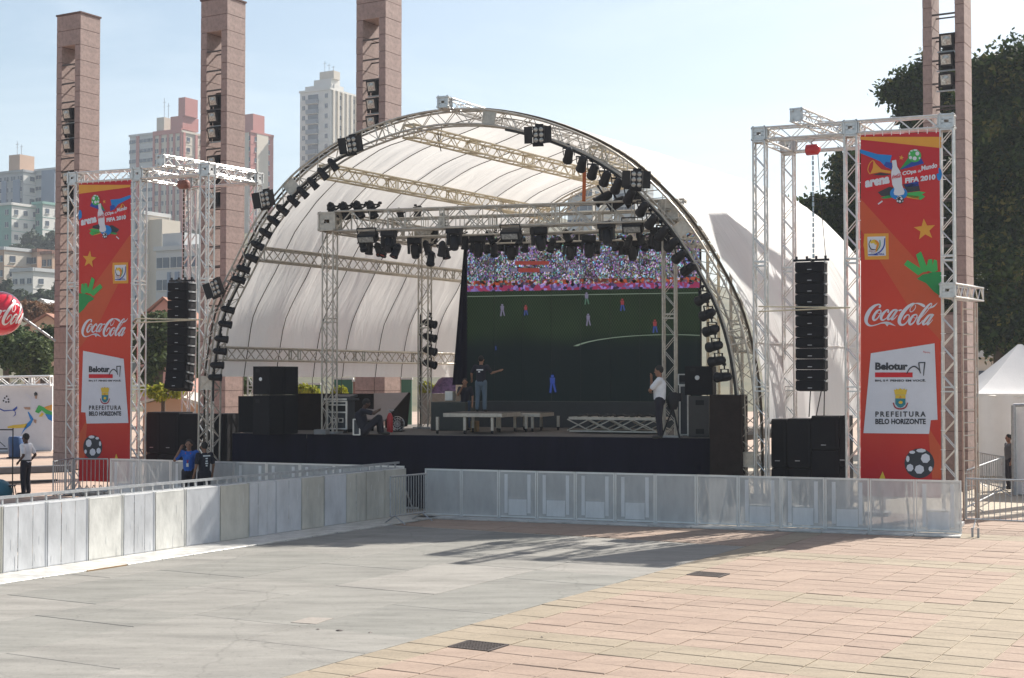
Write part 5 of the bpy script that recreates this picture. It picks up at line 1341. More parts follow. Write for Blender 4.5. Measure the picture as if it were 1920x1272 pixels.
# ================================================================== BANNERS
def banner_mat():
    m = bpy.data.materials.new('red_banner_vinyl'); m.use_nodes = True; nt = m.node_tree; n = nt.nodes; l = nt.links; b = n['Principled BSDF']
    b.inputs['Roughness'].default_value = .55; b.inputs['Specular IOR Level'].default_value = .3
    uv = n.new('ShaderNodeUVMap'); sp = n.new('ShaderNodeSeparateXYZ'); l.new(uv.outputs[0], sp.inputs[0])
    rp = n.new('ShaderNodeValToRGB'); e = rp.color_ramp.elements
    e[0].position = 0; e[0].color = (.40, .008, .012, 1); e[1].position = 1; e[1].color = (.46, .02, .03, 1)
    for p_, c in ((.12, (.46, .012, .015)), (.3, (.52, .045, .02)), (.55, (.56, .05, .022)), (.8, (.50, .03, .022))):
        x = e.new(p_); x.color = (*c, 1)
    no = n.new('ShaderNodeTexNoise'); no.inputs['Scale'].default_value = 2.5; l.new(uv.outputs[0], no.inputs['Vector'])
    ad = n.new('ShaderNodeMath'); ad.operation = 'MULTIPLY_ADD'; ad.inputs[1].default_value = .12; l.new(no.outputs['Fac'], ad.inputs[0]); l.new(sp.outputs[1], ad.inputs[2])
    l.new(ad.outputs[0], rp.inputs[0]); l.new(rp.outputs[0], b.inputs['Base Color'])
    tc = n.new('ShaderNodeTexCoord'); n2 = n.new('ShaderNodeTexNoise'); n2.inputs['Scale'].default_value = 1.1; n2.inputs['Detail'].default_value = 3; l.new(tc.outputs['Object'], n2.inputs['Vector'])
    bp = n.new('ShaderNodeBump'); bp.inputs['Strength'].default_value = .6; bp.inputs['Distance'].default_value = .12; l.new(n2.outputs['Fac'], bp.inputs['Height']); l.new(bp.outputs[0], b.inputs['Normal'])
    return m
M['banner'] = banner_mat()
def ink(name, c): 
    if name not in M: M[name] = mat(name, c, .55, 0, .04, 3, spec=.3)
    return M[name]
I_w = ink('white_print', (.62, .64, .70)); I_or = ink('orange_print', (.62, .24, .02)); I_or2 = ink('amber_print', (.66, .31, .04)); I_bl = ink('blue_print', (.01, .2, .55)); I_db = ink('deep_blue_print', (.02, .06, .33))
I_gr = ink('green_print', (.02, .26, .07)); I_gr2 = ink('light_green_print', (.05, .38, .09)); I_dk = ink('dark_print', (.035, .04, .05)); I_ru = ink('russet_print', (.52, .085, .03)); I_rd = ink('red_print', (.55, .015, .025)); I_ye = ink('yellow_print', (.68, .48, .05)); I_tl = ink('teal_print', (.02, .2, .25)); I_mr = ink('maroon_print', (.3, .02, .03))
class Banner:
    """print laid in thin layers on a banner plane; drawn in the coordinates of the right banner"""
    def __init__(s, t, p0, dr, box, mirror):
        s.t, s.p0, s.dr, s.mirror, s.box = t, p0, dr, mirror, box; s.n = Vector((dr.y, -dr.x, 0)).normalized(); s.n = s.n if s.n.y < 0 else -s.n
        s.grp = None; s.k = 0
    def m(s, x, y):
        if not s.mirror: return x, y
        yy = 343 + (y - 252) * .8036
        if s.grp is not None: xc = 148 + (1765 - s.grp) * .638; return xc + (x - s.grp) * .638, yy
        return 148 + (1765 - x) * .638, yy
    def w(s, x, y, layer):
        X, Y = s.m(x, y); p = PL(X, Y, s.p0, s.dr); return p + s.n * (.004 * layer)
    def poly(s, pts, m, layer=1, name='print', mb=None):
        own = mb is None; mb = mb or MB(); v = [s.w(x, y, layer) for x, y in pts]
        nr = Vector((0, 0, 0))
        for i in range(len(v)): nr += v[i].cross(v[(i + 1) % len(v)])
        idx = tuple(range(len(v))); mb.add(v, [idx if nr.dot(s.n) > 0 else idx[::-1]])
        if own: return place(s.t, mb.build(name, m))
    def stroke(s, pts, m, layer=1, name='print', k=1.0, mb=None, f=None):
        own = mb is None; mb = mb or MB(); c = catmull(pts, 6); L, Rr = [], []
        for i, (x, y, w_) in enumerate(c):
            a, b_ = c[max(0, i - 1)], c[min(len(c) - 1, i + 1)]; dx, dy = b_[0] - a[0], b_[1] - a[1]; d = math.hypot(dx, dy) or 1
            L.append((x - dy / d * w_ / 2 * k, y + dx / d * w_ / 2 * k)); Rr.append((x + dy / d * w_ / 2 * k, y - dx / d * w_ / 2 * k))
        f = f or (lambda x, y: s.w(x, y, layer)); v = [f(*q) for q in L] + [f(*q) for q in Rr]; n = len(c)
        mb.add(v, [(i, i + 1, n + i + 1, n + i) for i in range(n - 1)])
        if own: return place(s.t, mb.build(name, m))
    def circle(s, x, y, rx, ry, m, layer=1, name='print', n=24, a0=0):
        return s.poly([(x + rx * math.cos(a0 + i * 2 * math.pi / n), y + ry * math.sin(a0 + i * 2 * math.pi / n)) for i in range(n)], m, layer, name)
    def text(s, txt, x0, y0, w, h, m, layer=2, slope=0, bold=.0, name='lettering', shear=0, spacing=1.0):
        cu = bpy.data.curves.new('lettering', 'FONT'); cu.body = txt; cu.offset = bold; cu.space_character = spacing; cu.resolution_u = 3
        ob = bpy.data.objects.new('tmp', cu); COL.objects.link(ob); dg = bpy.context.evaluated_depsgraph_get(); me = ob.evaluated_get(dg).to_mesh()
        V_ = [v.co.copy() for v in me.vertices]; F_ = [tuple(p.vertices) for p in me.polygons]; ob.evaluated_get(dg).to_mesh_clear(); bpy.data.objects.remove(ob)
        xs, ys = [v.x for v in V_], [v.y for v in V_]; x_, X_, y_, Y_ = min(xs), max(xs), min(ys), max(ys)
        mb = MB(); out = []
        for v in V_:
            u, q = (v.x - x_) / (X_ - x_), (v.y - y_) / (Y_ - y_); px = x0 + u * w + shear * q * h; py = y0 - q * h + slope * (px - x0); out.append(s.w(px, py, layer))
        mb.add(out, F_); return place(s.t, mb.build(name, m))
COKE = [
 [(450, 215, 40), (478, 170, 38), (455, 140, 30), (400, 145, 38), (330, 180, 62), (250, 255, 82), (190, 350, 92), (153, 450, 90), (152, 540, 74), (195, 605, 52), (270, 630, 30), (380, 608, 22), (500, 568, 26), (610, 560, 50), (700, 578, 48), (770, 608, 24), (828, 635, 3)],
 [(480, 262, 28), (410, 285, 44), (345, 370, 58), (312, 450, 60), (335, 502, 42), (400, 468, 32), (462, 385, 26), (492, 310, 26), (478, 264, 24)],
 [(400, 330, 10), (450, 345, 14), (500, 340, 14), (545, 318, 10)],
 [(645, 325, 44), (668, 285, 30), (635, 262, 30), (565, 320, 52), (505, 405, 62), (495, 470, 56), (535, 500, 36), (600, 465, 22), (650, 418, 14)],
 [(845, 258, 30), (775, 275, 42), (705, 350, 54), (655, 430, 56), (655, 482, 44), (715, 460, 28), (790, 350, 22), (850, 262, 20)],
 [(870, 258, 50), (805, 355, 52), (752, 440, 54), (745, 488, 40), (800, 462, 22), (872, 385, 10)],
 [(898, 280, 34), (972, 262, 30)],
 [(1288, 150, 14), (1285, 215, 16), (1235, 285, 18), (1180, 308, 20), (1160, 275, 18), (1180, 210, 16), (1235, 145, 22), (1262, 118, 26), (1215, 125, 42), (1120, 190, 70), (1010, 310, 84), (930, 450, 84), (915, 550, 76), (955, 605, 54), (1025, 600, 34), (1095, 535, 22), (1138, 450, 20), (1140, 388, 22), (1100, 378, 26), (1045, 425, 36), (1008, 490, 20)],
 [(1262, 118, 14), (1335, 115, 30), (1410, 135, 52), (1470, 165, 62), (1505, 190, 40)],
 [(1312, 368, 28), (1240, 390, 44), (1178, 470, 58), (1145, 555, 60), (1170, 602, 42), (1235, 565, 32), (1295, 480, 24), (1325, 405, 24), (1308, 370, 22)],
 [(1240, 440, 10), (1290, 452, 14), (1345, 440, 12)],
 [(1405, 455, 12), (1500, 355, 16), (1600, 235, 18), (1660, 150, 20), (1650, 115, 24), (1590, 155, 42), (1490, 275, 60), (1400, 410, 66), (1345, 525, 64), (1345, 590, 48), (1400, 570, 24), (1455, 500, 14)],
 [(1565, 225, 14), (1625, 215, 30), (1700, 185, 34), (1755, 140, 20), (1795, 98, 4)],
 [(1670, 368, 30), (1600, 390, 46), (1520, 480, 56), (1462, 565, 54), (1475, 602, 40), (1540, 565, 26), (1620, 455, 20), (1680, 370, 18)],
 [(1700, 362, 50), (1630, 460, 54), (1570, 560, 54), (1570, 602, 40), (1630, 555, 20), (1690, 485, 10)]]
COKE_NOTCH = [(560, 570), (600, 600), (635, 645), (668, 600), (720, 590), (700, 565), (620, 555)]
def coke(b, layer=2):
    b.grp = 1689
    mb = MB(); c = lambda x, y: (1612 + x / 12.308, 560 + y / 12.3)
    for st_ in COKE: b.stroke([(*c(x, y), w / 12.3) for x, y, w in st_], None, layer, mb=mb)
    b.poly([c(x, y) for x, y in COKE_NOTCH], None, layer, mb=mb)
    place(b.t, mb.build('script_lettering', I_w)); b.grp = None
def ball(b, x, y, r, dark, light, layer=1):
    b.circle(x, y, r, r, dark, layer, 'ball_print')
    s = r / 27.0
    for pts in ([(-27 + 3, -14), (-25, -2), (-20, 4), (-14, -16), (-18, -20)], [(-14, 9), (-9, 18), (-1, 8), (-5, 26), (-13, 24), (-22, 12)]): pass
    # visible white panels: five round a dark centre patch
    for (cx, cy, rx, ry) in [(11, -9, 8.6, 9), (0, 11, 8.8, 8.5), (-17, 8, 6.5, 7), (-21, -8, 3.2, 6), (3, -23, 9, 3.6), (-13, -20, 5.5, 3), (20, 10, 3.6, 5)]:
        b.circle(x + cx * s, y + cy * s, rx * s, ry * s, light, layer + 1, 'ball_panel', 7, .3)
def draw_banner(b):
    Zc = lambda X, Y: (1580 + X / 3.741, 220 + Y / 3.741)       # first close-up
    W = lambda X, Y: (1612 + X / 9.787, 270 + Y / 9.785)        # second close-up
    # rays
    b.poly([(1613, 257), (1765, 257), (1765, 278), (1613, 262)], I_or2, 1, 'ray_print')
    b.poly([(1613, 372), (1765, 540), (1765, 640), (1700, 570), (1613, 430)], I_ru, 1, 'ray_print')
    b.poly([(1740, 800), (1765, 840), (1765, 898), (1748, 898)], I_ru, 1, 'ray_print')
    # horn, ribbons, bottle
    b.poly([W(10, 100), W(330, 190), W(590, 210), W(560, 330), W(600, 470), W(480, 430), W(370, 320), W(10, 170)], I_bl, 1, 'ribbon_print')
    b.poly([W(440, 400), W(480, 330), W(600, 350), W(590, 480)], I_db, 2, 'ribbon_print')
    b.poly([W(730, 480), W(900, 260), W(1120, 250), W(1180, 360), W(930, 430)], I_db, 1, 'ribbon_print')
    b.poly([W(730, 480), W(890, 260), W(960, 330)], I_gr, 2, 'ribbon_print')
    b.grp = 1626 if b.mirror else None
    b.grp = None
    b.stroke([(*W(190, 560), 1.4), (*W(150, 480), 1.4), (*W(180, 370), 1.6), (*W(240, 310), 1.6), (*W(280, 350), 1.6)], I_or2, 3, 'horn_print')
    b.poly([W(255, 310), W(300, 370), W(400, 470), W(570, 500), W(570, 545), W(380, 520), W(190, 555), W(240, 450)], I_or2, 2, 'horn_print')
    b.poly([W(230, 570), W(380, 530), W(560, 560), W(560, 590)], I_dk, 2, 'horn_shade_print')
    for p_, m_ in (([W(330, 890), W(540, 790), W(620, 800), W(620, 960), W(400, 960)], I_dk), ([W(790, 740), W(1080, 730), W(1110, 860), W(880, 890)], I_dk), ([W(800, 720), W(1080, 690), W(1080, 770), W(860, 790)], I_db),
                   ([W(380, 990), W(560, 930), W(600, 990), W(450, 1010)], I_gr), ([W(870, 900), W(1090, 870), W(1210, 890), W(1140, 930), W(1200, 970), W(1120, 1030), W(860, 960)], I_gr2), ([W(860, 940), W(1100, 960), W(1080, 1025), W(860, 985)], I_or2)):
        b.poly(p_, m_, 1, 'ribbon_print')
    b.circle(*W(715, 910), 160 / 9.787, 120 / 9.787, I_bl, 2, 'ribbon_print')
    b.grp = 1690 if b.mirror else None
    b.poly([W(75, 640), W(560, 570), W(900, 480), W(1440, 350), W(1450, 540), W(900, 730), W(600, 770), W(150, 870), W(70, 800)], I_rd, 3, 'ribbon_print')
    b.poly([W(590, 310), W(670, 295), W(690, 420), W(750, 520), W(775, 640), W(780, 760), W(825, 880), W(810, 930), W(720, 955), W(640, 940), W(625, 900), W(640, 830), W(600, 750), W(580, 600), W(580, 520), W(605, 420)], I_w, 4, 'bottle_print')
    b.poly([W(575, 300), W(580, 250), W(670, 235), W(680, 285)], I_rd, 3, 'cap_print')
    c = lambda x, y: W(588 + x * .098, 690 - 40 + y * .15 - x * .02 - 90)
    mb = MB()
    for st_ in COKE: b.stroke([(*c(x, y), w / 12.3 * .16) for x, y, w in st_], None, 6, mb=mb)
    place(b.t, mb.build('script_lettering', I_rd))
    b.text('arena', W(100, 800)[0], W(100, 812)[1], 46, 13.5, I_w, 5, slope=-.19, bold=.06)
    b.text('COpa', W(785, 600)[0], W(785, 605)[1], 26, 9.5, I_w, 5, slope=-.2, bold=.04)
    b.text('do', W(1070, 520)[0], W(1070, 530)[1], 6, 5, I_w, 5, slope=-.2, bold=.03)
    b.text('Mundo', W(1135, 495)[0], W(1135, 500)[1], 29.5, 9.5, I_w, 5, slope=-.22, bold=.04)
    b.text('FIFA 2010', W(835, 725)[0], W(835, 728)[1], 57, 10, I_w, 5, slope=-.13, bold=.055)
    b.grp = None
    ball(b, *W(1010, 220), 120 / 9.787, I_gr2, I_w, 4)
    ball(b, *W(740, 1030), 70 / 9.787, I_dk, I_w, 5)
    b.poly([W(330, 1100), W(410, 1040), W(425, 1060), W(345, 1118)], I_w, 3, 'boot_print')
    b.circle(1764 - 3, 270 + 560 / 9.787, 5, 12, I_bl, 2, 'dot_print')
    def star(x, y, r, m, rot=-.1): b.poly([(x + (r if i % 2 == 0 else r * .42) * math.sin(rot + i * math.pi / 5), y - (r if i % 2 == 0 else r * .42) * math.cos(rot + i * math.pi / 5)) for i in range(10)], m, 2, 'star_print')
    star(1734, 431, 21, I_or2); star(*W(765, 255), 5, I_or2, .2)
    # emblem panel
    b.grp = 1643 if b.mirror else None
    b.poly([Zc(152, 818), Zc(322, 815), Zc(324, 998), Zc(156, 1000), Zc(152, 925), Zc(146, 900)], I_or2, 2, 'emblem_frame')
    b.poly([Zc(174, 840), Zc(300, 836), Zc(304, 972), Zc(178, 976)], I_w, 3, 'emblem_field')
    b.stroke([(*Zc(200, 860), 1.5), (*Zc(185, 890), 1.5), (*Zc(200, 925), 2.2), (*Zc(235, 930), 1.2)], I_dk, 4, 'emblem_mark'); b.stroke([(*Zc(195, 880), 4), (*Zc(225, 872), 7), (*Zc(235, 895), 4)], I_ye, 4, 'emblem_mark')
    b.stroke([(*Zc(230, 865), 3), (*Zc(248, 890), 5), (*Zc(238, 930), 3), (*Zc(232, 950), 1.5)], I_or, 5, 'emblem_mark'); b.stroke([(*Zc(262, 862), 1.5), (*Zc(262, 905), 1.6), (*Zc(240, 940), 1.6)], I_gr, 5, 'emblem_mark')
    b.stroke([(*Zc(296, 850), 2), (*Zc(290, 905), 2.5), (*Zc(262, 945), 2.5), (*Zc(215, 966), 1.5)], I_db, 4, 'emblem_mark')
    b.text('SOUTH', *Zc(184, 936), 10, 1.7, I_mr, 4, bold=.02); b.text('AFRICA', *Zc(182, 946), 12, 1.8, I_mr, 4, bold=.02); b.text('2010', *Zc(198, 957), 7, 1.7, I_dk, 4, bold=.02); b.text('FIFA', *Zc(254, 968), 11, 3.2, I_db, 5, bold=.04)
    b.poly([Zc(180, 962), Zc(250, 962), Zc(250, 970), Zc(180, 970)], I_db, 4, 'emblem_mark')
    b.grp = None
    # hand
    b.poly([Zc(692, 1085), Zc(692, 1262), Zc(640, 1225), Zc(585, 1165), Zc(520, 1135), Zc(560, 1105), Zc(640, 1085)], I_gr, 2, 'hand_print')
    b.poly([Zc(430, 1035), Zc(455, 1002), Zc(545, 1060), Zc(515, 965), Zc(550, 942), Zc(590, 1045), Zc(600, 1000), Zc(628, 995), Zc(632, 1040), Zc(640, 998), Zc(662, 1005), Zc(668, 1075), Zc(640, 1090), Zc(600, 1080), Zc(530, 1110)], I_gr2, 3, 'hand_print')
    b.stroke([(*Zc(515, 1125), 1), (*Zc(570, 1090), 1.4), (*Zc(600, 1100), 1)], I_ru, 4, 'hand_print')
    coke(b, 2)
    # white sponsor panel
    K = lambda X, Y: (1580 + X / 3.533, 560 + Y / 3.533)
    b.poly([K(187, 363), K(609, 297), K(629, 803), K(584, 806), K(573, 897), K(138, 892)], I_w, 2, 'sponsor_panel')
    b.grp = 1688 if b.mirror else None
    b.text('Belotur', *K(216, 474), (432 - 216) / 3.533, 50 / 3.533, I_dk, 4, bold=.05)
    b.poly([K(215, 490), K(464, 490), K(464, 522), K(215, 522)], I_rd, 4, 'red_bar')
    b.stroke([(*K(425, 498), 2), (*K(445, 465), 2.2), (*K(475, 450), 2.4), (*K(505, 470), 2.2), (*K(518, 496), 1.6)], I_dk, 5, 'bridge_mark')
    b.stroke([(*K(514, 490), 2), (*K(508, 455), 2), (*K(505, 426), 2.2)], I_dk, 5, 'bridge_mark'); b.stroke([(*K(503, 426), 2), (*K(548, 424), 2)], I_dk, 5, 'bridge_mark'); b.stroke([(*K(545, 424), 2.2), (*K(540, 465), 2), (*K(536, 512), 1.4)], I_dk, 5, 'bridge_mark')
    b.text('BH, S\u00d3 PENSO EM VOC\u00ca.', *K(215, 553), 336 / 3.533, 19 / 3.533, I_dk, 4, bold=.04)
    b.text('Apoio', *K(532, 362), 48 / 3.533, 16 / 3.533, I_rd, 4, slope=.12, bold=.0)
    b.text('PREFEITURA', *K(217, 784), 334 / 3.533, 36 / 3.533, I_dk, 4, spacing=1.35, bold=.03)
    b.text('BELO HORIZONTE', *K(217, 833), 334 / 3.533, 37 / 3.533, I_dk, 4, bold=.04)
    # crest
    b.stroke([(*K(335, 690), 2), (*K(350, 722), 2.6), (*K(382, 732), 2.6), (*K(415, 722), 2.6), (*K(432, 690), 2)], I_mr, 4, 'crest_ribbon')
    b.poly([K(350, 662), K(417, 662), K(417, 700), K(400, 718), K(383, 724), K(366, 718), K(350, 700)], I_tl, 5, 'crest_shield'); b.poly([K(350, 640), K(417, 640), K(417, 662), K(350, 662)], I_ye, 5, 'crest_shield')
    b.poly([K(372, 660), K(383, 643), K(395, 660)], I_or, 6, 'crest_mark'); b.circle(*K(385, 688), 4, 3, I_ye, 6, 'crest_mark', 10)
    b.poly([K(340, 602), K(352, 606), K(356, 596), K(368, 604), K(382, 594), K(396, 604), K(410, 596), K(416, 606), K(428, 602), K(420, 638), K(348, 638)], I_ye, 5, 'crest_crown')
    b.grp = None
    ball(b, 1724, 869, 28, I_dk, I_w, 2)
    b.poly([(1648, 900), (1655, 884), (1661, 900)], I_ye, 2, 'star_print')
def make_banner(label, px, ys, fl, mirror):
    p0 = fl - B * .16; t = thing('advertising_banner', PL((px[0] + px[1]) / 2, ys[1][0], p0, TA), label, 'banner', 'red advertising banners')
    b = Banner(t, p0, TA, None, mirror)
    cn = [PL(px[0], ys[1][0], p0, TA), PL(px[1], ys[1][1], p0, TA), PL(px[1], ys[0][1], p0, TA), PL(px[0], ys[0][0], p0, TA)]
    zb_ = max(.25, cn[0].z); cn[0].z = cn[1].z = zb_
    me = bpy.data.meshes.new('vinyl'); n = b.n * -.012
    v = [tuple(x) for x in cn] + [tuple(x + n) for x in cn]
    me.from_pydata(v, [], [(0, 1, 2, 3), (7, 6, 5, 4), (0, 4, 5, 1), (1, 5, 6, 2), (2, 6, 7, 3), (3, 7, 4, 0)]); ul = me.uv_layers.new(name='UVMap'); uv = [(0, 0), (1, 0), (1, 1), (0, 1)] * 2
    for lp in me.loops: ul.data[lp.index].uv = uv[lp.vertex_index]
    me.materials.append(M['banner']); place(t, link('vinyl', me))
    draw_banner(b)
    mb = MB()       # lacing
    for e in (0, 1):
        lo, hi = (cn[0], cn[3]) if e == 0 else (cn[1], cn[2])
        for k in range(19):
            p = lo.lerp(hi, (k + .5) / 19) + b.n * .01; mb.tube(p, p + TA * (-.11 if e == 0 else .11) - b.n * .03, .011, 4)
    for k in range(9): p = cn[3].lerp(cn[2], (k + .5) / 9) + b.n * .01; mb.tube(p - Z * .03, p + Z * .13 - b.n * .03, .011, 4)
    place(t, mb.build('lacing', M['white']))
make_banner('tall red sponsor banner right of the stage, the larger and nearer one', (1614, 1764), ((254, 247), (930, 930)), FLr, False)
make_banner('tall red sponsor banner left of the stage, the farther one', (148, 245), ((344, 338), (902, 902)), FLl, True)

# ================================================================== CROWD BARRIERS
def perforated():
    m = mat('perforated_aluminium', (.66, .655, .64), .45, .2, .14, 4, stretch=(1.5, 1.5, .4)); nt = m.node_tree; n = nt.nodes; l = nt.links; b = n['Principled BSDF']
    tp_ = n.new('ShaderNodeBsdfTransparent'); ms = n.new('ShaderNodeMixShader'); ms.inputs[0].default_value = .44
    l.new(b.outputs[0], ms.inputs[1]); l.new(tp_.outputs[0], ms.inputs[2]); l.new(ms.outputs[0], n['Material Output'].inputs['Surface']); return m
M['perf'] = perforated()
M['sheet0'] = mat('bright_sheet', (.68, .67, .63), .42, .2, .2, 3.5, .25, 14, stretch=(1, 1, .5)); M['sheet1'] = mat('bluish_sheet', (.58, .59, .61), .4, .3, .16, 2.5, .2, 14, stretch=(1, 1, .5))
M['sheet2'] = mat('warm_dull_sheet', (.53, .51, .45), .5, .25, .2, 2.5, .2, 14, stretch=(1, 1, .4)); M['plate'] = mat('tread_plate', (.52, .51, .48), .42, .3, .3, 3, .3, 60); M['alu_edge'] = mat('bright_edge', (.68, .68, .67), .35, .5, .06)
BH = 1.16
PANEL_KIND = [0]
M['perf2'] = mat('stiffener_sheet', (.66, .66, .66), .45, .3, .12, 4, stretch=(1.5, 1.5, .4))

def barrier(p, q, label, kind, group, plate=.6, sheet=None, ribs=0, nrm=None):
    d = (q - p).normalized(); w = (q - p).length; n = nrm or Vector((d.y, -d.x, 0))
    n = n if n.dot(-((p + q) / 2)) > 0 else -n; c = (p + q) / 2
    t = thing('crowd_barrier', c, label, 'barrier', group)
    e = .022
    for s_ in (0, 1):
        mb = MB(); mb.box(p.lerp(q, s_) + d * (e if s_ == 0 else -e) + n * .004 + Z * (BH / 2), ((.035 if kind == 'mesh' else .016), .045, BH), d); place(t, mb.build('side_post', M['alu_edge'] if kind == 'mesh' else sheet))
    for z in (.06, BH - .02): mb = MB(); mb.box(c + Z * z, (w - .09, .04, .04 if kind == 'mesh' else .016), d); place(t, mb.build('frame_rail', M['alu_edge'] if kind == 'mesh' else sheet))
    if kind == 'mesh':
        mb = MB(); mb.box(c + n * .012 + Z * (BH / 2 + .01), (w - .08, .004, BH - .1), d); place(t, mb.build('perforated_sheet', M['perf']))
        v_ = PANEL_KIND[0]; PANEL_KIND[0] += 1
        if v_ % 5 != 1 and v_ % 7 != 0:
            for a in (-.3, .3): mb = MB(); mb.box(c + d * a * w + n * .019 + Z * (BH / 2 + .03), (.085, .006, BH - .24), d); place(t, mb.build('stiffener', M['perf2']))
            mb = MB(); mb.box(c - n * .1 + Z * .5, (w * .5, .2, .03), d); place(t, mb.build('step', M['alu_edge']))
            mb = MB(); mb.box(c + n * .019 + Z * .29, (w * .48, .006, .38), d); place(t, mb.build('kick_sheet', M['perf2']))
        for s_ in (-1, 1): mb = MB(); mb.tube(c + d * s_ * w * .3 + Z * (BH - .1) - n * .03, c + d * s_ * w * .3 - n * .85 + Z * .04, .022, 5); place(t, mb.build('back_brace', M['alu_edge']))
        mb = MB(); mb.box(c - n * .85 + Z * .03, (w - .06, .05, .05), d); place(t, mb.build('back_foot', M['alu_edge']))
    else:
        k = max(1, ribs)
        for i in range(k):
            mb = MB(); mb.box(p.lerp(q, (i + .5) / k) + n * (.014 + .003 * (i % 2)) + Z * (BH / 2 + .01), ((w - .02) / k - .008, .008, BH - .05), d); place(t, mb.build('sheet', sheet)).rotation_euler = (0, 0, 0)
        rs = random.Random(int(c.y * 100)); mb = MB()
        for _ in range(rs.randint(2, 6)):
            a = rs.uniform(.08, .9); z = rs.uniform(.15, 1.0); q0 = p.lerp(q, a) + n * .023 + Z * z; q1 = q0 + d * rs.uniform(-.04, .1) - Z * rs.uniform(.08, .3); mb.box((q0 + q1) / 2, (.006, .003, (q1 - q0).length), d, q1 - q0)
        tag(place(t, mb.build('scratches', M['white'])), kind='stuff')
        mb = MB(); mb.box(c - n * .2 + Z * (BH + .13), (w, .05, .05), d); mb.box(c - n * .2 + Z * (BH - .0), (w, .03, .03), d); place(t, mb.build('hand_rail', M['steel']))
        for i in range(3): mb = MB(); mb.box(p.lerp(q, (i + .5) / 3) - n * .2 + Z * (BH + .06), (.03, .035, .12), d); place(t, mb.build('rail_post', M['steel']))
        mb = MB(); mb.box(c - n * .12 + Z * (BH - .01), (w, .2, .012), d); place(t, mb.build('top_ledge', M['alu_edge']))
        for s_ in (-1, 1): mb = MB(); mb.tube(c + d * s_ * w * .4 + Z * (BH - .05) - n * .2, c + d * s_ * w * .4 - n * 1.0 + Z * .04, .02, 5); place(t, mb.build('back_brace', M['steel']))
    mb = MB(); mb.cbox(c + n * (plate / 2 + .03) + Z * .02, (w - .012, plate, .022), d, ch=.004); place(t, mb.build('foot_plate', M['plate']))
    mb = MB(); mb.cbox(c + n * (plate + .03) + Z * .014, (w - .02, .03, .032), d, ch=.004); place(t, mb.build('plate_edge', M['wood'] if kind != 'mesh' and random.random() < .3 else M['plate']))
    return t
P0, P1 = Vector((-2.12, 34.95, 0)), Vector((9.62, 30.66, 0))
for i in range(13):
    barrier(P0.lerp(P1, i / 13), P0.lerp(P1, (i + 1) / 13), '%s perforated barrier from the left in the front row before the stage' % ORD[i], 'mesh', 'front row of perforated barriers', .55)
# left run: world positions along the paving grid
LA, LB0 = -19.66, 16.0
seq = [('sheet1', 3), ('sheet1', 3), ('sheet0', 1), ('sheet1', 3), ('sheet0', 1), ('sheet1', 1), ('sheet2', 1), ('sheet1', 3), ('sheet1', 2), ('sheet2', 1), ('sheet1', 1), ('sheet2', 2), ('sheet2', 1), ('sheet2', 1)]
desc = {'sheet0': 'bright whitish', 'sheet1': 'bluish grey', 'sheet2': 'dull warm grey'}
seams = [16.87, 17.84, 18.8, 19.67, 20.5, 21.35, 22.35, 23.25, 24.13, 25.0, 25.82, 26.65, 27.42, 28.18, 29.09]
bs = [('sheet2', 1, 15.95, 16.87)] + [(s_, r_, seams[i], seams[i + 1]) for i, (s_, r_) in enumerate(seq)]
for i, (s_, r_, b0, b1) in enumerate(bs):
    barrier(AB(LA, b0), AB(LA, b1), '%s %s barrier from the left in the row running to the stage' % (ORD[i], desc[s_]), 'sheet', 'row of sheet metal barriers running to the stage', .95, M[s_], r_, nrm=A)
Q0, Q1 = Vector((-11.05, 39.4, 0)), Vector((-2.7, 35.95, 0))
for i in range(9):
    barrier(Q0.lerp(Q1, i / 9), Q0.lerp(Q1, (i + 1) / 9), '%s perforated barrier from the left in the far row along the left stage skirt' % ORD[i], 'mesh', 'far row of perforated barriers', .4)
def fence(p, q, label, n=12, h=1.1, z0=0.0, group='crowd control fences', feet=True):
    d = (q - p).normalized(); w = (q - p).length; nn = Vector((d.y, -d.x, 0)); t = thing('barred_fence', (p + q) / 2, label, 'fence', group)
    mb = MB(); a, b_ = p + Z * .2, q + Z * .2; c, e = q + Z * (h), p + Z * (h)
    mb.path([a, b_, c, e, a], .022, 6); place(t, mb.build('frame', M['steel']))
    for i in range(1, n): mb = MB(); x = p.lerp(q, i / n); mb.tube(x + Z * .2, x + Z * h, .01, 5); place(t, mb.build('bar', M['steel']))
    if feet:
        for s_ in (.12, .88): mb = MB(); x = p.lerp(q, s_); mb.path([x - nn * .3 + Z * .02, x + Z * .2, x + nn * .3 + Z * .02], .016, 5); place(t, mb.build('foot', M['steel']))
    return t
def gx(px, py): g_ = G(px, py); return g_
fence(G(732, 985), G(799, 976), 'short barred fence closing the gap between the two barrier rows', 14)
fence(G(1812, 990), G(1962, 997), 'barred fence joining the right end of the front barrier row', 14)
a_, b_ = P(1812, 890, 35.1), P(1883, 859, 41.3)
fence(Vector((a_.x, a_.y, 0)), Vector((b_.x, b_.y, 0)), 'barred fence running back towards the white tent', 16)
b2 = P(1826, 850, 44.5); fence(Vector((b2.x, b2.y, 0)), Vector((b_.x, b_.y + .1, 0)), 'barred fence turning the corner in front of the white tent', 16)
a_, b_ = P(100, 864, 38.9), P(137, 858, 40.6); fence(Vector((a_.x, a_.y, 0)), Vector((b_.x, b_.y, 0)), 'narrow barred fence section at the foot of the first pillar', 9)
a_, b_ = P(140, 860, 40.3), P(202, 860, 40.2); fence(Vector((a_.x, a_.y, 0)), Vector((b_.x, b_.y, 0)), 'barred fence in front of the foot of the left banner', 8)
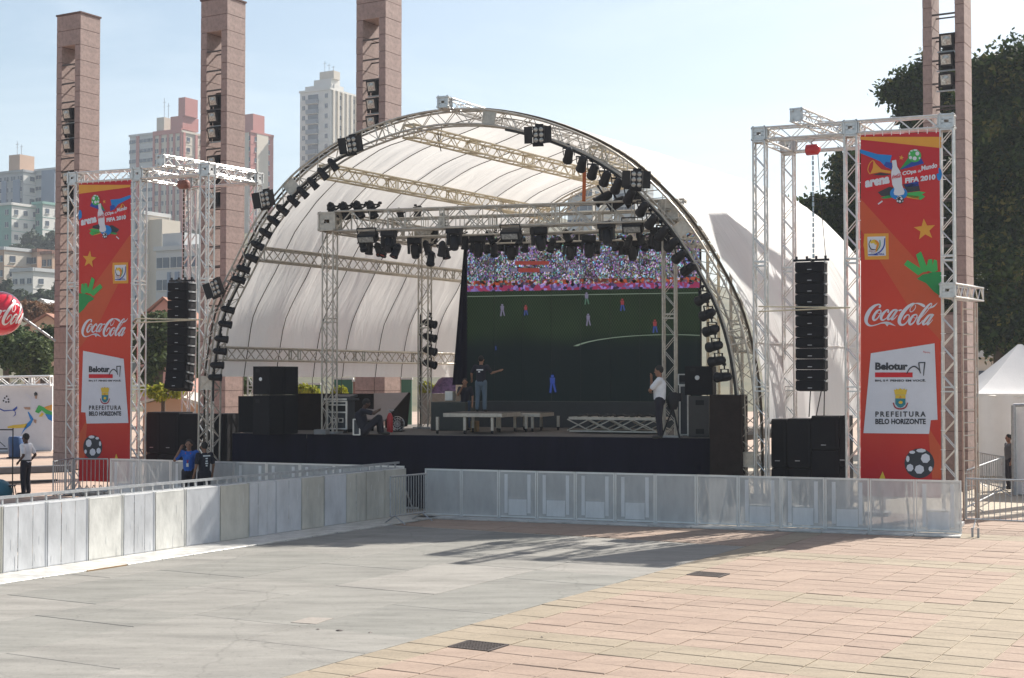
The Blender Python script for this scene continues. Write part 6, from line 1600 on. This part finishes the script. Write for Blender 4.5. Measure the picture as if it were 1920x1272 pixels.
# cable ramp / ballast blocks at the foot of the left gantry
for i in range(5):
    c = P(150 + i * 13, 903, 40.9); c.z = 0; t = thing('ballast_weight', c, '%s shiny ballast weight from the left at the foot of the left banner' % ORD[i], 'weight', 'ballast weights under the left banner')
    mb = MB(); mb.lathe(c, Z, [(0, .11), (.02, .13), (.2, .13), (.24, .09)], 12); place(t, mb.build('drum', M['alu']))
    mb = MB(); mb.path([c + Z * .23 - TA * .06, c + Z * .32, c + Z * .23 + TA * .06], .012, 5); place(t, mb.build('handle', M['steel']))
t = thing('bollard_pair', G(1828, 1006), 'pair of short metal pegs on the paving at the right barrier end', 'peg')
for dx in (-.05, .07): mb = MB(); c = G(1828, 1008) + A * dx; mb.tube(c, c + Z * .2, .025, 8); place(t, mb.build('peg', M['steel']))

# ================================================================== LEFT SIDE: HOARDING, BALLOON, BIN
HY = 66.5
def HP_(px, py, d=0): p = P(px, py, HY); p.y -= d; return p
t = thing('advertising_hoarding', HP_(40, 846), 'long white hoarding with a painted football scene at the left edge', 'hoarding')
mb = MB(); v = [HP_(-60, 850), HP_(98, 844), HP_(98, 719), HP_(-60, 723)]; mb.add(v + [x + Vector((0, .12, 0)) for x in v], [(0, 1, 2, 3), (7, 6, 5, 4), (0, 4, 5, 1), (1, 5, 6, 2), (2, 6, 7, 3), (3, 7, 4, 0)])
place(t, mb.build('canvas', mat('white_canvas', (.62, .63, .66), .7, 0, .08, .8, .3, 2)))
mb = MB(); truss(mb, HP_(-60, 717, .1), HP_(98, 714, .1), .42, seg=.5, r=.05, rl=.025); place(t, mb.build('top_truss', M['white']))
mb = MB(); mb.box((HP_(-60, 850, .1) + HP_(98, 845, .1)) / 2, ((HP_(98, 845) - HP_(-60, 850)).length, .1, .08), HP_(98, 845) - HP_(-60, 850)); place(t, mb.build('bottom_rail', M['steel']))
def hpoly(pts, m, k=1): 
    mb = MB(); v = [HP_(x, y, .01 + .006 * k) for x, y in pts]; nr = sum((v[i].cross(v[(i + 1) % len(v)]) for i in range(len(v))), Vector((0, 0, 0))); idx = tuple(range(len(v)))
    mb.add(v, [idx if nr.y < 0 else idx[::-1]]); place(t, mb.build('painted_shape', m))
U = lambda X, Y: (X / 5.085, 690 + Y / 5.085)
hc = U(55, 300); hpoly([(hc[0] + 6 * math.cos(i * .524), hc[1] + 7.5 * math.sin(i * .524)) for i in range(12)], I_w)
for cx, cy in ((-8, -12), (10, -28), (26, 0), (4, 26), (-20, 14), (28, 24)):
    q_ = U(55 + cx, 300 + cy); hpoly([(q_[0] + 1.9 * math.cos(i * 1.05), q_[1] + 1.9 * math.sin(i * 1.05)) for i in range(6)], I_dk, 2)
hpoly([U(0, 385), U(40, 405), U(120, 400), U(165, 365), U(165, 385), U(140, 415), U(120, 408), U(40, 416), U(0, 398)], I_db); hpoly([U(140, 415), U(152, 420), U(150, 450), U(120, 470), U(145, 440)], I_db)
hpoly([U(70, 560), U(130, 545), U(200, 540), U(260, 530), U(250, 570), U(160, 575), U(75, 575)], I_ye); hpoly([U(260, 530), U(310, 480), U(320, 490), U(290, 550), U(240, 590), U(200, 640), U(235, 570)], I_bl); hpoly([U(265, 420), U(275, 420), U(310, 470), U(320, 490), U(290, 495)], I_bl, 2)
hpoly([U(335, 420), U(370, 355), U(420, 375), U(450, 400), U(498, 420), U(498, 450), U(440, 440), U(400, 405), U(370, 435)], I_gr2, 2); hpoly([U(420, 375), U(498, 350), U(498, 410), U(450, 400)], I_or2, 1); hpoly([U(430, 440), U(498, 445), U(498, 510), U(460, 490)], I_bl, 1); hpoly([U(370, 465), U(400, 425), U(420, 440), U(400, 465)], I_ye, 3)
hpoly([U(325, 245), U(340, 228), U(358, 240), U(360, 262), U(330, 268)], I_dk, 2); hpoly([U(332, 262), U(356, 260), U(352, 295), U(338, 295)], ink('skin_print', (.4, .25, .18)), 2); hpoly([U(240, 250), U(250, 245), U(300, 275), U(330, 290), U(365, 300), U(400, 345), U(370, 360), U(330, 400), U(290, 380), U(300, 310)], ink('pale_shirt_print', (.58, .6, .66)), 1); hpoly([U(225, 375), U(290, 375), U(290, 400), U(240, 395)], M['skin'] if False else ink('skin_print', (.4, .25, .18)), 2); hpoly([U(320, 490), U(350, 495), U(345, 530), U(325, 520)], ink('skin_print', (.4, .25, .18)), 2)
# balloon
bc = P(0, 588, 52.6); br = 41.5 * 52.6 / FOC
t = thing('advertising_balloon', bc, 'big round red balloon with white script at the left edge', 'balloon')
mb = MB(); mb.sphere(bc, br, 40, 24); place(t, mb.build('sphere', mat('red_balloon_vinyl', (.6, .008, .03), .22, 0, .05, 2, coat=.4)))
def onball(x, y):
    az = R(21 + (x - 1050) / 450 * 42); la = R(-(y - 370) / 500 * 54 - 3 + (x - 1050) * .006); d0 = Vector((bc.x, bc.y, bc.z - EYE)).normalized(); rt = d0.cross(Z).normalized(); up = rt.cross(d0)
    d = (-d0 * math.cos(az) * math.cos(la) + rt * math.sin(az) * math.cos(la) + up * math.sin(la)); return bc + d * (br * 1.006)
bb = Banner(t, bc, A, None, False); mb = MB()
for st_ in COKE: bb.stroke([(x, y, w) for x, y, w in st_], None, 1, mb=mb, f=onball)
place(t, mb.build('script_lettering', M['white']))
mb = MB(); mb.tube(P(40, 594, 52.8), P(104, 640, 53.3), .05, 8); place(t, mb.build('support_pole', M['steel']))
# bin on a stand, rig frame, teal cover
t = thing('water_barrel', P(30, 925, 42.5), 'blue plastic barrel on a thin stand behind the man with the tie', 'barrel')
c = P(29, 857, 42.5); mb = MB(); mb.lathe(c, Z, [(0, .18), (.03, .2), (.55, .215), (.6, .19)], 16); place(t, mb.build('barrel', M['blue_plastic']))
mb = MB(); q = Vector((P(24, 850, 42.3).x, 42.3, 0)); mb.tube(q, q + Z * P(24, 803, 42.3).z, .02, 6); q2 = P(0, 806, 42.3); mb.tube(P(-30, 806, 42.3), P(25, 806, 42.3), .02, 6); mb.box(c - Z * .02, (.4, .4, .04)); mb.tube(P(-30, 842, 42.3), P(14, 842, 42.3), .02, 6); mb.tube(P(-20, 812, 42.3), P(10, 838, 42.3), .012, 5)
place(t, mb.build('stand', M['black']))
t = thing('covered_heap', G(0, 930), 'teal tarpaulin heap on the ground at the left edge', 'heap')
mb = MB(); c = P(-4, 925, 40.9); c.z = 0; mb.sphere(c + Z * .1, .42, 14, 9, sc_=(1, .8, .95)); place(t, mb.build('tarpaulin', M['teal']))
t = thing('low_stool', G(20, 930), 'small dark stool beside the teal heap', 'stool')
c = P(21, 925, 40.9); c.z = 0; mb = MB(); mb.cbox(c + Z * .3, (.2, .2, .03), ch=.005); place(t, mb.build('seat', M['black']))
for sx in (-1, 1):
    for sy in (-1, 1): mb = MB(); mb.tube(c + Vector((sx * .07, sy * .07, .29)), c + Vector((sx * .11, sy * .11, 0)), .014, 5); place(t, mb.build('leg', M['black']))
for k, (y, m_) in enumerate(((884, 'kerb'), (905, 'cable'))):
    p0, p1 = G(-60, y + 6), G(140 if k == 0 else 100, y - 1)
    if k == 0:
        mb = MB(); mb.cbox((p0 + p1) / 2 + Z * .1, ((p1 - p0).length, .25, .25), p1 - p0, ch=.02); tag(mb.build('kerb', mat('grey_kerb', (.12, .12, .13), .8)), kind='structure')
    else:
        t = thing('ground_cables', (p0 + p1) / 2, 'bundle of black cables lying across the paving at the left', 'cables')
        for j in range(3): mb = MB(); mb.tube(p0 + Vector((0, j * .25, .03)), p1 + Vector((0, j * .2, .03)), .035, 6); place(t, mb.build('cable', M['cable']))

for k, (x, y, w_) in enumerate(((636, 1183, .055), (596, 1181, .03), (694, 1187, .03), (1016, 1196, .02))):
    c = G(x, y) + Z * .004; t = thing('litter', c, ['largest dark scrap of litter on the grey concrete', 'small dark scrap left of the largest litter scrap', 'small dark scrap right of the largest litter scrap', 'tiny scrap lying on the tiled paving'][k], 'litter', 'scraps on the ground')
    mb = MB(); rs = random.Random(k); pts = [Vector((math.cos(i * .9) * w_ * rs.uniform(.6, 1.2), math.sin(i * .9) * w_ * rs.uniform(.4, .9), rs.uniform(-.004, .008))) for i in range(7)]
    mb.add([c + q for q in pts] + [c + Z * .014], [(i, (i + 1) % 7, 7) for i in range(7)]); place(t, mb.build('scrap', M['iron']))

# ================================================================== RIGHT SIDE: TENT
TY = 48.5
t = thing('party_tent', P(1900, 885, TY), 'white pagoda tent at the right edge behind the fences', 'tent')
e0 = P(1829, 740, TY); hw = 4.0; ez = e0.z; c0 = Vector((e0.x, TY, 0)); cs = [c0, c0 + Vector((hw, -.4, 0)), c0 + Vector((hw + .4, hw, 0)), c0 + Vector((.4, hw, 0))]
ctr = sum(cs, Vector((0, 0, 0))) / 4; mb = MB(); n = 10
for s_ in range(4):
    p, q = cs[s_], cs[(s_ + 1) % 4]; rows = []
    for j in range(n + 1):
        f = j / n; hz = ez + 1.75 * (f ** 1.15); rows.append([(p.lerp(q, i / 8)).lerp(ctr, f * .97) + Z * (hz - .1 * math.sin(math.pi * i / 8) * (1 - f)) for i in range(9)])
    vs = [v for r_ in rows for v in r_]; mb.add(vs, [(j * 9 + i, j * 9 + i + 1, j * 9 + 10 + i, j * 9 + 9 + i) for j in range(n) for i in range(8)], smooth=True)
tentm = mat('tent_fabric', (.62, .61, .6), .6, 0, .06, 1, .4, 1.5)
place(t, mb.build('roof', tentm))
for s_ in (0, 3, 2):
    p, q = cs[s_], cs[(s_ + 1) % 4]; mb = MB(); nn = 24; vs = []
    for i in range(nn + 1):
        for j in range(3): x = p.lerp(q, i / nn); vs.append(x + Vector((0, -.05 * math.sin(i * 1.3), 0)) + Z * (ez - .02 - (ez - .1) * j / 2))
    mb.add(vs, [(i * 3 + j, i * 3 + j + 1, i * 3 + 4 + j, i * 3 + 3 + j) for i in range(nn) for j in range(2)], smooth=True); place(t, mb.build('side_wall', tentm))
for q in cs: mb = MB(); mb.tube(q, q + Z * ez, .04, 8); place(t, mb.build('pole', M['steel']))
mb = MB(); mb.path([x + Z * (ez + .01) for x in cs + [cs[0]]], .03, 6); place(t, mb.build('eave_trim', M['white']))
t = thing('site_cabin', P(1912, 912, 41.5), 'white cabin wall with a grey corner post at the right photo edge', 'cabin')
w0 = P(1898, 760, 41.5); mb = MB(); mb.cbox(Vector((w0.x, 41.5, w0.z / 2)) + A * 1.5 + B * 1.2, (3, 2.4, w0.z), A, ch=.02); place(t, mb.build('wall', M['white']))
mb = MB(); mb.tube(Vector((w0.x - .04, 41.3, 0)), Vector((w0.x - .04, 41.3, w0.z)), .07, 8); place(t, mb.build('corner_post', M['steel'])); mb = MB(); mb.tube(Vector((w0.x - .04, 41.3, w0.z)), Vector((w0.x + .4, 41.2, w0.z + .02)), .05, 8); place(t, mb.build('drain_pipe', M['steel']))
# walls and the purple tent behind the stage
for (lab, x0, x1, y0, y1, Y, c) in [('dark green painted wall behind the stage, left of the grid leg', 548, 600, 722, 800, 58.4, (.05, .11, .05)), ('teal green painted wall behind the stage', 626, 661, 712, 800, 58.2, (.04, .12, .09)), ('red brown wall behind the stage between green and peach', 661, 717, 716, 800, 58, (.2, .11, .09)), ('peach wall with a pale doorway behind the stage', 717, 752, 708, 800, 58, (.5, .36, .27)), ('small green panel left of the rear light pole', 752, 772, 712, 800, 58, (.05, .13, .09))]:
    p, q = P(x0, y1, Y), P(x1, y1, Y); h = P(x0, y0, Y).z; t = thing('painted_wall', ((p.x + q.x) / 2, Y, 0), lab, 'wall')
    mb = MB(); mb.box(((p.x + q.x) / 2, Y + .1, h / 2), (q.x - p.x - .01, .2, h)); place(t, mb.build('wall', wallm('paint_' + lab[:9].replace(' ', '_'), c)))
    mb = MB(); mb.box(((p.x + q.x) / 2, Y + .1, h + .04), (q.x - p.x + .05, .3, .08)); place(t, mb.build('coping', M['w_pale']))
    if 'doorway' in lab: mb = MB(); d0, d1 = P(727, 800, Y - .03), P(741, 800, Y - .03); mb.box(((d0.x + d1.x) / 2, Y - .02, 1.3), (d1.x - d0.x, .05, 2.5)); place(t, mb.build('door', wallm('pale_teal', (.35, .5, .45))))
t = thing('purple_tent', P(835, 800, 54), 'purple patterned tent behind the stage', 'tent')
mb = MB(); v = [P(806, 738, 54), P(822, 712, 54), P(846, 698, 54.5), P(866, 704, 55), P(868, 740, 54)]; mb.add([P(806, 800, 54)] + v + [P(868, 800, 54)], [(6, 5, 4, 3, 2, 1, 0)]); mb.add([x + Vector((.2, 3, 0)) for x in v] + v, [(0, 1, 6, 5), (1, 2, 7, 6), (2, 3, 8, 7), (3, 4, 9, 8)])
place(t, mb.build('cloth', mat('purple_cloth', (.05, .025, .07), .8, 0, .6, 8, col2=(.16, .09, .2))))
# ================================================================== PEOPLE
def capsule(mb, p, q, r1, r2, n=10):
    p, q = Vector(p), Vector(q); mb.tube(p, q, r1, n, r2, caps=True); mb.sphere(p, r1, n, 7); mb.sphere(q, r2, n, 7)
def fuse(mb, name, m, vox, sm=2):
    me = bpy.data.meshes.new(name); me.from_pydata(mb.v, [], mb.f); ob = bpy.data.objects.new('tmp', me); COL.objects.link(ob)
    md = ob.modifiers.new('r', 'REMESH'); md.mode = 'VOXEL'; md.voxel_size = vox; md.use_smooth_shade = True
    s = ob.modifiers.new('s', 'SMOOTH'); s.iterations = sm; s.factor = .5
    dg = bpy.context.evaluated_depsgraph_get(); out = bpy.data.meshes.new_from_object(ob.evaluated_get(dg)); out.name = name
    bpy.data.objects.remove(ob); out.materials.clear(); out.materials.append(m)
    out.polygons.foreach_set('use_smooth', [True] * len(out.polygons)); return out
def person(loc, yaw, label, J, shirt, trousers, skin='skin', H=1.72, sleeves='short', extra=None):
    """J: joint positions in a local frame, x = the person's left, y = forward (before yaw), z up, for a body 1.72 m tall"""
    k = H / 1.72; t = thing('person', loc, label, 'person', rz=yaw)
    V = {n: Vector(v) * k for n, v in J.items()}
    b = MB(); c = lambda a, q, r1, r2: capsule(b, V[a] if isinstance(a, str) else a, V[q] if isinstance(q, str) else q, r1 * k, r2 * k)
    neck, head, chest, pel = V['neck'], V['head'], V['chest'], V['pelvis']
    sh = {s: V['sh' + s] for s in 'lr'}
    c('pelvis', 'chest', .125, .14); c('chest', 'neck', .12, .06); b_up = (head - neck).normalized()
    c('neck', neck + b_up * .12 * k, .055, .055)
    fw = V['face'].normalized(); 
    b.sphere(head + b_up * .02 * k, .098 * k, 14, 10, sc_=(.82, .98, 1.18)); b.sphere(head - b_up * .06 * k + fw * .03 * k, .062 * k, 10, 8); b.sphere(head + fw * .1 * k - b_up * .01 * k, .018 * k, 8, 6)
    rt = fw.cross(b_up).normalized()
    for s_ in (-1, 1): b.sphere(head + rt * s_ * .083 * k, .024 * k, 8, 6)
    for s in 'lr':
        capsule(b, chest.lerp(sh[s], .5), sh[s], .08 * k, .06 * k)
        c('sh' + s, 'el' + s, .053, .042); c('el' + s, 'wr' + s, .04, .028)
        d = (V['wr' + s] - V['el' + s]).normalized(); pm = V['wr' + s] + d * .07 * k; capsule(b, V['wr' + s], pm, .03 * k, .036 * k)
        side = d.orthogonal().normalized(); oth = d.cross(side)
        for f in range(4): o_ = side * (f - 1.5) * .018 * k; L = (.068, .078, .074, .058)[f] * k; m1 = pm + o_ + d * L * .5; capsule(b, pm + o_ * .8, m1, .0105 * k, .0105 * k, 6); capsule(b, m1, m1 + (d * .8 + oth * .5).normalized() * L * .5, .0105 * k, .009 * k, 6)
        capsule(b, V['wr' + s] + d * .02 * k, V['wr' + s] + d * .06 * k - side * .05 * k + oth * .015 * k, .014 * k, .011 * k, 6)
        c('hip' + s, 'kn' + s, .088, .06); c('kn' + s, 'an' + s, .058, .038)
    me = fuse(b, 'body', M[skin], .013 * k); link('body', me).parent = t
    s = MB(); capsule(s, pel + (chest - pel) * .02, chest, .145 * k, .16 * k, 12); capsule(s, chest, neck - b_up * .05 * k, .145 * k, .08 * k, 12)
    for q in 'lr':
        capsule(s, chest.lerp(sh[q], .4), sh[q], .1 * k, .073 * k); e_ = V['el' + q]; end = sh[q].lerp(e_, .72) if sleeves == 'short' else e_
        capsule(s, sh[q], end, .07 * k, .066 * k)
        if sleeves == 'long': capsule(s, e_, e_.lerp(V['wr' + q], .9), .056 * k, .042 * k)
    link('shirt', fuse(s, 'shirt', M[shirt], .017 * k, 2)).parent = t
    s = MB(); capsule(s, pel - (chest - pel).normalized() * .03, pel + (chest - pel) * .22, .145 * k, .142 * k, 12)
    for q in 'lr': capsule(s, V['hip' + q], V['kn' + q], .105 * k, .078 * k); capsule(s, V['kn' + q], V['an' + q].lerp(V['kn' + q], .06), .076 * k, .066 * k); capsule(s, V['hip' + q], pel, .11 * k, .13 * k)
    link('trousers', fuse(s, 'trousers', M[trousers], .017 * k, 2)).parent = t
    for q in 'lr':
        s = MB(); a = V['an' + q]; f = V['toe' + q]; capsule(s, a - Z * .02 * k, a.lerp(f, .5) - Z * .02 * k, .05 * k, .045 * k); capsule(s, a.lerp(f, .5) - Z * .02 * k, f, .045 * k, .038 * k); link('shoe', fuse(s, 'shoe', M['shoe'], .014 * k, 1)).parent = t
    s = MB(); s.sphere(head + b_up * .045 * k - fw * .022 * k, .105 * k, 16, 10, sc_=(.86, .98, 1.02)); 
    link('hair', fuse(s, 'hair', M['hair'], .014 * k, 1)).parent = t
    s = MB()
    for q in (-1, 1): s.sphere(head + rt * q * .034 * k + fw * .088 * k + b_up * .012 * k, .012 * k, 8, 6)
    s.build('eyes', M['hair']).parent = t
    if extra: extra(t, V, k)
    return t
def stand(**o):
    J = dict(pelvis=(0, 0, .93), chest=(0, .0, 1.28), neck=(0, 0, 1.45), head=(0, .02, 1.6), face=(0, 1, 0), shl=(-.19, 0, 1.4), shr=(.19, 0, 1.4), ell=(-.25, -.03, 1.12), elr=(.25, -.03, 1.12), wrl=(-.27, .06, .88), wrr=(.27, .06, .88),
             hipl=(-.09, 0, .9), hipr=(.09, 0, .9), knl=(-.11, .02, .5), knr=(.11, .02, .5), anl=(-.12, -.02, .09), anr=(.12, -.02, .09), toel=(-.14, .14, .045), toer=(.14, .14, .045)); J.update(o); return J
# man in white shirt, left: seen from his left side turned towards the left
p = P(48, 928, 41.2); p.z = 0
def tie(t, V, k):
    mb = MB(); mb.box((0, .17 * k, 1.25 * k), (.06, .02, .38)); mb.build('tie', M['shirt_black']).parent = t
    mb = MB(); mb.lathe((0, 0, .97 * k), Z, [(0, .152 * k), (.035, .152 * k)], 18); mb.build('belt', M['shoe']).parent = t
person(p, R(75), 'man in a white shirt and dark trousers standing at the left edge', stand(elr=(.27, -.12, 1.13), wrr=(.2, .02, .93), ell=(-.27, -.1, 1.13), wrl=(-.2, .1, .95), face=(0, 1, -.05), toel=(-.13, .16, .045)), 'shirt_white', 'trousers', 'skin_dark', 1.76, extra=tie)
# blue shirt, hand at the ear
p = P(354, 905, 37.5); p.z = 0
def badge(t, V, k):
    mb = MB(); mb.tube((-.07, .1, 1.42), (-.0, .17, 1.15), .008, 5); mb.tube((.07, .1, 1.42), (0, .17, 1.15), .008, 5); mb.build('lanyard', M['red']).parent = t
    mb = MB(); mb.box((.0, .175, 1.1), (.06, .01, .09)); mb.build('pass', M['white']).parent = t
person(p, R(180), 'man in a blue shirt holding a hand to his ear by the barriers', stand(elr=(.36, .06, 1.2), wrr=(.2, .1, 1.5), face=(.0, 1, 0), ell=(-.28, .02, 1.12), wrl=(-.3, .1, .88)), 'shirt_blue', 'trousers', 'skin', 1.74, extra=badge)
p = P(383, 905, 37.3); p.z = 0
def backprint(t, V, k):
    for z, w in ((1.38, .2), (1.31, .06), (1.24, .06), (1.18, .08), (1.12, .05)):
        mb = MB(); mb.box((-.02, -.166 * k, z * k), (w, .008, .035)); mb.build('back_print', M['white']).parent = t
person(p, R(40), 'man in a black shirt with white back print beside the blue shirted man', stand(), 'shirt_black', 'trousers', 'skin', 1.68, extra=backprint)
# standing man on the riser
z_r = P(815, 775, 37.6).z
p = P(902, 771, 38.6); p.z = z_r + .01
def bp2(t, V, k):
    mb = MB(); mb.box((0, -.168 * k, 1.3 * k), (.18, .02, .035)); mb.box((-.02, -.168 * k, 1.24 * k), (.05, .02, .035)); mb.build('back_print', M['white']).parent = t
person(p, R(-12), 'man in a black shirt and jeans pointing at the video wall', stand(elr=(.3, .12, 1.2), wrr=(.52, .2, 1.27), face=(.2, 1, 0), ell=(-.3, -.0, 1.18), wrl=(-.32, .1, 1.02)), 'shirt_black', 'jeans_pale', 'skin', 1.5, extra=bp2)
# man behind the riser, hand to his mouth
p = P(872, 808, 40.3); p.z = SZ
person(p, R(165), 'man in a black shirt behind the first riser, hand at his face', stand(elr=(.2, .16, 1.18), wrr=(.05, .2, 1.42), face=(-.2, 1, 0)), 'shirt_black', 'jeans', 'skin', 1.45)
# seated man
p = G(692, 816, SZ) + B * .1
person(p, R(-80), 'man in dark clothes sitting on the stage floor left of the extinguisher', dict(pelvis=(0, -.2, .13), chest=(0, -.28, .48), neck=(0, -.2, .66), head=(0, -.13, .8), face=(0, 1, -.1), shl=(-.19, -.24, .62), shr=(.19, -.24, .62), ell=(-.24, .05, .56), elr=(.24, .05, .56), wrl=(-.1, .16, .62), wrr=(.1, .16, .62),
       hipl=(-.1, -.15, .13), hipr=(.1, -.15, .13), knl=(-.15, .2, .45), knr=(.15, .2, .45), anl=(-.14, .22, .08), anr=(.14, .26, .08), toel=(-.15, .4, .045), toer=(.15, .44, .045)), 'shirt_black', 'trousers', 'skin_dark', 1.72)
# man in white at stage right
p = G(1237, 823, SZ)
person(p, R(80), 'man in a white polo shirt, hand at his chin, at stage right', stand(elr=(.2, .2, 1.18), wrr=(.08, .2, 1.44), ell=(-.17, .22, 1.15), wrl=(.02, .22, 1.12), face=(0, 1, -.05)), 'shirt_white', 'trousers', 'skin', 1.74)
p = P(1893, 905, 43.5); p.z = 0
person(p, R(95), 'person in a grey shirt half hidden behind the cabin post at the right', stand(), 'shirt_grey', 'trousers', 'skin', 1.66)

# ================================================================== AIR
def add_haze():
    mb = MB(); x0, x1, y0, y1, z0, z1 = -600, 700, -70, 1600, -2, 190
    v = [(x, y, z) for x in (x0, x1) for y in (y0, y1) for z in (z0, z1)]
    mb.add(v, [(0, 1, 3, 2), (4, 6, 7, 5), (0, 4, 5, 1), (2, 3, 7, 6), (0, 2, 6, 4), (1, 5, 7, 3)]); o = mb.build('haze', [])
    m = bpy.data.materials.new('haze_air'); m.use_nodes = True; n = m.node_tree.nodes; n.clear(); ou = n.new('ShaderNodeOutputMaterial'); vo = n.new('ShaderNodeVolumePrincipled')
    vo.inputs['Density'].default_value = .00042; vo.inputs['Color'].default_value = (.86, .92, 1, 1); vo.inputs['Anisotropy'].default_value = .2
    m.node_tree.links.new(vo.outputs[0], ou.inputs['Volume']); o.data.materials.append(m); tag(o, kind='stuff'); return o
HAZE = True
if HAZE: add_haze()
